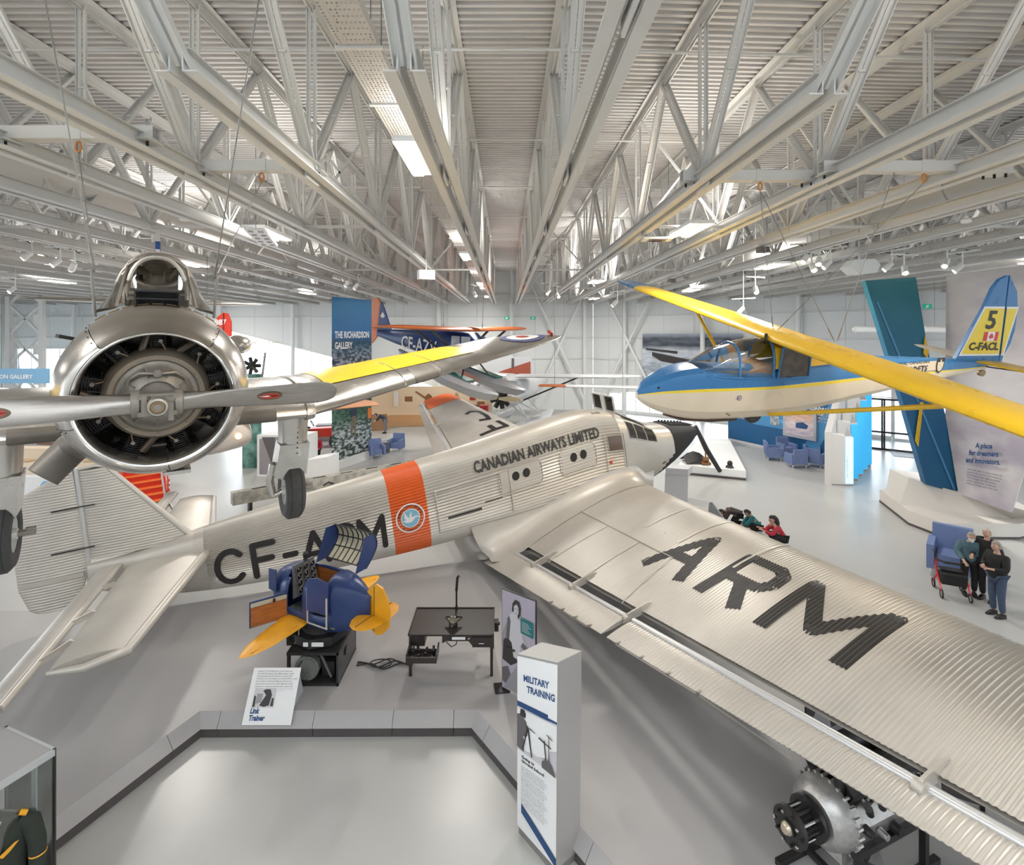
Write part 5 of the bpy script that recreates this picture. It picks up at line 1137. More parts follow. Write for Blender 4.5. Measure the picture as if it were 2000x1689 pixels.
print_blobs(pr, bf, [
 (M_g3, [(0.01, .95), (.10, 1.15), (.16, 1.10), (.06, .75), (.01, .72)]), (M_g2, [(.01, .35), (.14, .42), (.30, .05), (.30, .01), (.02, .12)]),
 (M_g3, [(.05, .02), (.20, .30), (.38, .55), (.48, .55), (.62, .40), (.66, .02)]), (M_g1, [(.02, .50), (.04, .84), (.12, .92), (.30, .88), (.34, .55), (.20, .45)]),
 (M_g4, [(.14, 1.22), (.20, 1.36), (.30, 1.40), (.42, 1.25), (.46, .98), (.60, .82), (.56, .74), (.42, .84), (.36, .60), (.26, .62), (.22, .85), (.13, .92)]),
 (M_g2, [(.10, .88), (.13, 1.25), (.17, 1.30), (.20, 1.22), (.17, .9)]), (M_g1, [(.23, 1.40), (.24, 1.54), (.30, 1.62), (.38, 1.60), (.42, 1.50), (.41, 1.38), (.36, 1.30), (.34, 1.40)]),
 (M_g4, [(.27, 1.38), (.27, 1.50), (.33, 1.55), (.37, 1.50), (.37, 1.40), (.33, 1.34)]), (M_g1, [(.29, 1.46), (.31, 1.465), (.31, 1.475), (.29, 1.475)]), (M_g1, [(.34, 1.46), (.36, 1.465), (.36, 1.475), (.34, 1.475)]), (M_g2, [(.30, 1.40), (.34, 1.40), (.33, 1.385), (.31, 1.385)]),
 (M_g2, [(.42, .86), (.55, .78), (.62, .66), (.66, .70), (.58, .86), (.46, .94)]), (M_g1, [(.10, .70), (.30, .72), (.30, .76), (.10, .75)]), (M_teal, [(.42, 1.10), (.68, 1.08), (.68, 1.34), (.42, 1.36)])])
for k in range(6): m = MB(); blob(m, [(.45, 1.14+.03*k), (.45+.19-.03*(k % 3), 1.14+.03*k), (.45+.19-.03*(k % 3), 1.150+.03*k), (.45, 1.150+.03*k)], bf(20)); m.o('print_line', M_g4, pr)
for (x, y) in ((-.07, 9.0), (.44, 8.62)): m = MB(); m.box((x, y, PH+.012), (.26, .26, .02), rot=math.radians(8)); m.o('foot_plate', M_dark, pb)
# tall interpretive pillar
pl = empty('interpretive_pillar', (0, 0, 0), label='tall grey square pillar reading MILITARY TRAINING in the foreground notch', cat='display pillar')
q0, q1, q3 = V((.155, 6.77, 0)), V((.666, 6.59, 0)), V((.49, 7.02, 0)); ex = (q1-q0).normalized(); ey = V((-ex.y, ex.x, 0)); Wp, Dp, Hp = .55, .43, 2.36
M_pil = mat('pillar_grey', (.40, .385, .375), .38, .25)
TQ = [V((.155, 6.77, 0)), V((.666, 6.59, 0)), V((1.01, 6.83, 0)), V((.49, 7.02, 0))]; BQ = [V((.155, 6.77, 0)), V((.61, 6.20, 0)), V((.93, 6.44, 0)), V((.47, 7.0, 0))]   # the pillar twists towards its foot
def pq(k, z): return BQ[k].lerp(TQ[k], z/Hp)+up*z
m = MB(); m.loft([[pq(k, z) for k in range(4)] for z in [.09+(Hp-.10)*i/12 for i in range(13)]]); bd = m.o('pillar_body', M_pil, pl, ang=.5)
m = MB(); c_ = sum(BQ, V((0, 0, 0)))/4; m.prism([c_+(q-c_)*.96 for q in BQ], up*.09); m.o('pillar_foot', mat('pillar_foot', (.22, .20, .19), .5), pl)
m = MB(); m.prism([q+up*(Hp-.008) for q in TQ], up*.008); m.o('pillar_cap', mat('cap_grey', (.47, .46, .44), .4), pl)
def pf(k=0):
    def f(x, y):
        z = y+.10; a, b = pq(0, z), pq(1, z); n_ = (b-a).cross(up).normalized(); return a+(b-a)*(x/Wp)+n_*(.006+k*.0015)
    return f
m = MB(); m.loft([[pf(0)(Wp*u/4, (Hp-.125)*v/12)-V((0, 0, 0)) for u in range(5)] for v in range(13)], closed=False); face = m.o('front_panel', M_paper, pl)
text('lettering', 'MILITARY', lambda x, y: pf(2)(.085+x, 1.93+y), M_navy, face, size=.115, bold=.004, sx=.72); text('lettering', 'TRAINING', lambda x, y: pf(2)(.135+x, 1.80+y), M_navy, face, size=.115, bold=.004, sx=.72)
print_blobs(face, pf, [(M_navy2, [(0, 1.65), (.43, 1.62), (.43, 1.585), (.55, 1.575), (.55, 1.60-.05), (.40, 1.55), (0, 1.58)]), (M_g4, [(0, 1.02), (.55, .97), (.55, 1.54), (0, 1.57)]), (M_paper, [(.0, 1.56), (.55, 1.53), (.55, 1.25), (.2, 1.1), (0, 1.3)]),
 (M_g2, [(0, 1.05), (.10, 1.02), (.10, 1.20), (.15, 1.26), (.13, 1.42), (.06, 1.50), (0, 1.48)]), (M_g1, [(.04, 1.48), (.05, 1.56), (.10, 1.57), (.13, 1.52), (.12, 1.46)]), (M_g1, [(.12, 1.40), (.17, 1.36), (.22, 1.02), (.205, 1.02), (.155, 1.30)]), (M_g1, [(.16, 1.33), (.09, 1.05), (.08, 1.05), (.14, 1.36)]),
 (M_g1, [(.18, 1.37), (.26, 1.34), (.26, 1.33), (.18, 1.355)]), (M_g1, [(.31, 1.32), (.48, 1.26), (.48, 1.245), (.31, 1.30)]), (M_g1, [(.38, 1.31), (.395, 1.31), (.42, 1.08), (.405, 1.08)]), (M_g1, [(.42, 1.40), (.50, 1.36), (.50, 1.35), (.42, 1.385)]), (M_g1, [(.445, 1.38), (.455, 1.38), (.46, 1.06), (.45, 1.06)]),
 (M_g2, [(.36, .99), (.55, .965), (.50, 1.06), (.45, 1.11), (.40, 1.10), (.36, 1.06)])])
text('lettering', 'Going to\nGround School', lambda x, y: pf(2)(.06+x, .93+y), M_ink, face, size=.052, bold=.002, res=1)
BODY = 'Before taking to the air, recruits spent\nweeks in the classroom learning theory of\nflight, navigation and meteorology, and how\nto read instruments, maps and weather.\nMost had never been inside an aircraft.'
for k in range(4): text('body_text', BODY, lambda x, y, k=k: pf(2)(.06+x, .82-.13*k+y), M_ink, face, size=.021, res=1, lines=1.15)
print_blobs(face, pf, [(M_navy2, [(.06, .34), (.55, .10), (.55, .0), (.06, .22)]), (M_g4, [(0, .22), (.42, -.0), (.425, -.0), (0, .226)])])
# slanted caption sign on the kerb
sg = empty('caption_sign', (0, 0, 0), label='white slanted caption sign reading Link Trainer propped on the kerb', cat='sign')
s0 = V((-4.30, 8.33, .22)); sx_ = V((.80, 0, 0)); su = V((0, .42, .66)); nn = V((0, -.84, .54)).normalized()
m = MB(); m.prism([s0, s0+sx_, s0+sx_+su, s0+su], -nn*.012); sb = m.o('sign_face', M_paper, sg)
m = MB(); m.prism([s0+V((.06, .02, 0)), s0+su*.97+V((.06, .01, 0)), s0+V((.06, .62, .13))], (.02, 0, 0)); m.prism([s0+V((.74, .02, 0)), s0+su*.97+V((.74, .01, 0)), s0+V((.74, .62, .13))], (.02, 0, 0)); m.prism([s0+su*.97+V((.06, .01, 0)), s0+su*.97+V((.76, .01, 0)), s0+V((.76, .62, .13)), s0+V((.06, .62, .13))], (0, .006, 0)); m.o('sign_support', mat('support_bluegrey', (.42, .46, .50), .4), sg, kind='stuff')
un = su.normalized(); sgf = lambda k=0: (lambda x, y: s0+V((1, 0, 0))*x+un*y+nn*(.003+.0015*k))
text('lettering', 'Link\nTrainer', lambda x, y: sgf()(.09+x, .155+y), M_navy, sb, size=.10, bold=.005, shear=.15, lines=.95, sx=.85)
text('body_text', "Invented in 1929 by Edwin Link, the Link Trainer was\nthe world's first mass-produced flight simulator, capable\nof reproducing many of the functions of a real aircraft.\nThousands were used during the Second World War to teach\npilots the basics of instrument flying. An instructor at a\nseparate desk monitored the student's flight path, which\nwas traced on a map by an automatic device called a crab.", lambda x, y: sgf()(.08+x, .725+y), M_ink, sb, size=.031, res=1, lines=1.15, shear=.15, sx=.88)
print_blobs(sb, sgf, [(M_g4, [(.10, .23), (.46, .23), (.46, .50), (.10, .50)]), (M_g1, [(.22, .26), (.30, .24), (.38, .26), (.40, .40), (.36, .48), (.28, .48), (.24, .46), (.30, .40)]), (M_g3, [(.15, .28), (.24, .30), (.25, .42), (.15, .42)]), (M_g1, [(.40, .25), (.45, .25), (.44, .36), (.41, .36)]), (M_g1, [(.11, .24), (.15, .24), (.14, .38), (.11, .40)])])
text('body_text', 'Photograph: trainees at a training\nschool somewhere on the prairies,\nabout 1942', lambda x, y: sgf()(.48+x, .49+y), M_print, sb, size=.018, res=1)
# glass show case at lower left ----------------------------------------------------------------
dc = empty('glass_show_case', (0, 0, 0), label='tall glass show case at the lower left corner with grey top', cat='display case')
c0 = V((-5.0, 5.67, 0)); da, db = V((-.935, .354, 0)), V((-.386, -.92, 0)); La, Lb2, Hc = .9, 1.5, 2.0
def cc(a, b, z): return c0+da*a+db*b+up*z
M_gl2 = glass('case_glass', (.975, .99, .985), 0, .02, .03)
m = MB(); m.prism([cc(0, 0, Hc-.06), cc(La, 0, Hc-.06), cc(La, Lb2, Hc-.06), cc(0, Lb2, Hc-.06)], up*.05); m.o('case_top', mat('case_top', (.36, .35, .35), .4), dc)
m = MB(); m.prism([cc(0, 0, .0), cc(La, 0, .0), cc(La, Lb2, .0), cc(0, Lb2, .0)], up*.15); m.o('case_base', M_pil, dc)
for nm, P in (('glass_side', [(0, 0), (La, 0)]), ('glass_side', [(0, 0), (0, Lb2)]), ('glass_side', [(La, 0), (La, Lb2)])):
    m = MB(); m.prism([cc(*P[0], .15), cc(*P[1], .15), cc(*P[1], Hc-.06), cc(*P[0], Hc-.06)], (db if P[1][1] == 0 else da)*.01); m.o(nm, M_gl2, dc)
for a, b in ((0, 0), (La, 0), (0, Lb2)): m = MB(); m.bar(cc(a, b, 0), cc(a, b, Hc), .022); m.o('corner_post', M_dark, dc)
m = MB(); m.bar(cc(.12, .12, .15), cc(.12, .12, Hc-.06), .05, .02); m.o('glass_fin', mat('fin_grey', (.35, .40, .40), .3), dc)
for a, b in (((0, 0), (0, Lb2)), ((0, 0), (La, 0))): m = MB(); m.bar(cc(*a, Hc-.04), cc(*b, Hc-.04), .03, .07); m.o('top_rail', mat('rail_grey', (.50, .52, .53), .35, .3), dc)
# uniform jacket hung inside
uj = empty('dark_uniform_jacket', cc(.14, .42, .95), (0, 0, .5), 'dark green uniform jacket with yellow shoulder bars hanging inside the glass case', 'jacket')
M_uni = mat('uniform_cloth', (.022, .028, .022), .85, noise=.2, nscale=14); M_gold = mat('gold_braid', (.75, .36, .02), .5)
def ering(z, a, b, cx=0, cy=0, n=18): return [V((cx+a*math.cos(6.283*i/n), cy+b*math.sin(6.283*i/n), z)) for i in range(n)]
m = MB(); m.loft([ering(-.75, .26, .12), ering(-.4, .25, .13), ering(0, .22, .12), ering(.25, .24, .13), ering(.48, .25, .11), ering(.58, .17, .09), ering(.63, .08, .07)]); m.o('jacket_body', M_uni, uj)
for s in (-1, 1):
    m = MB(); m.tube([(s*.18, 0, .52), (s*.27, -.01, .46), (s*.32, -.03, .25), (s*.33, -.06, .0), (s*.31, -.10, -.2)], [.06, .085, .08, .07, .065], n=14); sl = m.o('sleeve', M_uni, uj)
    m = MB(); m.tube([(s*.24, -.03, .575), (s*.18, -.03, .605)], .026, n=8); m.o('shoulder_bar', M_gold, uj); m = MB(); m.lathe([(0, .076), (.008, .08), (.016, .076)], (s*.33, -.05, .12), (0, .1, 1), n=14); m.o('sleeve_stripe', M_gold, sl)
m = MB(); m.add([(.04, -.135, .28), (.10, -.137, .33), (.17, -.125, .38), (.20, -.118, .38), (.13, -.13, .30), (.08, -.138, .26)], [(0, 1, 2, 3, 4, 5)]); m.o('winged_badge', M_gold, uj)
m = MB(); m.tube([(-.2, 0, .58), (0, 0, .68), (.2, 0, .58)], .012); m.tube([(0, 0, .68), (0, 0, .98)], .006); m.o('hanger', M_wire, uj)
m = MB(); m.prism([(-.12, -.11, .60), (-.02, -.13, .40), (.06, -.12, .62)], (0, .02, 0)); m.o('shirt_collar', M_paper, uj)
# V engine on a stand under the wing ------------------------------------------------------------
en0 = V((3.12, 5.62, 1.18)); ed = V((.93, .37, 0)).normalized(); ang_ = math.atan2(ed.y, ed.x)
ve = empty('vee_aero_engine', (en0.x, en0.y, PH), (0, 0, ang_), 'black and silver aircraft engine with propeller flange on a black stand under the near wing', 'engine')
ZE = en0.z-PH; M_cast = mat('cast_aluminium', (.55, .54, .53), .38, .75, noise=.18, nscale=14, bump=.15, bscale=50)
m = MB(); m.lathe([(-.02, .05), (-.02, .20), (.03, .20), (.03, .07)], (.0, 0, ZE), (1, 0, 0), n=36); fl = m.o('propeller_flange', M_dark, ve)
m = MB(); m.lathe([(.26, .07), (.26, .22), (.31, .22), (.31, .05)], (.0, 0, ZE), (1, 0, 0), n=36); m.o('rear_flange', M_dark, ve)
m = MB(); m.cyl((-.05, 0, ZE), (.5, 0, ZE), .085, n=24); m.o('propeller_shaft', M_dark, ve); m = MB(); m.lathe([(-.09, .0), (-.09, .045), (-.06, .065), (-.02, .07)], (0, 0, ZE), (1, 0, 0), n=24); m.o('shaft_nut', mat('nut_cream', (.55, .48, .38), .35, .6), ve)
for k in range(10):
    t = .628*k; m = MB(); m.cyl((-.06, .155*math.cos(t), ZE+.155*math.sin(t)), (.28, .155*math.cos(t), ZE+.155*math.sin(t)), .016, n=8); m.o('flange_bolt', M_dark if k % 2 else M_chrome, ve)
m = MB(); m.lathe([(.36, .10), (.36, .24), (.42, .31), (.52, .35), (.60, .36), (.60, .10)], (0, 0, ZE-.02), (1, 0, 0), n=40); m.box((.55, 0, ZE-.22), (.16, .5, .30)); gc = m.o('reduction_gear_case', M_cast, ve, kind=None)
for k in range(26):
    t = 2*math.pi*k/26; m = MB(); m.cyl((.56, .37*math.cos(t), ZE-.02+.37*math.sin(t)), (.64, .37*math.cos(t), ZE-.02+.37*math.sin(t)), .018, n=6); m.o('case_bolt', M_cast, gc)
m = MB(); m.prism([V((.60, y, ZE+z)) for y, z in ((-.30, -.20), (-.34, .02), (-.20, .16), (.20, .16), (.34, .02), (.30, -.20), (.18, -.42), (-.18, -.42))], (1.35, 0, 0)); m.o('crankcase', M_cast, ve)
m = MB(); m.loft([[V((x, y*s, ZE-.40+z*s)) for y, z in ((-.17, 0), (.17, 0), (.12, -.14), (-.12, -.14))] for x, s in ((.7, .8), (.9, 1), (1.7, 1), (1.85, .7))]); m.o('oil_sump', M_cast, ve)
for s in (-1, 1):
    R = Matrix.Rotation(-s*math.radians(30), 3, 'X'); b0 = lambda x, y, z: V((x, 0, ZE+.05))+R @ V((0, y, z))
    for k in range(6):
        m = MB(); x = .75+.205*k; m.prism([b0(x-.09, -.10, .12), b0(x+.09, -.10, .12), b0(x+.09, .10, .12), b0(x-.09, .10, .12)], b0(0, 0, .42)-b0(0, 0, .12)); m.o('cylinder_block', M_dark, ve)
    m = MB(); m.loft([[b0(x, y, z) for y, z in ((-.13*q, .40), (.13*q, .40), (.13*q, .50), (.08*q, .58), (-.08*q, .58), (-.13*q, .50))] for x, q in ((.62, .8), (.66, 1), (1.88, 1), (1.93, .8))]); hc_ = m.o('rocker_cover', M_dark, ve)
    for k in range(12): m = MB(); m.cyl(b0(.68+.108*k, s*.135, .43), b0(.68+.108*k, s*.16, .43), .013, n=6); m.o('cover_stud', M_grey, hc_)
    for k in range(6): m = MB(); x = .75+.205*k; m.tube([b0(x, s*.13, .36), b0(x, s*.22, .34), b0(x+.03, s*.24, .28)], .04, n=10); m.o('exhaust_port', M_char, ve)
    m = MB(); m.tube([b0(.65+.05*k, s*.15+.02*math.sin(k), .27+.03*math.cos(k*1.7)) for k in range(26)], .016, n=6); m.o('ignition_harness', mat('harness_brown', (.10, .07, .05), .5, .3), ve)
m = MB(); m.lathe([(1.95, .15), (1.95, .30), (2.1, .32), (2.2, .22), (2.35, .15)], (0, 0, ZE+.0), (1, 0, 0), n=28, cap=True); m.o('supercharger', M_cast, ve)
m = MB(); m.tube([(.66, -.1, ZE+.2), (.62, -.12, ZE+.45), (.75, -.15, ZE+.62)], .06, n=12); m.o('coolant_pipe', M_dark, ve); m = MB(); m.cyl((1.0, 0, ZE+.3), (1.7, 0, ZE+.34), .09, n=16); m.o('intake_manifold', M_dark, ve)
for k, (x, y, z, r) in enumerate(((.72, -.33, .02, .05), (.95, -.34, -.08, .045), (1.2, -.33, -.12, .06), (1.5, -.35, -.05, .05), (.8, -.22, -.34, .06), (1.4, -.2, -.34, .05))):
    m = MB(); m.cyl((x, y, ZE+z), (x, y-.09, ZE+z), r, r*.8, n=14); m.o('accessory_boss', M_cast if k % 2 else M_char, ve)
for y in (-.33, .33):
    m = MB(); m.bar((.55, y, ZE-.22), (2.0, y, ZE-.22), .07, .08); m.o('stand_rail', M_dark, ve)
    for x in (.62, 1.75): m = MB(); m.bar((x, y, 0), (x, y, ZE-.25), .07); m.o('stand_leg', M_dark, ve)
    m = MB(); m.bar((.62, y, ZE-.3), (1.3, y, .06), .05); m.o('stand_brace', M_dark, ve); m = MB(); m.bar((.2, y, .035), (2.0, y, .035), .07); m.o('stand_foot', M_dark, ve)
m = MB(); m.bar((.62, -.33, .1), (.62, .33, .1), .06); m.o('stand_cross', M_dark, ve)
# board and dark table half hidden under the wing
b2_ = empty('dark_photo_board', (4.75, 7.6, PH), (0, 0, -.35), 'dark photo board half hidden between the near wing and its flap', 'display board')
m = MB(); m.box((0, 0, .52), (.55, .03, .95)); bb = m.o('board', M_dark, b2_); print_blobs(bb, lambda k: (lambda x, y: V((x-.26, -.017-.001*k, y+.08))), [(M_g2, [(0, 0), (.50, 0), (.50, .9), (0, .9)]), (M_g4, [(.05, .3), (.2, .35), (.35, .2), (.30, .5), (.15, .6)]), (M_g3, [(.2, .5), (.45, .6), (.4, .85), (.25, .8)])])
m = MB(); m.box((0, 0, .015), (.5, .3, .03)); m.o('foot_plate', M_dark, b2_)
dt = empty('dark_reading_table', (5.75, 6.75, PH), (0, 0, -.5), 'dark grey sloping table top seen through the wing gap at far right', 'table')
m = MB(); m.prism([(-.55, -.45, .50), (.55, -.45, .50), (.55, .45, .85), (-.55, .45, .85)], (0, 0, .03)); m.o('table_top', mat('table_dark', (.085, .08, .083), .5), dt)
for x in (-.45, .45): m = MB(); m.box((x, .2, .34), (.05, .05, .68)); m.o('leg', M_dark, dt)
# light painted line on the plinth
m = MB(); p, q = F(1345, 1345, PH), F(1545, 1482, PH); d_ = (q-p); s_ = V((d_.y, -d_.x, 0)).normalized()*.025; m.add([p-s_+up*.002, p+s_+up*.002, q+s_+up*.002, q-s_+up*.002], [(0, 1, 2, 3)]); m.o('trim_3', mat('pale_tape', (.62, .58, .52), .5), None, kind='structure')
# ================================================================ BACKGROUND EXHIBITS
def armchair_mesh():
    r = {}
    m = MB(); m.box((0, .02, .30), (.46, .56, .24)); r['seat'] = m.mesh('seat', M_sofa)
    m = MB(); m.prism([(-.33, .24, .18), (-.33, .36, .20), (-.33, .44, .84), (-.33, .32, .84)], (.66, 0, 0)); r['backrest'] = m.mesh('backrest', M_sofa)
    m = MB(); m.box((0, 0, .38), (.12, .70, .44)); r['armrest'] = m.mesh('armrest', M_sofa)
    m = MB(); m.cyl((0, 0, 0), (0, 0, .17), .022, .03, n=10); r['leg'] = m.mesh('leg', M_chrome); return r
M_sofa = mat('blue_upholstery', (.16, .22, .42), .7, noise=.08, nscale=8)
AM = armchair_mesh()
def armchair(p, rz, label, group, sc=1.0):
    t = empty('armchair', p, (0, 0, rz), label, 'armchair', group); t.scale = (sc, sc, sc*1.12)
    inst('seat', AM['seat'], t, (0, 0, 0)); inst('backrest', AM['backrest'], t, (0, 0, 0))
    for s in (-1, 1): inst('armrest', AM['armrest'], t, (s*.33, -.02, 0))
    for x in (-.32, .32):
        for y in (-.3, .3): inst('leg', AM['leg'], t, (x, y, 0))
    return t
GB = 'blue armchairs in front of the blue exhibit wall'
armchair(F(1510, 897), 1.3, 'blue armchair leftmost of the five by the blue wall, seen side-on', GB)
armchair(F(1536, 890), .1, 'blue armchair at the back touching the blue exhibit wall', GB)
armchair(F(1555, 912), math.pi, 'blue armchair nearest the viewer showing its plain back', GB)
armchair(F(1585, 895), -.5, 'blue armchair facing us beside the lit portal', GB)
armchair(F(1592, 911), 2.3, 'blue armchair front right of the group, turned away', GB)
GL = 'pair of blue armchairs by the hanging banner'
armchair(F(735, 891)+V((.1, -.3, 0)), .5, 'blue armchair at the foot of the tall banner', GL)
armchair(F(774, 881), -.2, 'blue armchair right of the small round table by the banner', GL)
t = empty('side_table', F(752, 882), label='small grey drum table between the two armchairs by the banner', cat='table'); m = MB(); m.cyl((0, 0, .02), (0, 0, .55), .27, n=24); m.o('table_drum', mat('drum_grey', (.13, .13, .13), .5), t); m = MB(); m.cyl((0, 0, .55), (0, 0, .58), .34, n=24); m.o('table_top', M_g3, t)
armchair(F(1888, 1140)+V((.0, .45, 0)), -.75, 'large blue high-backed armchair behind the couple with the walker', 'single blue armchair behind the visitors', 1.3)
# ---- hanging banner
bn = empty('hanging_banner', (0, 0, 0), label='tall hanging banner reading THE RICHARDSON GALLERY, blue above a snowy valley', cat='banner')
def print_mat(name, stops, scale=3.0, stretch=(1, 1, 1), det=8, zr=(0, 1), mixn=.5, contrast=(.35, .65), bright=None):
    """flat print: vertical colour ramp over object z, broken up by noise towards white/black"""
    m = bpy.data.materials.new(name); m.use_nodes = True; n = m.node_tree; b = n.nodes['Principled BSDF']; b.inputs['Roughness'].default_value = .55
    tc = n.nodes.new('ShaderNodeTexCoord'); sp = n.nodes.new('ShaderNodeSeparateXYZ'); n.links.new(tc.outputs['Object'], sp.inputs[0])
    mr = n.nodes.new('ShaderNodeMapRange'); mr.inputs[1].default_value = zr[0]; mr.inputs[2].default_value = zr[1]; n.links.new(sp.outputs['Z'], mr.inputs[0])
    def ramp(key):
        r = n.nodes.new('ShaderNodeValToRGB'); e = r.color_ramp.elements
        while len(e) > 1: e.remove(e[-1])
        e[0].position = stops[0][0]; e[0].color = C3(stops[0][key])
        for st in stops[1:]: q = e.new(st[0]); q.color = C3(st[key])
        n.links.new(mr.outputs[0], r.inputs[0]); return r
    ra, rb = ramp(1), ramp(2)
    mp = n.nodes.new('ShaderNodeMapping'); mp.inputs['Scale'].default_value = stretch; n.links.new(tc.outputs['Object'], mp.inputs[0])
    t = n.nodes.new('ShaderNodeTexNoise'); t.inputs['Scale'].default_value = scale; t.inputs['Detail'].default_value = det; n.links.new(mp.outputs[0], t.inputs['Vector'])
    cr = n.nodes.new('ShaderNodeMapRange'); cr.inputs[1].default_value = contrast[0]; cr.inputs[2].default_value = contrast[1]; n.links.new(t.outputs['Fac'], cr.inputs[0])
    mx = n.nodes.new('ShaderNodeMixRGB'); n.links.new(cr.outputs[0], mx.inputs[0]); n.links.new(ra.outputs[0], mx.inputs[1]); n.links.new(rb.outputs[0], mx.inputs[2]); n.links.new(mx.outputs[0], b.inputs['Base Color'])
    MATS[name] = m; return m
M_ban = print_mat('banner_print', [(0, (.02, .04, .03), (.55, .60, .62)), (.20, (.03, .06, .05), (.5, .55, .58)), (.30, (.02, .07, .05), (.06, .16, .10)), (.42, (.03, .05, .05), (.10, .18, .14)), (.45, (.03, .035, .05), (.5, .5, .55)), (.62, (.04, .045, .07), (.42, .42, .48)), (.72, (.01, .05, .09), (.15, .22, .28)), (.76, (.01, .05, .10), (.02, .07, .12)), (.82, (.01, .11, .30), (.01, .12, .32)), (1, (.01, .16, .36), (.01, .17, .38))], 4, (1, 1, 2.2), 10, (0, 8.0), contrast=(.44, .58))
P0, P1 = V((-8.4, 24.7, .35)), V((-7.2, 27.6, .35)); P1 = P0+(P1-P0).normalized()*3.05
m = MB(); m.prism([P0, P1, P1+up*8.0, P0+up*8.0], V((.02, -.01, 0)))
bo = m.o('banner_cloth', M_ban, bn); bd_ = (P1-P0).normalized(); bnn = V((bd_.y, -bd_.x, 0))
bfn = lambda x, y: P0+bd_*x+up*y+bnn*.03
text('lettering', 'THE RICHARDSON\nGALLERY', lambda x, y: bfn(.18+x, 6.0+y), M_paper, bo, size=.46, bold=.012, sx=.68, lines=1.15)
m = MB(); m.prism([bfn(2.7, 1.7), bfn(3.0, 1.7), bfn(3.0, 2.25), bfn(2.7, 2.25)], bnn*.01); m.o('orange_tab', mat('tab_orange', (.75, .20, .03), .5), bo)
m = MB(); [blob(m, [(1.35+x, 1.0+y) for x, y in pts], lambda a, b: bfn(a, b)+bnn*.01, k) for k, pts in enumerate(([(0, 0), (.12, 0), (.2, .9), (.28, 0), (.4, 0), (.38, 1.0), (.05, 1.0)], [(0, 1.0), (.45, 1.0), (.5, 1.75), (.3, 1.9), (-.02, 1.75)], [(.12, 1.92), (.32, 1.92), (.32, 2.2), (.12, 2.2)]))]
m.o('printed_figure', [mat('fig_tan', (.20, .16, .11), .6), mat('fig_blue', (.03, .05, .09), .6), mat('fig_skin', (.35, .24, .18), .6)], bo)
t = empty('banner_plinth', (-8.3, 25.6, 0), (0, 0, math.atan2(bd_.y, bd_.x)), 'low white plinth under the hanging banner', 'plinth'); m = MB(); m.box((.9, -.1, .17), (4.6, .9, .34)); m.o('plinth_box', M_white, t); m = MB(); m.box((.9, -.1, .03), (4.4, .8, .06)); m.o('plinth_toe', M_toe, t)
# ---- blue history wall
bw = empty('blue_exhibit_wall', (0, 0, 0), label='long blue exhibit wall headed RUNWAY OF THE RED RIVER', cat='exhibit wall')
Q0, Q1 = V((13.76, 31.7, 0)), V((16.85, 25.5, 0)); qd = (Q1-Q0).normalized(); qn = V((qd.y, -qd.x, 0)); qn = qn if qn.y < 0 else -qn; QL = (Q1-Q0).length; HW = 2.95
M_bw = mat('wall_blue', (.012, .10, .25), .4); M_bl = mat('wall_lightblue', (.07, .26, .50), .4); M_bs = mat('wall_skyblue', (.10, .42, .75), .4)
m = MB(); m.prism([Q0+up*.1, Q1+up*.1, Q1+up*HW, Q0+up*HW], -qn*.3); wb_ = m.o('wall_body', M_bw, bw); m = MB(); m.prism([Q0, Q1, Q1+up*.1, Q0+up*.1], -qn*.26); m.o('toe', M_g4, bw)
qf = lambda k=0: (lambda x, y: Q0+qd*min(x, QL-.03)+up*y+qn*(.004+.003*k))
print_blobs(wb_, qf, [(M_bl, [(1.7, 1.25), (8.6, 1.25), (8.6, 2.0), (1.7, 2.0)]), (M_bl, [(4.6, .1), (5.4, .1), (6.9, 2.95), (6.2, 2.95)]), (M_bs, [(1.7, 2.6), (2.0, 2.6), (4.2, 1.4), (4.0, 1.35)]), (M_bs, [(7.0, .9), (7.1, 1.0), (8.6, .3), (8.6, .1)]), (mat('wall_deepblue', (.008, .06, .17), .4), [(5.9, .1), (8.6, .1), (8.6, .9), (7.2, 1.2)])])
for k, (x, y, w_, h_) in enumerate(((1.9, 2.1, .6, .5), (2.9, 1.4, .55, .5), (3.2, 2.2, .5, .35), (6.2, 1.6, .8, .45), (7.2, 1.6, .55, .5), (6.3, .75, .8, .5), (7.4, .75, .6, .4))):
    m = MB(); m.prism([qf(2)(x, y), qf(2)(x+w_, y), qf(2)(x+w_, y+h_), qf(2)(x, y+h_)], qn*.02); m.o('framed_photo', print_mat('photo_%d' % k, [(0, (.2, .22, .25), (.5, .55, .6)), (1, (.1, .12, .15), (.6, .65, .7))], 4, zr=(0, 3)) if k < 2 else MATS['photo_%d' % (k % 2)], wb_)
text('lettering', 'RUNWAY OF\nTHE RED RIVER', lambda x, y: qf(2)(6.0+x*1.2, 2.55+y), M_paper, wb_, size=.27, bold=.008, align='CENTER', lines=.95)
text('lettering', 'BRANDON AVENUE\nCANADIAN AIRWAYS', lambda x, y: qf(2)(6.05+x*1.2, 2.12+y), M_paper, wb_, size=.16, bold=.004, align='CENTER', lines=1)
text('body_text', 'The frozen river made\na fine landing strip\nand the avenue beside\nit became the home of\nthe airways in winter\nand summer alike.', lambda x, y: qf(2)(.75+x, 2.15+y), M_paper, wb_, size=.13, lines=1.1)
tv = empty('wall_screen', (0, 0, 0), label='grey-framed screen showing a float plane at sunset on the blue wall', cat='screen')
m = MB(); m.prism([qf(8)(3.75, .95), qf(8)(5.6, .95), qf(8)(5.6, 2.45), qf(8)(3.75, 2.45)], qn*.12); m.o('screen_frame', mat('frame_silver', (.45, .47, .50), .35, .5), tv)
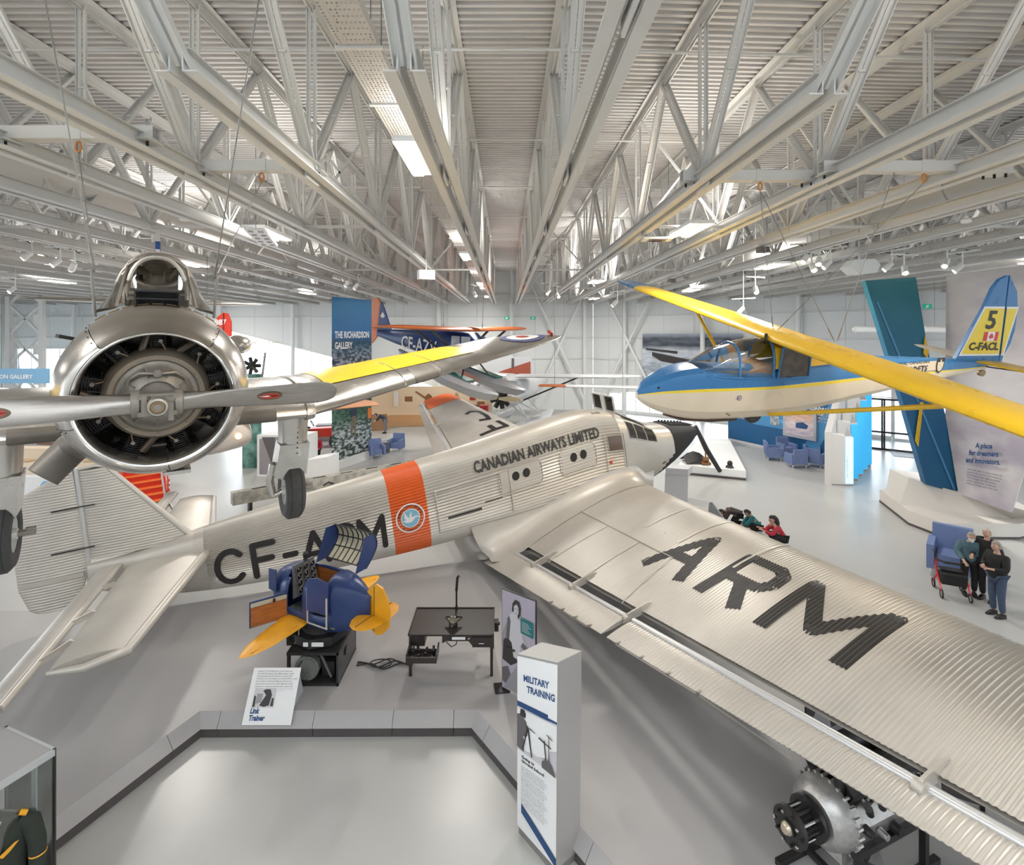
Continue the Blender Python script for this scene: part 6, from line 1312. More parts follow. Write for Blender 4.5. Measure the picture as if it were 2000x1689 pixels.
m = MB(); blob(m, [(3.9, 1.1), (5.45, 1.1), (5.45, 2.3), (3.9, 2.3)], lambda a, b: qf(8)(a, b)+qn*.125); sc_ = m.o('screen', print_mat('screen_image', [(0, (.30, .30, .45), (.6, .5, .55)), (.5, (.55, .45, .5), (.8, .7, .68)), (1, (.55, .25, .12), (.75, .5, .35))], 2, (1, 1, 4), 4, (1.1, 2.3)), tv)
m = MB(); blob(m, [(4.5, 1.5), (5.1, 1.5), (5.2, 1.7), (4.9, 1.85), (4.5, 1.75)], lambda a, b: qf(8)(a, b)+qn*.13); m.o('picture_plane', M_navy, sc_)
# ---- lit portal of five fins
M_lit = mat('lit_panel', (.5, .8, 1), .5, emit=(.50, .80, 1.0), estr=.75); M_lit2 = mat('lit_panel_deep', (.05, .45, .8), .5, emit=(.02, .33, .70), estr=.45); M_fin = mat('portal_white', (.70, .68, .65), .5)
pf_ = empty('lit_portal', (0, 0, 0), label='white gabled portal of five fins with glowing blue lettered edges', cat='portal')
words = ['INSPIRE', 'IGNITE', 'EXPLORE', 'DISCOVER', 'SUPPORT']
for k in range(5):
    u = k/4; b = V((14.62, 22.1, 0)).lerp(V((17.7, 25.3, 0)), u); h = 2.15+.42*k; wv = V((.32, -.02, 0)); dp = V((-.50, .12, 0))
    m = MB(); m.prism([b+up*.06, b+dp+up*.06, b+dp+up*(h+.1), b+up*(h+.0)], V((-.02, .03, 0)) if False else wv*1.0); fin_ = m.o('fin', M_fin, pf_)
    m = MB(); fo = V((.02, -.012, 0)); m.prism([b+up*.10+fo+V((0, -.02, 0)), b+wv+up*.10+fo+V((0, -.02, 0)), b+wv+up*(h-.05)+fo+V((0, -.02, 0)), b+up*(h-.05)+fo+V((0, -.02, 0))], V((0, -.012, 0))); lp = m.o('lit_face', M_lit if k == 0 else M_lit2, fin_)
    m = MB(); m.prism([b+up*(h), b+wv+up*(h), b+wv+V((.1, .4, .42)), b+V((-.2, .4, .42))+dp*.3+up*h*0] if False else [b+up*h, b+wv+up*h, b+wv*.6+up*(h+.35)+V((.1, .3, 0))], V((.02, .04, 0))); m.o('gable', mat('gable_grey', (.35, .36, .37), .4), fin_)
    text('lettering', words[k], lambda x, y: b+V((.23-y*.9, -.05, .35+x)), M_paper, lp, size=.30, bold=.008)
    m = MB(); m.prism([b+V((0, -.02, 0)), b+wv+V((0, -.02, 0)), b+wv+dp, b+dp], up*.06); m.o('fin_toe', M_g3, fin_)
m = MB(); a0 = V((14.10, 22.25, 2.25)); a1 = V((16.9, 25.6, 4.15)); m.prism([V((14.12, 22.2, 0)), V((14.12, 22.2, 2.3)), V((15.9, 24.2, 3.9)), V((17.0, 25.4, 4.0)), V((17.0, 25.4, 0))], V((-.25, .08, 0))); m.o('portal_side', M_fin, pf_)
# ---- mural photo on the right wall
mu = empty('wall_photo', (7.5, 44, 0), label='large black and white photograph of a ski plane on snow on the far right wall', cat='photograph')
m = MB(); m.prism([Rr(4.6, 1.9, .35), Rr(12.0, 1.9, .35), Rr(12.0, 6.55, .35), Rr(4.6, 6.55, .35)], Rr(0, 0, .05)-Rr(0, 0, 0)); mo_ = m.o('print', print_mat('ski_photo', [(0, (.18, .20, .25), (.45, .5, .58)), (.45, (.3, .35, .42), (.62, .66, .72)), (.72, (.4, .45, .52), (.66, .7, .76)), (.80, (.03, .04, .06), (.10, .12, .15)), (.92, (.04, .05, .07), (.14, .16, .2)), (1, (.35, .4, .5), (.4, .45, .55))], 1.2, (1, 1, 3), 8, (1.9, 6.55)), mu)
mf_ = lambda k: (lambda x, y: Rr(4.6+x, y, .43+.01*k)); 
print_blobs(mo_, lambda k: mf_(k), [(M_g1, [(.8, 5.1), (3.6, 4.6), (5.4, 4.3), (5.3, 3.8), (3.4, 4.1), (1.5, 4.4), (.8, 4.8)]), (M_g1, [(.3, 5.4), (2.8, 5.2), (2.8, 5.0), (.3, 5.25)]), (M_g1, [(4.8, 4.9), (5.2, 4.9), (5.5, 3.3), (5.2, 3.3)]), (M_g2, [(1.2, 3.6), (3.0, 3.3), (3.0, 3.1), (1.2, 3.4)])])
# ---- red-roofed house mural, cream display wall, wooden gallery floor
hm = empty('house_mural', (0, 0, 0), label='mural print of a white building with a red tiled roof behind the float planes', cat='mural')
m = MB(); m.box((.25, 40.5, 3.1), (3.6, .08, 3.2)); hp_ = m.o('print', mat('mural_sky', (.62, .64, .66), .6), hm); hf = lambda k: (lambda x, y: V((-1.55+x, 40.45-.005*k, 1.5+y)))
print_blobs(hp_, hf, [(mat('mural_red', (.38, .09, .05), .6), [(.2, 1.7), (3.5, 1.7), (3.5, 2.85), (1.5, 2.2)]), (M_paper, [(.2, .7), (3.5, .7), (3.5, 1.7), (.2, 1.7)]), (M_g2, [(2.0, 2.3), (2.2, 2.3), (2.2, 3.1), (2.0, 3.1)]), (M_g3, [(.9, 1.35), (1.6, 1.35), (1.6, 1.55), (.9, 1.55)])])
cw = empty('cream_display_wall', (0, 0, 0), label='long cream display wall with two standing figures in prints', cat='exhibit wall')
M_crm = mat('cream_wall', (.74, .62, .46), .6); m = MB(); m.box((-5.2, 41.2, 1.15), (8.2, .2, 2.3)); cwb = m.o('wall_body', M_crm, cw); m = MB(); m.prism([(-9.3, 41.1, 0), (-10.6, 37.2, 0), (-10.6, 37.2, 2.4), (-9.3, 41.1, 2.4)], (-.15, 0, 0)); m.o('return_panel', M_crm, cw)
cf = lambda k: (lambda x, y: V((-9.2+x, 41.09-.004*k, y)))
M_brn = mat('print_brown', (.25, .12, .05), .6); M_tan = mat('print_tan', (.50, .34, .18), .6)
print_blobs(cwb, cf, [(M_brn, [(2.6, .1), (2.8, .1), (2.95, .7), (3.2, .15), (3.35, .15), (3.2, 1.1), (3.3, 1.5), (3.0, 1.75), (2.7, 1.5), (2.0, 1.95), (1.9, 1.85), (2.7, 1.3), (2.7, .8)]), (M_tan, [(5.0, .05), (5.5, .05), (5.6, 1.2), (5.4, 1.55), (5.35, 1.8), (5.15, 1.8), (5.1, 1.55), (4.9, 1.2)]), (M_brn, [(1.1, 1.1), (1.7, 1.1), (1.7, 1.5), (1.1, 1.5)]), (M_brn, [(3.5, 1.0), (4.0, 1.0), (4.0, 1.35), (3.5, 1.35)]), (mat('print_red', (.35, .04, .03), .6), [(6.3, 1.2), (6.8, 1.2), (6.8, 1.6), (6.3, 1.6)]), (M_brn, [(6.9, .7), (7.5, .7), (7.5, 1.1), (6.9, 1.1)]), (M_paper, [(.2, .7), (.6, .7), (.6, 1.9), (.2, 1.9)])])
m = MB(); m.add([(-10.8, 41.5, .012), (-1.2, 41.5, .012), (-1.0, 36.8, .012), (-8.4, 35.8, .012), (-10.8, 37.0, .012)], [(0, 4, 3, 2, 1)]); m.o('floor_wood', mat('gallery_wood', (.42, .22, .08), .35, noise=.15, nscale=3), None, kind='structure')
for k, (x, mt, lb) in enumerate(((-2.3, M_dark, 'black oil drum by the float plane'), (-1.55, mat('drum_red', (.35, .02, .02), .35), 'red oil drum by the float plane'))):
    t = empty('oil_drum', (x, 36.2, 0), label=lb, cat='drum'); m = MB(); m.lathe([(0, 0), (0, .32), (.02, .33), (.5, .32), (.52, .335), (.54, .32), (1.0, .32), (1.02, .335), (1.04, .32), (1.5, .33), (1.5, .0)], (0, 0, 0), (0, 0, 1), n=24); m.o('drum_body', mt, t)
for k, (x, y, w_, h_, lb) in enumerate(((-9.0, 34.8, 1.8, 1.1, 'wooden craft counter at the gallery mouth'), (-10.6, 31.5, 1.9, .95, 'grey angular desk by the banner'))):
    t = empty('counter', (x, y, 0), (0, 0, .2), lb, 'counter'); m = MB(); m.box((0, 0, h_/2), (w_, .7, h_)); m.o('counter_body', mat('counter_wood', (.30, .17, .08), .6) if k == 0 else M_g3, t); m = MB(); m.box((0, 0, h_+.02), (w_+.1, .8, .05)); m.o('counter_top', M_tan if k == 0 else M_g2, t)
# ---- leaning pylons and their stepped plinth
py = empty('leaning_blue_pylon', (0, 0, 0), label='leaning blue-green pylon slab with yellow stripe rising behind the glider', cat='pylon')
M_py = print_mat('pylon_print', [(0, (.008, .10, .22), (.008, .11, .24)), (.45, (.008, .10, .25), (.01, .12, .26)), (1, (.02, .16, .20), (.03, .19, .22))], 1, zr=(1, 8.6))
def pp(px, py_, d=17.8): return W(px, py_, d)
m = MB(); m.prism([pp(1690, 548), pp(1789, 541), pp(1812, 683), pp(1846, 808), pp(1872, 964), pp(1809, 946), pp(1762, 780), pp(1732, 683)], V((.10, .35, 0))); pb_ = m.o('slab', M_py, py)
m = MB(); m.add([pp(1712, 590, 17.78), pp(1715, 589, 17.78), pp(1869, 962, 17.78), pp(1864, 961, 17.78)], [(0, 1, 2, 3)]); m.o('light_blue_line', M_bl, pb_)
m = MB(); m.prism([pp(1797, 785, 17.74), pp(1803, 785, 17.74), pp(1793, 872, 17.74), pp(1787, 860, 17.74)], V((0, -.02, 0))); m.prism([pp(1806, 655, 17.74), pp(1813, 683, 17.74), pp(1811, 700, 17.74), pp(1803, 690, 17.74)], V((0, -.02, 0))); m.o('yellow_edge', M_gyel, pb_, kind='stuff')
cs_ = empty('cloud_printed_slab', (0, 0, 0), label='white leaning slab printed with clouds and the words A place for dreamers and innovators', cat='pylon')
M_cloud = print_mat('cloud_print', [(0, (.42, .38, .44), (.62, .58, .60)), (.25, (.40, .36, .42), (.66, .62, .62)), (.5, (.60, .55, .56), (.70, .66, .65)), (.75, (.48, .44, .46), (.64, .58, .56)), (1, (.44, .42, .46), (.60, .56, .54))], .55, (1, 1, 1.8), 5, (1, 8.6), contrast=(.38, .6))
R0, R1_, R2, R3, R4 = W(1872, 964, 17.7), W(1976, 1001, 15.6), W(2070, 700, 14.9), W(2100, 510, 14.9), W(1848, 537, 17.9)
m = MB(); m.prism([R0, R1_, R2, R3, R4, W(1846, 808, 17.8)], V((.30, .25, 0))); cl = m.o('slab', M_cloud, cs_)
e1 = (R1_-R0); e1.z = 0; e1.normalize(); e3 = V((.06, 0, 1)); cfn = lambda x, y: R0+e1*x+V((.085*y, 0, y))+V((-.03, -.03, 0))+V((-e1.y, e1.x, 0))*(-.09 if (-e1.y) > 0 else .09)
text('lettering', 'A place\nfor dreamers\nand innovators.', lambda x, y: cfn(1.0+x*.92, 1.80+y+.17*x), M_navy, cl, size=.235, bold=.008, align='CENTER', lines=1.05)
text('body_text', 'From bush pilots to rocket builders the\npeople of this province have looked up\nand wondered what might be possible.\nTheir courage, their skill and their\nstubborn good cheer carried mail,\nmedicine and hope across the north.', lambda x, y: cfn(.42+x, .95+y+.1*x), M_ink, cl, size=.085, lines=1.1)
st_ = empty('stepped_white_bench', (0, 0, 0), label='faceted white bench plinth at the foot of the leaning slabs', cat='plinth')
M_bench = mat('bench_white', (.66, .62, .57), .45)
g = [V((13.85, 17.6, 0)), V((14.06, 16.4, 0)), V((16.4, 16.35, 0)), V((18.2, 17.0, 0)), V((18, 21, 0)), V((14.6, 20, 0))]
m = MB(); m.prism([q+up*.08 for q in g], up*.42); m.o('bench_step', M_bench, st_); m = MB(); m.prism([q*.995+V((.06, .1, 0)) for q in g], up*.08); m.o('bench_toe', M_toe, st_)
m = MB(); A0, A1, A2, A3 = V((14.0, 18.2, .5)), V((16.6, 15.9+.9, .5)), V((18.1, 17.2, .5)), V((18.0, 20.8, .5)); m.loft([[A0, A1, A2, A3, V((14.7, 19.8, .5))], [W(1775, 934, 18.2), W(1876, 962, 17.6), W(2005, 1006, 15.8)+V((.4, .3, 0)), V((18, 20, .9)), V((14.7, 19.6, 1.4))]]); m.o('bench_block', M_bench, st_)
# ---- plinth with small exhibits beyond the transport's nose
fp_ = empty('angled_white_plinth', (0, 0, 0), label='low white angled plinth beyond the black nose of the transport airplane', cat='plinth')
g = [F(1325, 925), F(1457, 938), F(1425, 872), F(1362, 872)]; m = MB(); m.prism([q+up*.10 for q in g], up*.32); m.o('plinth_top', M_white, fp_); m = MB(); m.prism([q*.998 for q in g], up*.10); m.o('plinth_toe', M_toe, fp_)
t = empty('dark_float_hull', W(1354, 893, 24.5)+V((0, 0, -.25)), label='dark open hull shell lying on the angled white plinth', cat='hull'); m = MB(); m.loft([[V((x, -.5, .05+.12*math.cos(x*3))), V((x, 0, .5*(1-x*x*2)+.05)), V((x, .5, .05))] for x in (-.5, -.3, 0, .3, .5)], closed=False); m.o('shell', M_char, t)
t = empty('small_brown_winch', W(1378, 902, 24)+V((0, 0, -.1)), label='small brown winch standing on the angled plinth', cat='winch'); m = MB(); m.box((0, 0, .05), (.4, .3, .1)); m.cyl((-.12, 0, .22), (.12, 0, .22), .12, n=14); m.bar((0, 0, .1), (0, 0, .8), .05); m.o('winch_body', mat('winch_brown', (.22, .10, .04), .6), t)
t = empty('seated_bear_figure', W(1425, 915, 23.5)+V((0, 0, -.25)), label='small dark seated figure at the right end of the angled plinth', cat='figure'); m = MB(); m.ball((0, 0, .22), (.2, .18, .24)); m.o('body', M_char, t); m = MB(); m.ball((0, -.03, .5), (.12, .12, .13)); m.o('head', M_char, t); m = MB(); m.ball((.12, -.16, .08), (.08, .16, .08)); m.o('leg', M_char, t)
t = empty('leaning_dark_spar', (0, 0, 0), label='long dark diagonal spar leaning from the plinth to the black nose', cat='spar'); m = MB(); m.tube([W(1406, 920, 23.2), W(1380, 878, 23.0), W(1358, 832, 22.8)], [.10, .12, .09], n=8); m.o('spar_body', M_char, t)
t = empty('hexagonal_white_pedestal', F(1322, 975), label='white faceted pedestal under the black nose of the transport', cat='pedestal'); m = MB(); m.prism([V((-.5, 0, 0)), V((.3, -.3, 0)), V((.5, .2, 0)), V((-.2, .6, 0))], (.05, .05, 1.0)); m.prism([V((-.45, 0, 1.0)), V((.35, -.25, 1.0)), V((.7, .25, 1.0)), V((-.15, .65, 1.0))], (.0, .0, .25)); m.o('pedestal_body', mat('pedestal', (.5, .5, .52), .45), t, kind='stuff')
t = empty('grey_reading_panel', (0, 0, 0), label='pale grey slanting reading panel beside the kneeling child', cat='reading panel'); g = F(1427, 1032); m = MB(); m.prism([W(1385, 981, 16.2), W(1390, 980, 16.2), W(1426, 1030, 16.9), W(1382, 1012, 17.0)], V((.05, .12, 0))); m.o('panel', mat('reading_grey', (.40, .43, .45), .4), t)
m = MB(); m.bar(W(1400, 1010, 17.0), F(1402, 1035), .08); m.o('panel_post', M_g2, t)
t = empty('low_dark_table', (0, 0, 0), label='low dark table edge beside the grey reading panel', cat='table'); q = F(1365, 1030); m = MB(); m.box((q.x, q.y, .38), (1.2, .7, .05), rot=-.3); m.o('top', M_g1, t); m = MB(); m.box((q.x, q.y, .18), (.6, .4, .36), rot=-.3); m.o('base', M_g2, t)
# ---- pale timber box beam (aircraft spar) lying on trestles behind the transport
sb_ = empty('pale_box_spar', (-9.8, 18.3, 0), (0, 0, math.atan2(4.8, 6.0)), 'long pale riveted box spar on trestles behind the transport fuselage', 'spar'); sL = 10.5
m = MB(); m.box((sL/2, 0, .68), (sL, .35, .44)); bx_ = m.o('box_beam', mat('worn_spar', (.42, .41, .36), .6, noise=.45, nscale=4, bump=.2), sb_)
for k in range(9): m = MB(); m.box((.9+1.1*k, -.02, .902), (.5, .12, .006)); m.o('slot', M_slot, bx_)
m = MB(); m.tube([(3.2, -.2, .6), (3.4, -.22, .7), (3.6, -.2, .6)], .03); m.o('fitting', M_char, bx_)
for x in (.6, 4, 8): m = MB(); m.box((x, 0, .23), (.1, .3, .46)); m.o('trestle', M_char, sb_)
# ---- left: stairs, delineator post, counter with painting, gallery sign
rs_ = empty('red_steel_stairs', F(285, 994), (0, 0, -.85), 'bright red steel stairs with orange treads behind the transport tail', 'stairs')
M_red = mat('stair_red', (.62, .035, .015), .4); M_tr = mat('tread_orange', (.85, .22, .05), .45)
for k in range(10): m = MB(); m.box((-.55-.25*k, .0, .10+.21*k), (.28, 1.3, .03)); m.o('tread', M_tr, rs_); m = MB(); m.box((-.69-.25*k, 0, .20+.21*k), (.02, 1.3, .19)); m.o('riser', M_red, rs_)
for y in (-.68, .68): m = MB(); m.prism([(0, y, 0), (.12, y, .12), (-2.6, y, 2.45), (-2.75, y, 2.2)] if True else [], (0, .05, 0)); m.o('stringer', M_red, rs_); m = MB(); m.tube([(.1, y, .1), (.1, y, 1.0), (-2.7, y, 3.3)], .025); m.o('handrail', M_red, rs_)
m = MB(); m.box((-3.2, 0, 2.15), (.9, 1.4, .25)); m.o('landing', M_red, rs_); m = MB(); m.bar((-3.5, -.6, 2.1), (-3.5, -.6, 0), .1); m.o('landing_post', M_red, rs_)
dp_ = empty('delineator_post', F(329, 984), label='thin red and white warning post right of the red stairs', cat='post'); m = MB(); m.cyl((0, 0, 0), (0, 0, .95), .05, .045, n=12); dq = m.o('tube', M_red, dp_)
for z in (.6, .78): m = MB(); m.cyl((0, 0, z), (0, 0, z+.09), .052, n=12); m.o('white_band', M_paper, dq)
ct = empty('gift_shop_counter', (-18.9, 20.5, 0), label='pale stepped counter with goods under the left aircraft wing', cat='counter')
for k, (z, y) in enumerate(((.9, 0), (1.35, .5), (1.8, 1.0))): m = MB(); m.box((0, y, z/2), (6.4, .5, z)); m.o('counter_step', M_crm if k else M_white, ct)
for k in range(9): m = MB(); m.box((-2.6+.65*k, .4, 1.38), (.42, .3, .03)); m.o('wood_board', M_tan, ct)
t = empty('bronze_model', (-18.2, 20.3, .92), label='spiky dark model propeller on the pale counter', cat='model'); m = MB(); m.cyl((0, 0, 0), (0, 0, .5), .02); m.bar((-.4, 0, .5), (.4, 0, .55), .05); m.bar((0, -.05, .15), (.05, 0, .9), .05); m.o('model_body', M_char, t)
t = empty('colourful_toy_display', (-16.2, 18.6, 0), label='blue and orange toy display below the pale counter', cat='display'); 
for k, (c, z) in enumerate(((M_bs, .3), (M_tr, .75), (M_bs, 1.05), (M_ink, .1))): m = MB(); m.box((-.1*k, 0, z), (.9-.1*k, .5, .3), rot=.3*k); m.o('toy_box', c, t)
t = empty('framed_painting', (-19.8, 22.47, 2.3), label='framed sunset painting on the wall above the pale counter', cat='painting'); m = MB(); 
for c, d in (((0, 0, .55), (1.5, .08, .08)), ((0, 0, -.55), (1.5, .08, .08)), ((-.72, 0, 0), (.08, .08, 1.1)), ((.72, 0, 0), (.08, .08, 1.1))): m.box(c, d)
m.o('frame', M_brn, t); m = MB(); m.box((0, .02, 0), (1.4, .03, 1.0)); m.o('mount', M_g4, t); m = MB(); m.box((0, 0, 0), (1.1, .03, .75)); m.o('canvas', print_mat('sunset', [(0, (.08, .1, .12), (.15, .15, .15)), (.5, (.5, .35, .2), (.35, .3, .25)), (1, (.12, .18, .25), (.2, .25, .3))], 2, (1, 1, 3), 5, (-.38, .38)), t)
m = MB(); m.box((-19.2, 22.55, 1.8), (8, .1, 3.6)); m.o('wall_partition', M_g4, None, kind='structure')
gs = empty('blue_gallery_sign', (-24.4, 25.0, 4.0), label='pale blue sign reading THE PATERSON GALLERY at the left edge', cat='sign'); m = MB(); m.box((0, 0, .5), (4.2, .1, .72)); m.o('board', mat('sign_blue', (.16, .36, .55), .5), gs); text('lettering', 'THE PATERSON GALLERY', lambda x, y: V((-1.75+x, -.06, .38+y)), M_paper, gs, size=.27, bold=.008)
for x in (-1.8, 1.8): m = MB(); m.bar((x, 0, -4), (x, 0, .3), .06); m.o('post', M_steel, gs)
# lattice lift shaft at far left
ls = empty('trim_4', (-33, 34, 0), kind='structure')
for x in (0, 2.2): m = MB(); m.bar((x, 0, 0), (x, 0, 10.5), .28); m.o('shaft_post', M_steel, ls)
for k in range(5):
    z = .5+2*k; m = MB(); m.bar((0, 0, z), (2.2, 0, z+2), .12); m.o('shaft_brace', M_steel, ls); m = MB(); m.bar((2.2, 0, z), (0, 0, z+2), .12); m.o('shaft_brace', M_steel, ls); m = MB(); m.box((1.95, -.1, z+1), (.5, .05, .7)); m.o('brace_plate', M_steel, ls)
for k in range(9): m = MB(); m.bar((-1.6+.2*k, -.5, .5), (-1.6+.2*k, -.5, 10.5), .03); m.o('shaft_rod', M_g3, ls)
# exit signs
M_exit = mat('exit_green', (0, .25, .14), .5, emit=(0, .30, .18), estr=.5)
for k, (px, py_, d, lb) in enumerate(((990, 621, 41, 'green exit sign left on the far white wall'), (1041, 621, 41, 'green exit sign right on the far white wall'), (1811, 598, 26, 'green exit sign right of the blue pylon top'), (79, 618, 40, 'upper green exit sign at far left'), (69, 733, 40, 'lower green exit sign at far left'))):
    p = W(px, py_, d); t = empty('exit_sign', p, label=lb, cat='exit sign', group='green exit signs'); m = MB(); m.box((0, 0, 0), (.42, .06, .24)); bdy = m.o('sign_body', M_exit, t); m = MB(); blob(m, [(-.12, -.08), (.0, -.08), (.08, .02), (.02, .08), (-.06, .06)], lambda a, b: V((a, -.035, b))); m.o('pictogram', M_paper, bdy); m = MB(); m.cyl((0, 0, .12), (0, 0, ZD+.12-p.z), .006, n=4); m.o('suspension_rod', M_steel, t)
# ---- entrance doors
dr_ = empty('door_1', (21.3, 28.9, 0), (0, 0, -.62), kind='structure')
for x in (-1.5, -.05, .05, 1.5): m = MB(); m.box((x, 0, 1.45), (.09, .10, 2.9)); m.o('door_frame', M_dark, dr_)
for z in (.05, 1.0, 2.85): m = MB(); m.box((0, 0, z), (3.0, .10, .10)); m.o('door_rail', M_dark, dr_)
m = MB(); m.box((0, 0, 1.45), (2.9, .02, 2.8)); m.o('door_glass', M_glass, dr_)
m = MB(); m.box((-1.3, -.2, 1.3), (.5, .05, 1.5)); m.o('red_notice', M_red, dr_)
m = MB(); q = F(1795, 890); m.box((q.x, q.y, .01), (2.4, 1.6, .015), rot=-.5); t = m.o('door_mat', M_g3); tag(t, 'grey rectangular door mat inside the glass entrance', 'mat')
# ---- white graphic boxes under the trainer wheel
for k, (px0, px1, py0, py1, lb) in enumerate(((502, 598, 935, 858, 'white block printed with a grey aeroplane nose below the hanging wheel'), (598, 640, 930, 882, 'narrow white block beside the red-shirted mannequin'))):
    q0_, q1_ = F(px0, py1+72), F(px1, py1+72-(8 if k else 0)); h_ = 2.1; t = empty('graphic_block', q0_, label=lb, cat='display block'); L_ = (q1_-q0_); L_.z = 0
    m = MB(); m.prism([V((0, 0, 0)), L_, L_+V((.2, .9, 0)), V((.2, .9, 0))], up*(1.9 if k == 0 else 1.2)); bl_ = m.o('block', M_white, t); ln = L_.length; e_ = L_.normalized()
    if k == 0: print_blobs(bl_, lambda kk: (lambda x, y: e_*x*ln+up*y*1.9+V((0, -.01-.004*kk, 0))), [(M_g3, [(.05, .05), (.95, .03), (.95, .5), (.6, .95), (.3, .95), (.05, .9)]), (M_g2, [(.1, .95), (.35, .95), (.6, .45), (.3, .3)]), (M_g1, [(.4, .05), (.6, .35), (.9, .3), (.95, .1), (.7, .02)])])
# ---- tractor and mannequin
tr_ = empty('old_red_tractor', F(622, 872), (0, 0, .3), 'old red and grey tractor beside the banner', 'tractor')
for x, r, y in ((-.7, .55, -.6), (-.7, .55, .6), (.9, .32, -.45), (.9, .32, .45)): m = MB(); m.lathe([(-.12, r*.5), (-.12, r), (.12, r), (.12, r*.5)], (x, y, r), (0, 1, 0), n=24); w_ = m.o('wheel', M_rubber, tr_); m = MB(); m.cyl((x, y-.08, r), (x, y+.08, r), r*.5, n=16); m.o('wheel_centre', M_red, w_)
m = MB(); m.box((.3, 0, .85), (1.5, .6, .5)); m.o('bonnet', M_red, tr_); m = MB(); m.box((1.08, 0, .95), (.12, .7, .8)); m.o('radiator', M_g2, tr_); m = MB(); m.lathe([(0, .20), (.02, .22), (.04, .2)], (-.35, 0, 1.35), (1, 0, .6), n=20); m.o('steering_wheel', M_dark, tr_); m = MB(); m.box((-.7, 0, 1.0), (.4, .45, .1)); m.o('seat', M_g1, tr_)
# ---- blue float plane hung nose-down ------------------------------------------------
M_bpo = mat('wing_orange', (.50, .13, .03), .45, noise=.1, nscale=2); M_bpb = mat('hull_navy', (.01, .035, .14), .35); M_grn = mat('float_green', (.01, .07, .05), .4); M_fl = mat('float_silver', (.45, .46, .48), .35, .7)
bp_ = empty('blue_orange_float_plane', (-2.2, 26, 6.55), (math.radians(0), math.radians(3), -math.radians(35)), 'blue float plane with orange wings and CF-AZV lettering hanging at the back', 'airplane')
def bring(x, w, zb, zt, n=16): return [V((x, w*math.copysign(abs(math.cos(6.283*i/n))**.6, math.cos(6.283*i/n)), (zb+zt)/2+(zt-zb)/2*math.copysign(abs(math.sin(6.283*i/n))**.6, math.sin(6.283*i/n)))) for i in range(n)]
m = MB(); m.loft([bring(*q) for q in ((-6.4, .06, -.45, -.1), (-4.5, .32, -.85, 0), (-2.5, .50, -1.2, .1), (-.8, .58, -1.4, .15), (.7, .6, -1.45, .12), (1.3, .55, -1.4, -.35), (1.8, .5, -1.2, -.4), (2.1, .3, -1.0, -.55))]); bf_ = m.o('fuselage', M_bpb, bp_, ang=.8)
m = MB(); m.prism([V((x, -.04, z)) for x, z in ((-5.2, -.1), (-5.9, 1.2), (-6.1, 1.5), (-6.35, 1.4), (-6.4, -.2), (-6.2, -.5))], (0, .08, 0)); m.o('fin', M_bpb, bp_)
m = MB(); m.prism([V((x, -.045, z)) for x, z in ((-6.2, 1.5), (-6.45, 1.75), (-6.8, 1.75), (-7.05, 1.45), (-7.15, .6), (-7.1, -.4), (-6.8, -.9), (-6.4, -.5))], (0, .09, 0)); m.o('rudder', M_bpo, bp_)
for s in (-1, 1):
    m = MB(); m.loft(wing_rings([((.95, s*.3, .22), (-1.0, s*.3, .16), .13, .02), ((.95, s*2.5, .26), (-1.0, s*2.5, .2), .13, .02), ((.9, s*4.4, .30), (-.95, s*4.4, .24), .12, .02), ((.6, s*5.1, .32), (-.8, s*5.1, .28), .1, .02), ((.1, s*5.45, .33), (-.4, s*5.45, .3), .08, 0)], 10)); m.o('wing', M_bpo, bp_)
    m = MB(); m.loft(wing_rings([((-5.6, s*.05, .05), (-6.9, s*.05, .05), .06, 0), ((-5.8, s*1.4, .05), (-6.8, s*1.4, .05), .06, 0), ((-6.2, s*1.7, .05), (-6.6, s*1.7, .05), .06, 0)], 6)); m.o('tailplane', M_bpo, bp_)
    for x in (.6, -.5): m = MB(); m.bar((x*.7, s*.55, -1.2), (x, s*2.9, .2), .09); m.o('wing_strut', M_dark, bp_)
    m = MB(); m.loft([[V((x, s*1.15+a*w, -2.25+z*h+u-.21*x)) for a, z in ((-1, .4), (-.7, 1), (.7, 1), (1, .4), (0, -.8))] for x, w, h, u in ((-3.3, .08, .15, .45), (-2.2, .3, .3, .2), (-.3, .4, .4, 0), (1.6, .4, .4, 0), (2.7, .28, .3, .12), (3.2, .06, .1, .28))]); fo_ = m.o('float', M_fl, bp_, ang=.4)
    m = MB(); m.prism([V((x, s*1.15+a, -1.84+u-.21*x)) for x, a, u in ((-2.6, -.2, .02), (1.6, -.3, .0), (1.6, .3, .0), (-2.6, .2, .02))], (0, 0, .06)); m.o('float_deck', M_grn, fo_)
    for x in (-1.2, 1.0): m = MB(); m.bar((x, s*1.15, -1.95-.21*x), (x*.6, s*.4, -1.2), .07); m.o('float_strut', M_dark, bp_)
    for x0, x1 in ((-.2, .35), (.45, 1.0)): m = MB(); m.prism([(x0, s*.60, -.6), (x1, s*.62, -.6), (x1, s*.6, -.1), (x0, s*.6, -.1)], (0, s*.02, 0)); m.o('cabin_window', mat('pale_glass', (.30, .34, .38), .1), bf_)
m = MB(); m.prism([(1.05, -.45, -.32), (1.5, -.42, -.62), (1.5, .42, -.62), (1.05, .45, -.32)], (.15, 0, .12)); m.o('windscreen', MATS['pale_glass'], bf_)
text('lettering', 'CF-AZV', lambda x, y: V((-4.0+x, -(.37+.07*max(0, x)*1.05+.03), -.98+y-.06*x)), M_paper, bf_, size=1.0, bold=.015, sx=.82)
text('lettering', 'CF', lambda x, y: V((.5-y*1.2, -3.9+x, .48)), M_bpb, bp_, size=1.0); 
m = MB(); blob(m, [(-.25, 0), (0, -.12), (.25, 0), (0, .25)], lambda a, b: V((-5.95+a*.8, -.05, .7+b))); m.o('tail_emblem', M_g4, bp_)
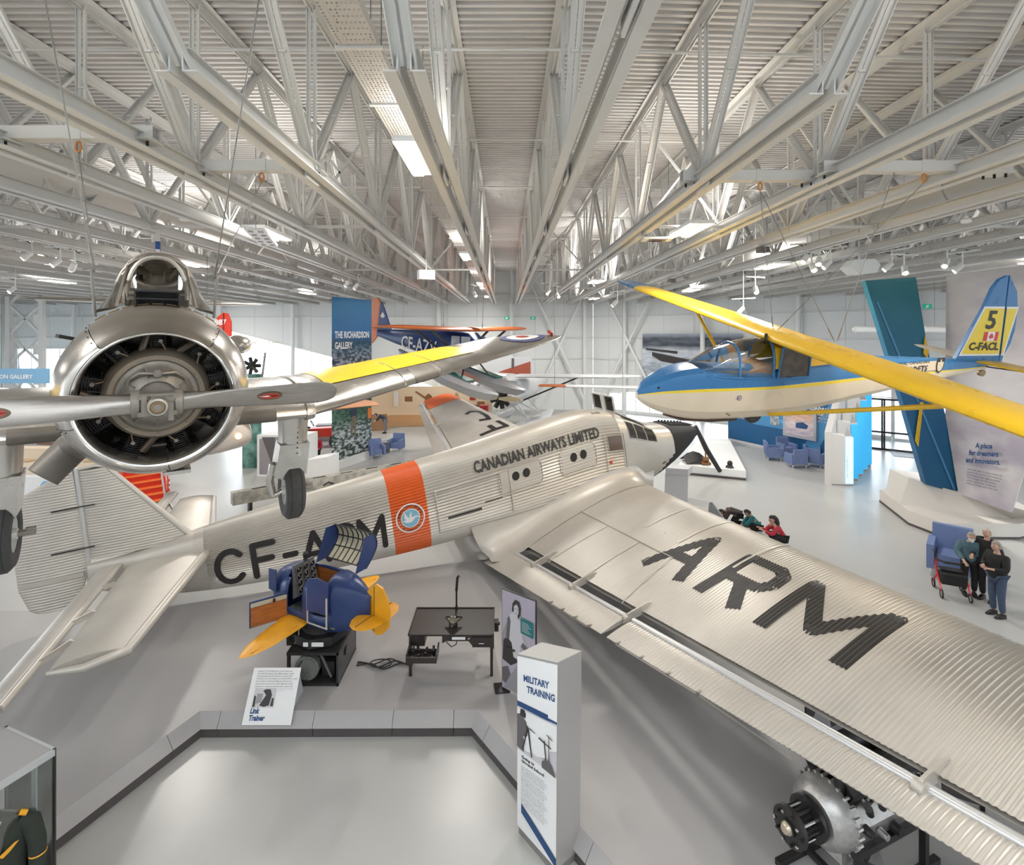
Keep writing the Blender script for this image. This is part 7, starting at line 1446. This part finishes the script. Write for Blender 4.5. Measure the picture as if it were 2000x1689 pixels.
for x, y in ((-1, -.3), (-1, .4), (1.0, .1)): cable('hanging_cable', V((-2.2+x, 26+y, 6.8)), V((-2.2+x*1.1, 26+y, ZC+.2)), 'thin wire holding the blue float plane from the roof, %s' % ('rear left' if y < 0 else 'rear right' if x < 0 else 'front'), .012)
# ---- white float plane standing on the floor
wp_ = empty('white_radial_float_plane', (.75, 34.5, 0), (0, 0, math.radians(-112)), 'white float plane with exposed radial engine standing on its floats at the back', 'airplane')
M_wp = mat('plane_white', (.66, .67, .68), .3)
m = MB(); m.loft([bring(*q) for q in ((-6, .1, 2.4, 2.8), (-3, .4, 2.0, 3.0), (0, .6, 1.7, 3.2), (1.2, .6, 1.7, 3.2), (1.8, .5, 1.8, 2.8), (2.4, .35, 2.0, 2.6))]); wf_ = m.o('fuselage', M_wp, wp_, ang=.8)
for k in range(9):
    t_ = .698*k; m = MB(); m.cyl((2.55, .2*math.cos(t_), 2.3+.2*math.sin(t_)), (2.55, .62*math.cos(t_), 2.3+.62*math.sin(t_)), .13, n=10); m.o('cylinder', M_cyl, wp_)
m = MB(); m.cyl((2.3, 0, 2.3), (2.85, 0, 2.3), .25, .15, n=16); m.o('crankcase', M_char, wp_)
for s in (-1, 1):
    m = MB(); m.loft(wing_rings([((1.1, s*.3, 3.35), (-.9, s*.3, 3.3), .12, .01), ((1.1, s*6.2, 3.5), (-.9, s*6.2, 3.45), .12, .01), ((.7, s*7.3, 3.55), (-.6, s*7.3, 3.5), .1, 0)], 8)); m.o('wing', M_wp, wp_)
    m = MB(); m.loft([[V((2.95+y_*.1*s, s*q, 2.3+z_*w*.5*s)) for y_, z_ in ((-1, -1), (-1, 1), (1, 1), (1, -1))] for q, w in ((.08, .12), (.6, .28), (1.1, .25), (1.35, .1))]); m.o('propeller_blade', mat('blade_tan', (.45, .38, .24), .4), wp_)
    m = MB(); m.loft([[V((x, s*1.3+a*w, .55+z*h+u)) for a, z in ((-1, .4), (-.7, 1), (.7, 1), (1, .4), (0, -.9))] for x, w, h, u in ((-3, .1, .15, .3), (-1.5, .35, .4, 0), (1.8, .4, .42, 0), (3.0, .3, .35, .1), (3.7, .06, .1, .3))]); m.o('float', M_wp, wp_, ang=.4)
    for x in (-1, 1.5): m = MB(); m.bar((x, s*1.3, .9), (x*.8, s*.4, 1.9), .08); m.o('float_strut', M_wp, wp_); m = MB(); m.bar((x, s*1.3, .9), (x*.4, -s*.3, 1.8), .05); m.o('float_brace', M_wp, wp_)
    m = MB(); m.bar((.2, s*.5, 1.9), (.2, s*3.8, 3.35), .09); m.o('wing_strut', M_char, wp_)
    m = MB(); m.lathe([(-.1, .1), (-.1, .3), (.1, .3), (.1, .1)], (2.0, s*.75, .3), (0, 1, 0), n=20); m.o('beaching_wheel', M_rubber, wp_)
m = MB(); m.bar((1.2, -1.3, .9), (1.2, 1.3, .9), .07); m.o('spreader_bar', M_wp, wp_); wp_.scale = (1.12, 1.12, 1.12); m = MB(); m.box((1.35, 0, 2.95), (.3, 1.0, .4)); m.o('windscreen', MATS['pale_glass'], wf_)
# second high wing with orange tip further right
ow_ = empty('pale_aircraft_wing', W(1150, 757, 30), label='pale hanging wing with an orange tip in front of the far white wall', cat='wing'); m = MB(); m.loft(wing_rings([((-3.0, -.3, .12), (-2.6, .9, .12), .1, 0), ((-1.4, -.45, .1), (-1.4, 1.0, .1), .12, 0)], 8)); m.o('orange_tip', M_bpo, ow_); m = MB(); m.loft(wing_rings([((-1.4, -.45, .1), (-1.4, 1.0, .1), .12, 0), ((3.0, -.45, 0), (3.0, 1.0, 0), .12, 0), ((8.0, -.5, -.3), (8.0, 1.0, -.3), .12, 0)], 8)); m.o('wing_panel', M_wp, ow_)
for k in (-1, 1): m = MB(); m.cyl((k*2, 0, .1), (k*2, 0, 5.6), .012, n=5); m.o('hanging_rod', M_wire, ow_)
# ---- orange and white jet trainer under the radial trainer
jt = empty('orange_white_jet', (-8.3, 16.2, 3.35), (0, 0, math.radians(-18)), 'white and orange jet trainer nose showing beneath the big radial cowl', 'airplane')
M_jw = mat('jet_white', (.62, .56, .50), .35); M_jt = mat('jet_tan', (.55, .28, .16), .4)
m = MB(); m.loft([bring(x, w, -h, h) for x, w, h in ((-7, .5, .4), (-4.5, .85, .65), (-2, .95, .72), (-.9, .8, .6), (-.2, .5, .4), (.15, .2, .16), (.22, .04, .03))]); jf = m.o('fuselage', M_jw, jt, ang=.8)
m = MB(); m.loft([[q*1.0+V((0, 0, 0)) for q in bring(x, w*1.01, -h*1.01, h*1.01)] for x, w, h in ((-1.9, .95, .72), (-1.3, .875, .66))], cap=False); m.o('orange_band', M_red, jf)
m = MB(); m.cyl((.1, -.30, .05), (.16, -.36, .06), .09, n=16); m.o('nose_lamp', mat('warm_lamp', (1, .8, .5), .3, emit=(1, .7, .4), estr=2), jf)
m = MB(); m.loft(wing_rings([((-.9, -.2, .38), (-2.6, -.2, .38), .1, 0), ((.6, -.2+.6, .62), (-2.0, 2.8, .50), .1, 0), ((3.4, 2.4, .80), (2.2, 3.4, .8), .08, 0)], 8)); m.o('wing', M_jt, jt)
for x in (-4, -1.5): m = MB(); m.cyl((x, 0, .6), (x, 0, 5.8), .01, n=5); m.o('hanging_rod', M_wire, jt)
rf_ = empty('red_tailed_aircraft', W(437, 655, 22.0), (0, 0, .1), 'red tail fin numbered 887 showing behind the radial trainer', 'airplane')
m = MB(); m.prism([V((x, 0, z)) for x, z in ((-.42, -1.0), (-.40, .3), (-.30, .75), (-.05, .98), (.18, .95), (.30, .6), (.32, -1.0))], (0, .08, 0)); q = m.o('fin', M_red, rf_); text('lettering', '887', lambda x, y: V((-.36+x, -.01, .45+y)), M_paper, q, size=.34, bold=.01, sx=.9)
m = MB(); m.box((.0, -.01, 0), (.03, .03, 1.9)); m.o('rudder_gap', M_slot, q); m = MB(); m.loft(wing_rings([((.1, -.3, -.35), (.1, .5, -.35), .06, 0), ((2.2, -.2, -.3), (2.2, .4, -.3), .06, 0)], 6)); m.o('tailplane', mat('stab_yellow', (.55, .42, .12), .4), rf_)
m = MB(); m.loft([bring(x, w, -1.4-w, -1.4+w) for x, w in ((-5, .6), (-2.5, .5), (.3, .2))]); m.o('fuselage', M_jw, rf_)
t = empty('green_engine_display', W(492, 700, 25)+V((0, 0, -.0)), label='green banner with a radial engine on top beside the bright windows', cat='display'); p_ = t.location; m = MB(); m.box((0, 0, -3.05), (.9, .1, 4.6)); m.o('banner', print_mat('green_print', [(0, (.02, .1, .08), (.2, .4, .35)), (1, (.03, .15, .12), (.25, .45, .4))], 2, zr=(-4.5, -.7)), t); 
for k in range(7): m = MB(); m.cyl((0, 0, -.35), (.42*math.cos(.9*k), 0, -.35+.42*math.sin(.9*k)), .09, n=8); m.o('cylinder', M_cyl, t)
m = MB(); m.bar((.55, -.1, -.9), (.7, -.1, .3), .08); m.o('propeller_blade', M_g3, t)
# ================================================================ CEILING SERVICES
M_tray = mat('tray_white', (.60, .575, .54), .5)
ty = empty('perforated_cable_tray', (-1.72, 0, ZC+.95), label='long perforated cable tray running under the deck left of centre', cat='cable tray')
def tray_mesh():
    m = MB(); w, L, px_, = .46, 1.45, 0
    nx, ny = 9, 26
    xs = [-w/2+w*i/(nx*2+1) for i in range(nx*2+2)]; ys = [L*i/(ny*2+1) for i in range(ny*2+2)]
    for i in range(nx*2+1):
        for j in range(ny*2+1):
            if i % 2 == 1 and j % 2 == 1: continue
            if i % 2 == 1 and (j//2+i//2) % 2 == 0 and False: continue
            m.add([(xs[i], ys[j], 0), (xs[i+1], ys[j], 0), (xs[i+1], ys[j+1], 0), (xs[i], ys[j+1], 0)], [(0, 1, 2, 3)])
    for s in (-1, 1): m.box((s*w/2, L/2, .05), (.008, L, .10))
    return m.mesh('tray_section', M_tray)
TM_ = tray_mesh(); mbx = MB(); mbx.box((0, 0, -.012), (.56, .06, .03)); XB = mbx.mesh('tray_support', M_steel); mbx = MB(); mbx.cyl((0, 0, 0), (0, 0, 1.7), .008, n=5); RD = mbx.mesh('tray_rod', M_wire)
for k in range(26):
    inst('tray_section', TM_, ty, (0, 3.0+1.5*k, 0)); inst('tray_support', XB, ty, (0, 3.0+1.5*k, 0))
    for s in (-1, 1): inst('tray_rod', RD, ty, (s*.26, 3.0+1.5*k, 0))
dt_ = empty('round_air_duct', (9.9, 0, ZC+.82), label='big round white air duct running through the right-hand trusses', cat='duct')
for k in range(14): m = MB(); m.cyl((0, 4+2.4*k, 0), (0, 6.36+2.4*k, 0), .46, n=36, cap=False); m.cyl((0, 6.3+2.4*k, 0), (0, 6.4+2.4*k, 0), .475, n=36, cap=False); m.o('duct_section', mat('duct_white', (.62, .61, .58), .45), dt_, kind=None if True else None)
t = empty('thin_air_duct', (-10.5, 0, ZC+1.2), label='second white air duct among the left trusses', cat='duct'); m = MB(); m.cyl((0, 5, 0), (0, 42, 0), .30, n=24); m.o('duct_pipe', MATS['duct_white'], t)
def lamp(x, y, lb, two=True, L=1.5):
    t = empty('ceiling_light', (x, y, 8.98 if not (x == -1.31) else 9.25), label=lb, cat='light', group='twin tube lights between the roof trusses')
    m = MB(); m.box((0, 0, .06), (.56, L+.05, .08)); m.o('housing', M_white, t)
    for s in (-1, 1): m = MB(); m.box((s*.16, 0, .01), (.17, L, .03)); m.o('tube_diffuser', M_led, t)
    return t
nm_ = ['brightest near twin-tube light below the cable tray', 'second twin-tube light further along the central truss', 'third twin-tube light far along the central truss', 'farthest twin-tube light of the central row', 'twin-tube light over the silver trainer wing', 'twin-tube light above the glider wing tip', 'twin-tube light over the glider tail at right', 'twin-tube light behind the trainer canopy', 'small distant twin-tube light left of the banner', 'twin-tube light over the far right of centre', 'twin-tube light near the round duct', 'twin-tube light at the distant left', 'twin-tube light before the cloud slab', 'farthest light right of centre', 'faint farthest light at left', 'overhead light out of view at left', 'overhead light out of view at right', 'light beyond the right edge', 'light beyond the left edge']
for (x, y), lb in zip(LAMPS, nm_):
    if y > 3.5: lamp(x, y, lb)
def ledpanel(p, rz, L, lb):
    t = empty('led_flood_panel', p, (0, 0, rz), lb, 'light', 'flat LED panels hung from trusses'); m = MB(); m.box((0, 0, 0), (.42, L, .05)); m.o('panel_housing', M_white, t)
    for k in range(5):
        for s in (-1, 1): m = MB(); m.box((s*.1, -L/2+.2+k*(L-.4)/4, -.03), (.10, .14, .02)); m.o('led_cluster', M_g3, t)
    for s in (-1, 1): m = MB(); m.cyl((0, s*L*.4, .02), (0, s*L*.4, 1.9), .006, n=4); m.o('hanger', M_wire, t)
ledpanel(W(512, 464, 12.2), .3, 2.2, 'long LED flood panel left of centre above the trainer'); ledpanel(W(1283, 467, 12.5), 1.5, .7, 'small square LED flood panel right of centre')
# track spotlights
TR = [(1600, 503, 15), (1577, 498, 15), (1622, 508, 15), (1585, 515, 15.2), (1742, 512, 15), (1766, 520, 15), (1850, 506, 15), (1880, 515, 15), (118, 505, 15), (146, 512, 15), (62, 492, 15), (682, 548, 22), (700, 553, 22), (1074, 566, 26), (1088, 572, 26), (1206, 586, 20), (1452, 600, 20), (1475, 560, 18), (925, 570, 26), (30, 560, 20)]
M_hot = mat('spot_hot', (1, 1, 1), .4, emit=(1, .86, .62), estr=8); sp0 = None
for k, (px, py_, d) in enumerate(TR):
    p = W(px, py_, d); side_ = 'left' if px < 900 else 'right'
    lb = 'white track spotlight %s' % ['brightest of the cluster beside the white projector', 'left of the brightest lamp by the duct', 'right of the brightest lamp by the duct', 'below the brightest lamp by the duct', 'above the green-blue pylon, left one', 'above the green-blue pylon, right one', 'over the cloud slab, left one', 'over the cloud slab, right one', 'left one of the pair at far left', 'right one of the pair at far left', 'leftmost under the upper left truss', 'left one right of the banner top', 'right one right of the banner top', 'left one near the vanishing point', 'right one near the vanishing point', 'beside the glider wing tip', 'behind the glider wing', 'over the glider wing', 'left of the vanishing point', 'above the lattice shaft'][k]
    if k == 0:
        sp0 = empty('track_spotlight', p, (0, 0, 0), lb, 'spotlight', 'white track spotlights'); m = MB(); m.cyl((0, 0, -.02), (-.12, -.16, -.22), .075, .085, n=14); m.o('lamp_can', M_white, sp0); m = MB(); m.cyl((-.122, -.163, -.224), (-.125, -.166, -.227), .07, n=14); m.o('lamp_face', M_hot, sp0)
        m = MB(); m.bar((0, 0, -.05), (0, 0, .32), .03); m.o('yoke', M_white, sp0); m = MB(); m.box((0, 0, .34), (.9, .05, .04)); m.o('track_piece', M_white, sp0); m = MB(); m.tube([(-.3, 0, .36), (-.1, .05, .28), (.1, 0, .38), (.3, .03, .33)], .014, n=5); m.o('power_lead', M_black, sp0)
        proto = sp0; bare = [c for c in sp0.children]
    else: sp0 = dup(proto, p, random.uniform(-1.5, 1.5), lb)
    m = MB(); m.cyl((0, 0, .35), (0, 0, ZD+.12-p.z), .012, n=5); [bpy.data.objects.remove(c) for c in list(sp0.children) if c.name.startswith('drop_rod')]; m.o('drop_rod', M_steel, sp0)
t = empty('white_projector', W(1690, 520, 15), label='white angular projector left of the pylon top', cat='projector'); m = MB(); m.prism([(-.45, 0, 0), (-.2, 0, -.22), (.35, 0, -.18), (.45, 0, .05), (.3, 0, .22), (-.3, 0, .2)], (0, .5, 0)); m.o('casing', M_white, t); m = MB(); m.bar((0, .25, .2), (0, .25, .8), .04); m.o('bracket', M_steel, t)
t = empty('white_box_speaker', W(832, 537, 18), label='white box loudspeaker left of the central truss end', cat='speaker'); m = MB(); m.box((0, 0, 0), (.55, .35, .32), rot=.4); m.o('casing', M_white, t); m = MB(); m.bar((0, 0, .1), (0, 0, .55), .04); m.o('bracket', M_steel, t)
for k, (px, py_, d, lb) in enumerate(((1490, 488, 14, 'small dark flood lamp box below the glider beam'), (1312, 548, 22, 'tiny dark flood lamp under the round duct'))):
    t = empty('dark_flood_box', W(px, py_, d), label=lb, cat='light'); m = MB(); m.box((0, 0, 0), (.28, .2, .16), rot=.3); m.o('casing', M_g2, t); m = MB(); m.cyl((0, 0, .05), (0, 0, 1.0), .012, n=5); m.o('drop_rod', M_steel, t)
for (px, py_, d, lb) in ((360, 428, 10.8, 'white ceiling sensor above the trainer canopy'), (1887, 432, 11, 'white ceiling sensor at upper right')):
    t = empty('ceiling_sensor', W(px, py_, d), label=lb, cat='sensor'); m = MB(); m.cyl((0, 0, .1), (0, 0, .9), .012, n=6); m.o('drop_rod', M_steel, t); m = MB(); m.lathe([(0, 0), (.02, .09), (.08, .09), (.12, .04), (.16, .04), (.16, 0)], (0, 0, -.05), (0, 0, 1), n=16); m.o('sensor_body', M_white, t)
# hanging fabric lamp shades seen behind the pylons
for k, (px, lb) in enumerate(((1690, 'pale horizontal light tube left of the blue pylon'), (1825, 'pale horizontal light tube right of the blue pylon'))):
    t = empty('horizontal_light_tube', W(px, 643, 24), (0, 0, -.1), lb, 'light'); m = MB(); m.tube([(-.55, 0, 0), (-.45, 0, 0), (.5, 0, -.02), (.6, 0, -.02)], [.08, .16, .16, .1], n=14); m.o('tube', M_white, t); m = MB(); m.cyl((0, 0, .1), (0, 0, ZD+.1-6.77), .01, n=4); m.o('rod', M_wire, t)
# ================================================================ PEOPLE
M_skin = mat('skin', (.52, .32, .24), .55); M_skin2 = mat('skin_warm', (.42, .24, .16), .55)
def skin_obj(name, pts, edges, mt, parent, root=0, sub=2):
    me = bpy.data.meshes.new(name); me.from_pydata([p[0] for p in pts], edges, []); me.materials.append(mt)
    b = bmesh.new(); b.from_mesh(me); L = b.verts.layers.skin.verify(); b.verts.ensure_lookup_table()
    for i, p in enumerate(pts):
        r = p[1]; b.verts[i][L].radius = r if isinstance(r, tuple) else (r, r); b.verts[i][L].use_root = (i == root)
    b.to_mesh(me); b.free(); o = raw(name, me, parent); o.modifiers.new('skin', 'SKIN').use_smooth_shade = True
    s = o.modifiers.new('sub', 'SUBSURF'); s.levels = 1; s.render_levels = sub; return o
def person(label, loc, rz, J, top, legs, shoe, hair, skin, hairstyle='short', mask=False, sc=1.0, group=None, bulk=1.0):
    t = empty('person', loc, (0, 0, rz), label, 'person', group); t.scale = (sc, sc, sc)
    g = {k: V(v) for k, v in J.items()}
    mid = lambda a, b, u=.5: g[a]*(1-u)+g[b]*u
    P, E, ix = [], [], {}
    def add(k, p, r, frm=None):
        ix[k] = len(P); P.append((p, r)); 
        if frm is not None: E.append((ix[frm], ix[k]))
    add('pel', g['pel'], (.125, .11)); add('belly', mid('pel', 'chest', .5), (.12, .105), 'pel'); add('chest', g['chest'], (.135, .115), 'belly'); add('nk', g['neck'], .055, 'chest'); add('hd', mid('neck', 'head', .5), .05, 'nk')
    for s in 'LR':
        add('sh'+s, g['sh'+s], .058, 'chest'); add('el'+s, g['el'+s], .042, 'sh'+s); add('wr'+s, g['wr'+s], .027, 'el'+s)
        d = (g['wr'+s]-g['el'+s]).normalized(); pl_ = g['wr'+s]+d*.055; add('pm'+s, pl_, (.036, .018), 'wr'+s)
        sd = d.cross(V((0, 0, 1))); sd = sd.normalized() if sd.length > .1 else V((1, 0, 0)); dn = V((0, 0, -1))*.35
        for q, ln in enumerate((.065, .075, .07, .055)):
            b0 = pl_+sd*(.03-.02*q)+d*.025; add('f%s%d' % (s, q), b0, .009, 'pm'+s); add('g%s%d' % (s, q), b0+(d+dn*.5).normalized()*ln*.55, .0085, 'f%s%d' % (s, q)); add('h%s%d' % (s, q), b0+(d+dn*.5).normalized()*ln*.55+(d*.5+dn*2).normalized()*ln*.45, .007, 'g%s%d' % (s, q))
        add('t1'+s, g['wr'+s]+d*.03+sd*.035, .011, 'wr'+s); add('t2'+s, g['wr'+s]+d*.065+sd*.055, .009, 't1'+s)
        add('hp'+s, g['hp'+s], .09, 'pel'); add('kn'+s, g['kn'+s], .058, 'hp'+s); add('an'+s, g['an'+s], .038, 'kn'+s)
    body = skin_obj('body', P, E, skin, t)
    # head: shaped ellipsoid with nose, ears, eyes, mouth
    H = g['head']; fw = V(J.get('face', (0, -1, 0))).normalized(); upv = (H-g['neck']).normalized(); rt = fw.cross(upv).normalized(); upv = rt.cross(fw)
    hf = lambda a, b, c: H+rt*a+fw*b+upv*c
    m = MB(); rings = []
    for i in range(13):
        a = math.pi*i/12; z = -math.cos(a)*.118; w = .074*math.sin(a)**.8*(1-.12*(z < 0)*abs(z)/.118); rings.append([hf(w*math.cos(6.283*j/16), w*1.22*math.sin(6.283*j/16)+(.012 if z < 0 else 0), z) for j in range(16)])
    m.loft(rings); hd = m.o('head', skin, t, ang=2)
    m = MB(); m.prism([hf(-.013, .085, -.02), hf(.013, .085, -.02), hf(0, .080, .03)], fw*.022); m.o('nose', skin, hd)
    for s in (-1, 1):
        m = MB(); m.ball(hf(s*.03, .083, .015), .009, n=8, k=6); m.o('eye', M_ink, hd); m = MB(); m.ball(hf(s*.076, 0, 0), (.012, .018, .028), n=8, k=6); m.o('ear', skin, hd)
    m = MB(); m.ball(hf(0, .082, -.05), (.022, .01, .006), n=10, k=6); m.o('mouth', mat('lips', (.35, .12, .10), .5), hd)
    if mask: m = MB(); m.loft([[hf(-.07*q, .05, z), hf(-.04*q, .095, z), hf(0, .112, z), hf(.04*q, .095, z), hf(.07*q, .05, z)] for z, q in ((.0, 1), (-.03, 1), (-.07, .85), (-.10, .6))], closed=False); m.o('face_mask', M_paper, hd)
    m = MB(); rings = []
    for i in range(9):
        a = math.pi*.5*i/8; z = .124*math.sin(a)-.0; w = .084*math.cos(a)**.7+.002; rings.append([hf(w*math.cos(6.283*j/16), w*1.2*math.sin(6.283*j/16)-.012-(.03 if i < 3 and math.sin(6.283*j/16) > .3 else 0), z+(.0 if math.sin(6.283*j/16) > .2 else -.06*(1-i/8))) for j in range(16)])
    m.loft(rings); hr = m.o('hair', hair, hd, ang=2)
    if hairstyle == 'long': m = MB(); m.tube([hf(0, -.05, .06), hf(0, -.085, -.02), hf(0, -.09, -.14), hf(.0, -.08, -.26)], [.07, .085, .085, .04], n=12); m.o('long_hair', hair, hd)
    # clothes over the body
    f = 1.17; P2, E2, ix2 = [], [], {}
    def a2(k, p, r, frm=None):
        ix2[k] = len(P2); P2.append((p, r)); 
        if frm is not None: E2.append((ix2[frm], ix2[k]))
    a2('belly', mid('pel', 'chest', .5), (.148*bulk, .13*bulk)); a2('hem', g['pel']+(g['pel']-g['chest'])*.3, (.16*bulk, .14*bulk), 'belly'); a2('chest', g['chest'], (.162*bulk, .138*bulk), 'belly'); a2('col', mid('chest', 'neck', .75), .078, 'chest')
    for s in 'LR': a2('sh'+s, g['sh'+s], .08*bulk, 'chest'); a2('el'+s, g['el'+s], .062*bulk, 'sh'+s); a2('cf'+s, mid('el'+s, 'wr'+s, .9), .048, 'el'+s)
    skin_obj('jacket', P2, E2, top, t)
    P2, E2, ix2 = [], [], {}
    a2('pel', g['pel'], (.142, .125)); 
    for s in 'LR': a2('hp'+s, g['hp'+s], .108, 'pel'); a2('kn'+s, g['kn'+s], .075, 'hp'+s); a2('an'+s, mid('kn'+s, 'an'+s, .96), .060, 'kn'+s)
    skin_obj('trousers', P2, E2, legs, t)
    for s in 'LR':
        a_, to = g['an'+s], g['to'+s]; m = MB(); d = (to-a_); d.z = 0; d = d.normalized() if d.length > .01 else V((0, -1, 0)); sd = V((-d.y, d.x, 0)); z0 = to.z
        q = [((-.07, .03), (-.03, .042), (.06, .046), (.13, .040), (.19, .025)), ]; base = a_+V((0, 0, 0)); base.z = z0
        m.loft([[base+d*x+sd*(-w), base+d*x+sd*w, base+d*x+sd*w*.8+V((0, 0, h)), base+d*x-sd*w*.8+V((0, 0, h))] for (x, w), h in zip(q[0], (.08, .10, .085, .06, .035))]); m.o('shoe', shoe, t, ang=1.2)
    return t
STAND = dict(pel=(0, 0, .95), chest=(0, .0, 1.28), neck=(0, -.01, 1.46), head=(0, -.03, 1.60), shL=(-.18, 0, 1.38), shR=(.18, 0, 1.38), elL=(-.25, .02, 1.10), elR=(.25, .02, 1.10), wrL=(-.20, -.20, .98), wrR=(.20, -.20, .98), hpL=(-.09, 0, .90), hpR=(.09, 0, .90), knL=(-.10, -.02, .48), knR=(.10, -.02, .48), anL=(-.10, .02, .09), anR=(.10, .02, .09), toL=(-.10, -.12, 0), toR=(.10, -.12, 0))
def pose(**k): d = dict(STAND); d.update(k); return d
c_teal = mat('jacket_teal', (.07, .14, .17), .7, noise=.15, nscale=9); c_blk = mat('cloth_black', (.012, .012, .013), .8); c_jean = mat('cloth_denim', (.05, .075, .13), .8, noise=.15, nscale=20); c_shoe = mat('shoe_dark', (.02, .018, .016), .6)
h_grey = mat('hair_grey', (.30, .27, .23), .8); h_white = mat('hair_white', (.55, .50, .42), .8); h_dark = mat('hair_dark', (.012, .010, .010), .6); h_brown = mat('hair_brown', (.04, .02, .015), .7)
pw = F(1893, 1162)
person('woman in teal jacket and white face mask holding the red walker', pw, -.45, pose(wrL=(-.20, -.36, .97), wrR=(.20, -.34, .97), elL=(-.27, -.08, 1.12), elR=(.27, -.08, 1.12), chest=(0, -.05, 1.25), neck=(0, -.10, 1.41), head=(0, -.14, 1.54), shL=(-.18, -.05, 1.34), shR=(.18, -.05, 1.34), face=(0, -.9, -.3)), c_teal, c_blk, c_shoe, h_grey, M_skin, mask=True, sc=.99, bulk=1.2)
pm_ = F(1948, 1203)
person('grey-haired man in black jacket and blue jeans seen from behind at right', pm_, -1.5, pose(elL=(-.24, -.05, 1.12), elR=(.24, -.05, 1.12), wrL=(-.08, -.26, 1.14), wrR=(.10, -.24, 1.12), face=(0, -1, -.15)), c_blk, c_jean, c_shoe, h_grey, M_skin, sc=1.02, bulk=1.25)
person('white-haired man behind the man in the black jacket', F(1934, 1185)+V((.22, .3, 0)), -1.2, pose(wrL=(-.15, -.30, 1.05), elL=(-.24, -.06, 1.10), face=(0, -1, -.2)), c_blk, c_blk, c_shoe, h_white, M_skin, sc=1.05, bulk=1.15)
bent = dict(pel=(0, .25, .42), chest=(0, -.05, .50), neck=(0, -.20, .46), head=(0, -.30, .40), shL=(-.15, -.08, .48), shR=(.15, -.08, .48), elL=(-.18, -.18, .26), elR=(.18, -.18, .26), wrL=(-.12, -.28, .08), wrR=(.12, -.28, .08), hpL=(-.08, .25, .38), hpR=(.08, .25, .38), knL=(-.10, .02, .07), knR=(.10, .02, .07), anL=(-.10, .40, .08), anR=(.10, .40, .08), toL=(-.10, .52, 0), toR=(.10, .52, 0), face=(0, -.6, -.8))
person('child in brown top and dark trousers kneeling by the reading panel', F(1428, 1024), -1.9, bent, mat('top_brown', (.045, .03, .03), .8), c_blk, mat('shoe_grey', (.12, .10, .09), .7), h_dark, M_skin2, sc=.98)
sq = dict(pel=(0, .12, .24), chest=(0, -.08, .46), neck=(0, -.16, .58), head=(0, -.22, .66), shL=(-.13, -.10, .52), shR=(.13, -.10, .52), elL=(-.16, -.24, .36), elR=(.16, -.24, .36), wrL=(-.06, -.38, .22), wrR=(.06, -.38, .22), hpL=(-.07, .12, .22), hpR=(.07, .12, .22), knL=(-.11, -.20, .34), knR=(.11, -.20, .34), anL=(-.10, .0, .07), anR=(.10, .0, .07), toL=(-.1, -.12, 0), toR=(.1, -.12, 0), face=(0, -.7, -.7))
person('crouching child in teal top leaning to the floor', F(1473, 1040), -1.75, sq, mat('top_teal', (.01, .14, .15), .7), c_blk, c_shoe, h_dark, M_skin2, sc=.98)
sq2 = dict(sq); sq2.update(wrL=(-.10, -.42, .46), wrR=(.06, -.42, .44), head=(0, -.14, .72), neck=(0, -.10, .60), chest=(0, -.02, .46), face=(0, -1, -.25))
person('long-haired girl in red jacket crouching on the floor', F(1518, 1065), -1.5, sq2, mat('jacket_red', (.42, .012, .03), .6), c_blk, c_shoe, h_dark, M_skin, 'long', sc=1.12)
lean = pose(chest=(0, -.30, 1.15), neck=(0, -.45, 1.20), head=(0, -.57, 1.22), shL=(-.17, -.33, 1.18), shR=(.17, -.33, 1.18), elL=(-.18, -.45, .95), elR=(.18, -.45, .95), wrL=(-.12, -.62, .85), wrR=(.12, -.62, .85), face=(0, -.8, -.6))
person('person in dark top and grey trousers bending over the far craft counter', F(752, 846), -1.3, lean, mat('top_navy', (.02, .025, .05), .7), mat('trouser_grey', (.16, .18, .22), .8), c_shoe, h_dark, M_skin)
person('mannequin figure in a red shirt beside the white block and tractor', F(619, 915), -.3, pose(), mat('shirt_red', (.45, .02, .04), .7), c_blk, c_shoe, h_brown, M_skin)
# walker (rollator)
wk = empty('red_rollator_walker', F(1858, 1160), (0, 0, -.45), 'red four-wheeled walker with black bag in front of the woman in teal', 'walker')
wr_ = mat('walker_red', (.55, .012, .02), .3)
for x in (-.28, .28):
    for y, r in ((-.34, .11), (.30, .11)):
        m = MB(); m.lathe([(-.018, r-.02), (-.018, r), (.018, r), (.018, r-.02)], (x, y, r), (1, 0, 0), n=24); w_ = m.o('wheel', M_rubber, wk); m = MB(); m.cyl((x-.012, y, r), (x+.012, y, r), .03, n=12); m.o('wheel_hub', M_chrome, w_)
        for k in range(5): m = MB(); a = 1.2566*k; m.bar((x, y, r), (x, y+.085*math.cos(a), r+.085*math.sin(a)), .014); m.o('spoke', M_g4, w_)
    m = MB(); m.tube([(x, -.34, .16), (x, -.20, .32), (x, .08, .55), (x, .14, .80)], .022, n=8); m.o('front_leg', wr_, wk)
    m = MB(); m.tube([(x, .30, .14), (x, .20, .30), (x, .02, .42)], .024, n=8); m.o('rear_leg', wr_, wk)
    m = MB(); m.tube([(x, .14, .78), (x, .18, .93), (x, .30, .96)], .02, n=8); m.o('handle', M_black, wk)
m = MB(); m.loft([[V((-.24, -.22, .30)), V((.24, -.22, .30)), V((.24, .02, .32)), V((-.24, .02, .32))], [V((-.26, -.26, .56)), V((.26, -.26, .56)), V((.26, .04, .56)), V((-.26, .04, .56))]]); m.o('bag', c_blk, wk)
m = MB(); m.box((0, .05, .60), (.46, .22, .03)); m.o('seat', M_black, wk); m = MB(); m.tube([(-.28, .1, .80), (-.15, -.06, .80), (.15, -.06, .80), (.28, .1, .80)], .03, n=8); m.o('back_strap', M_black, wk)
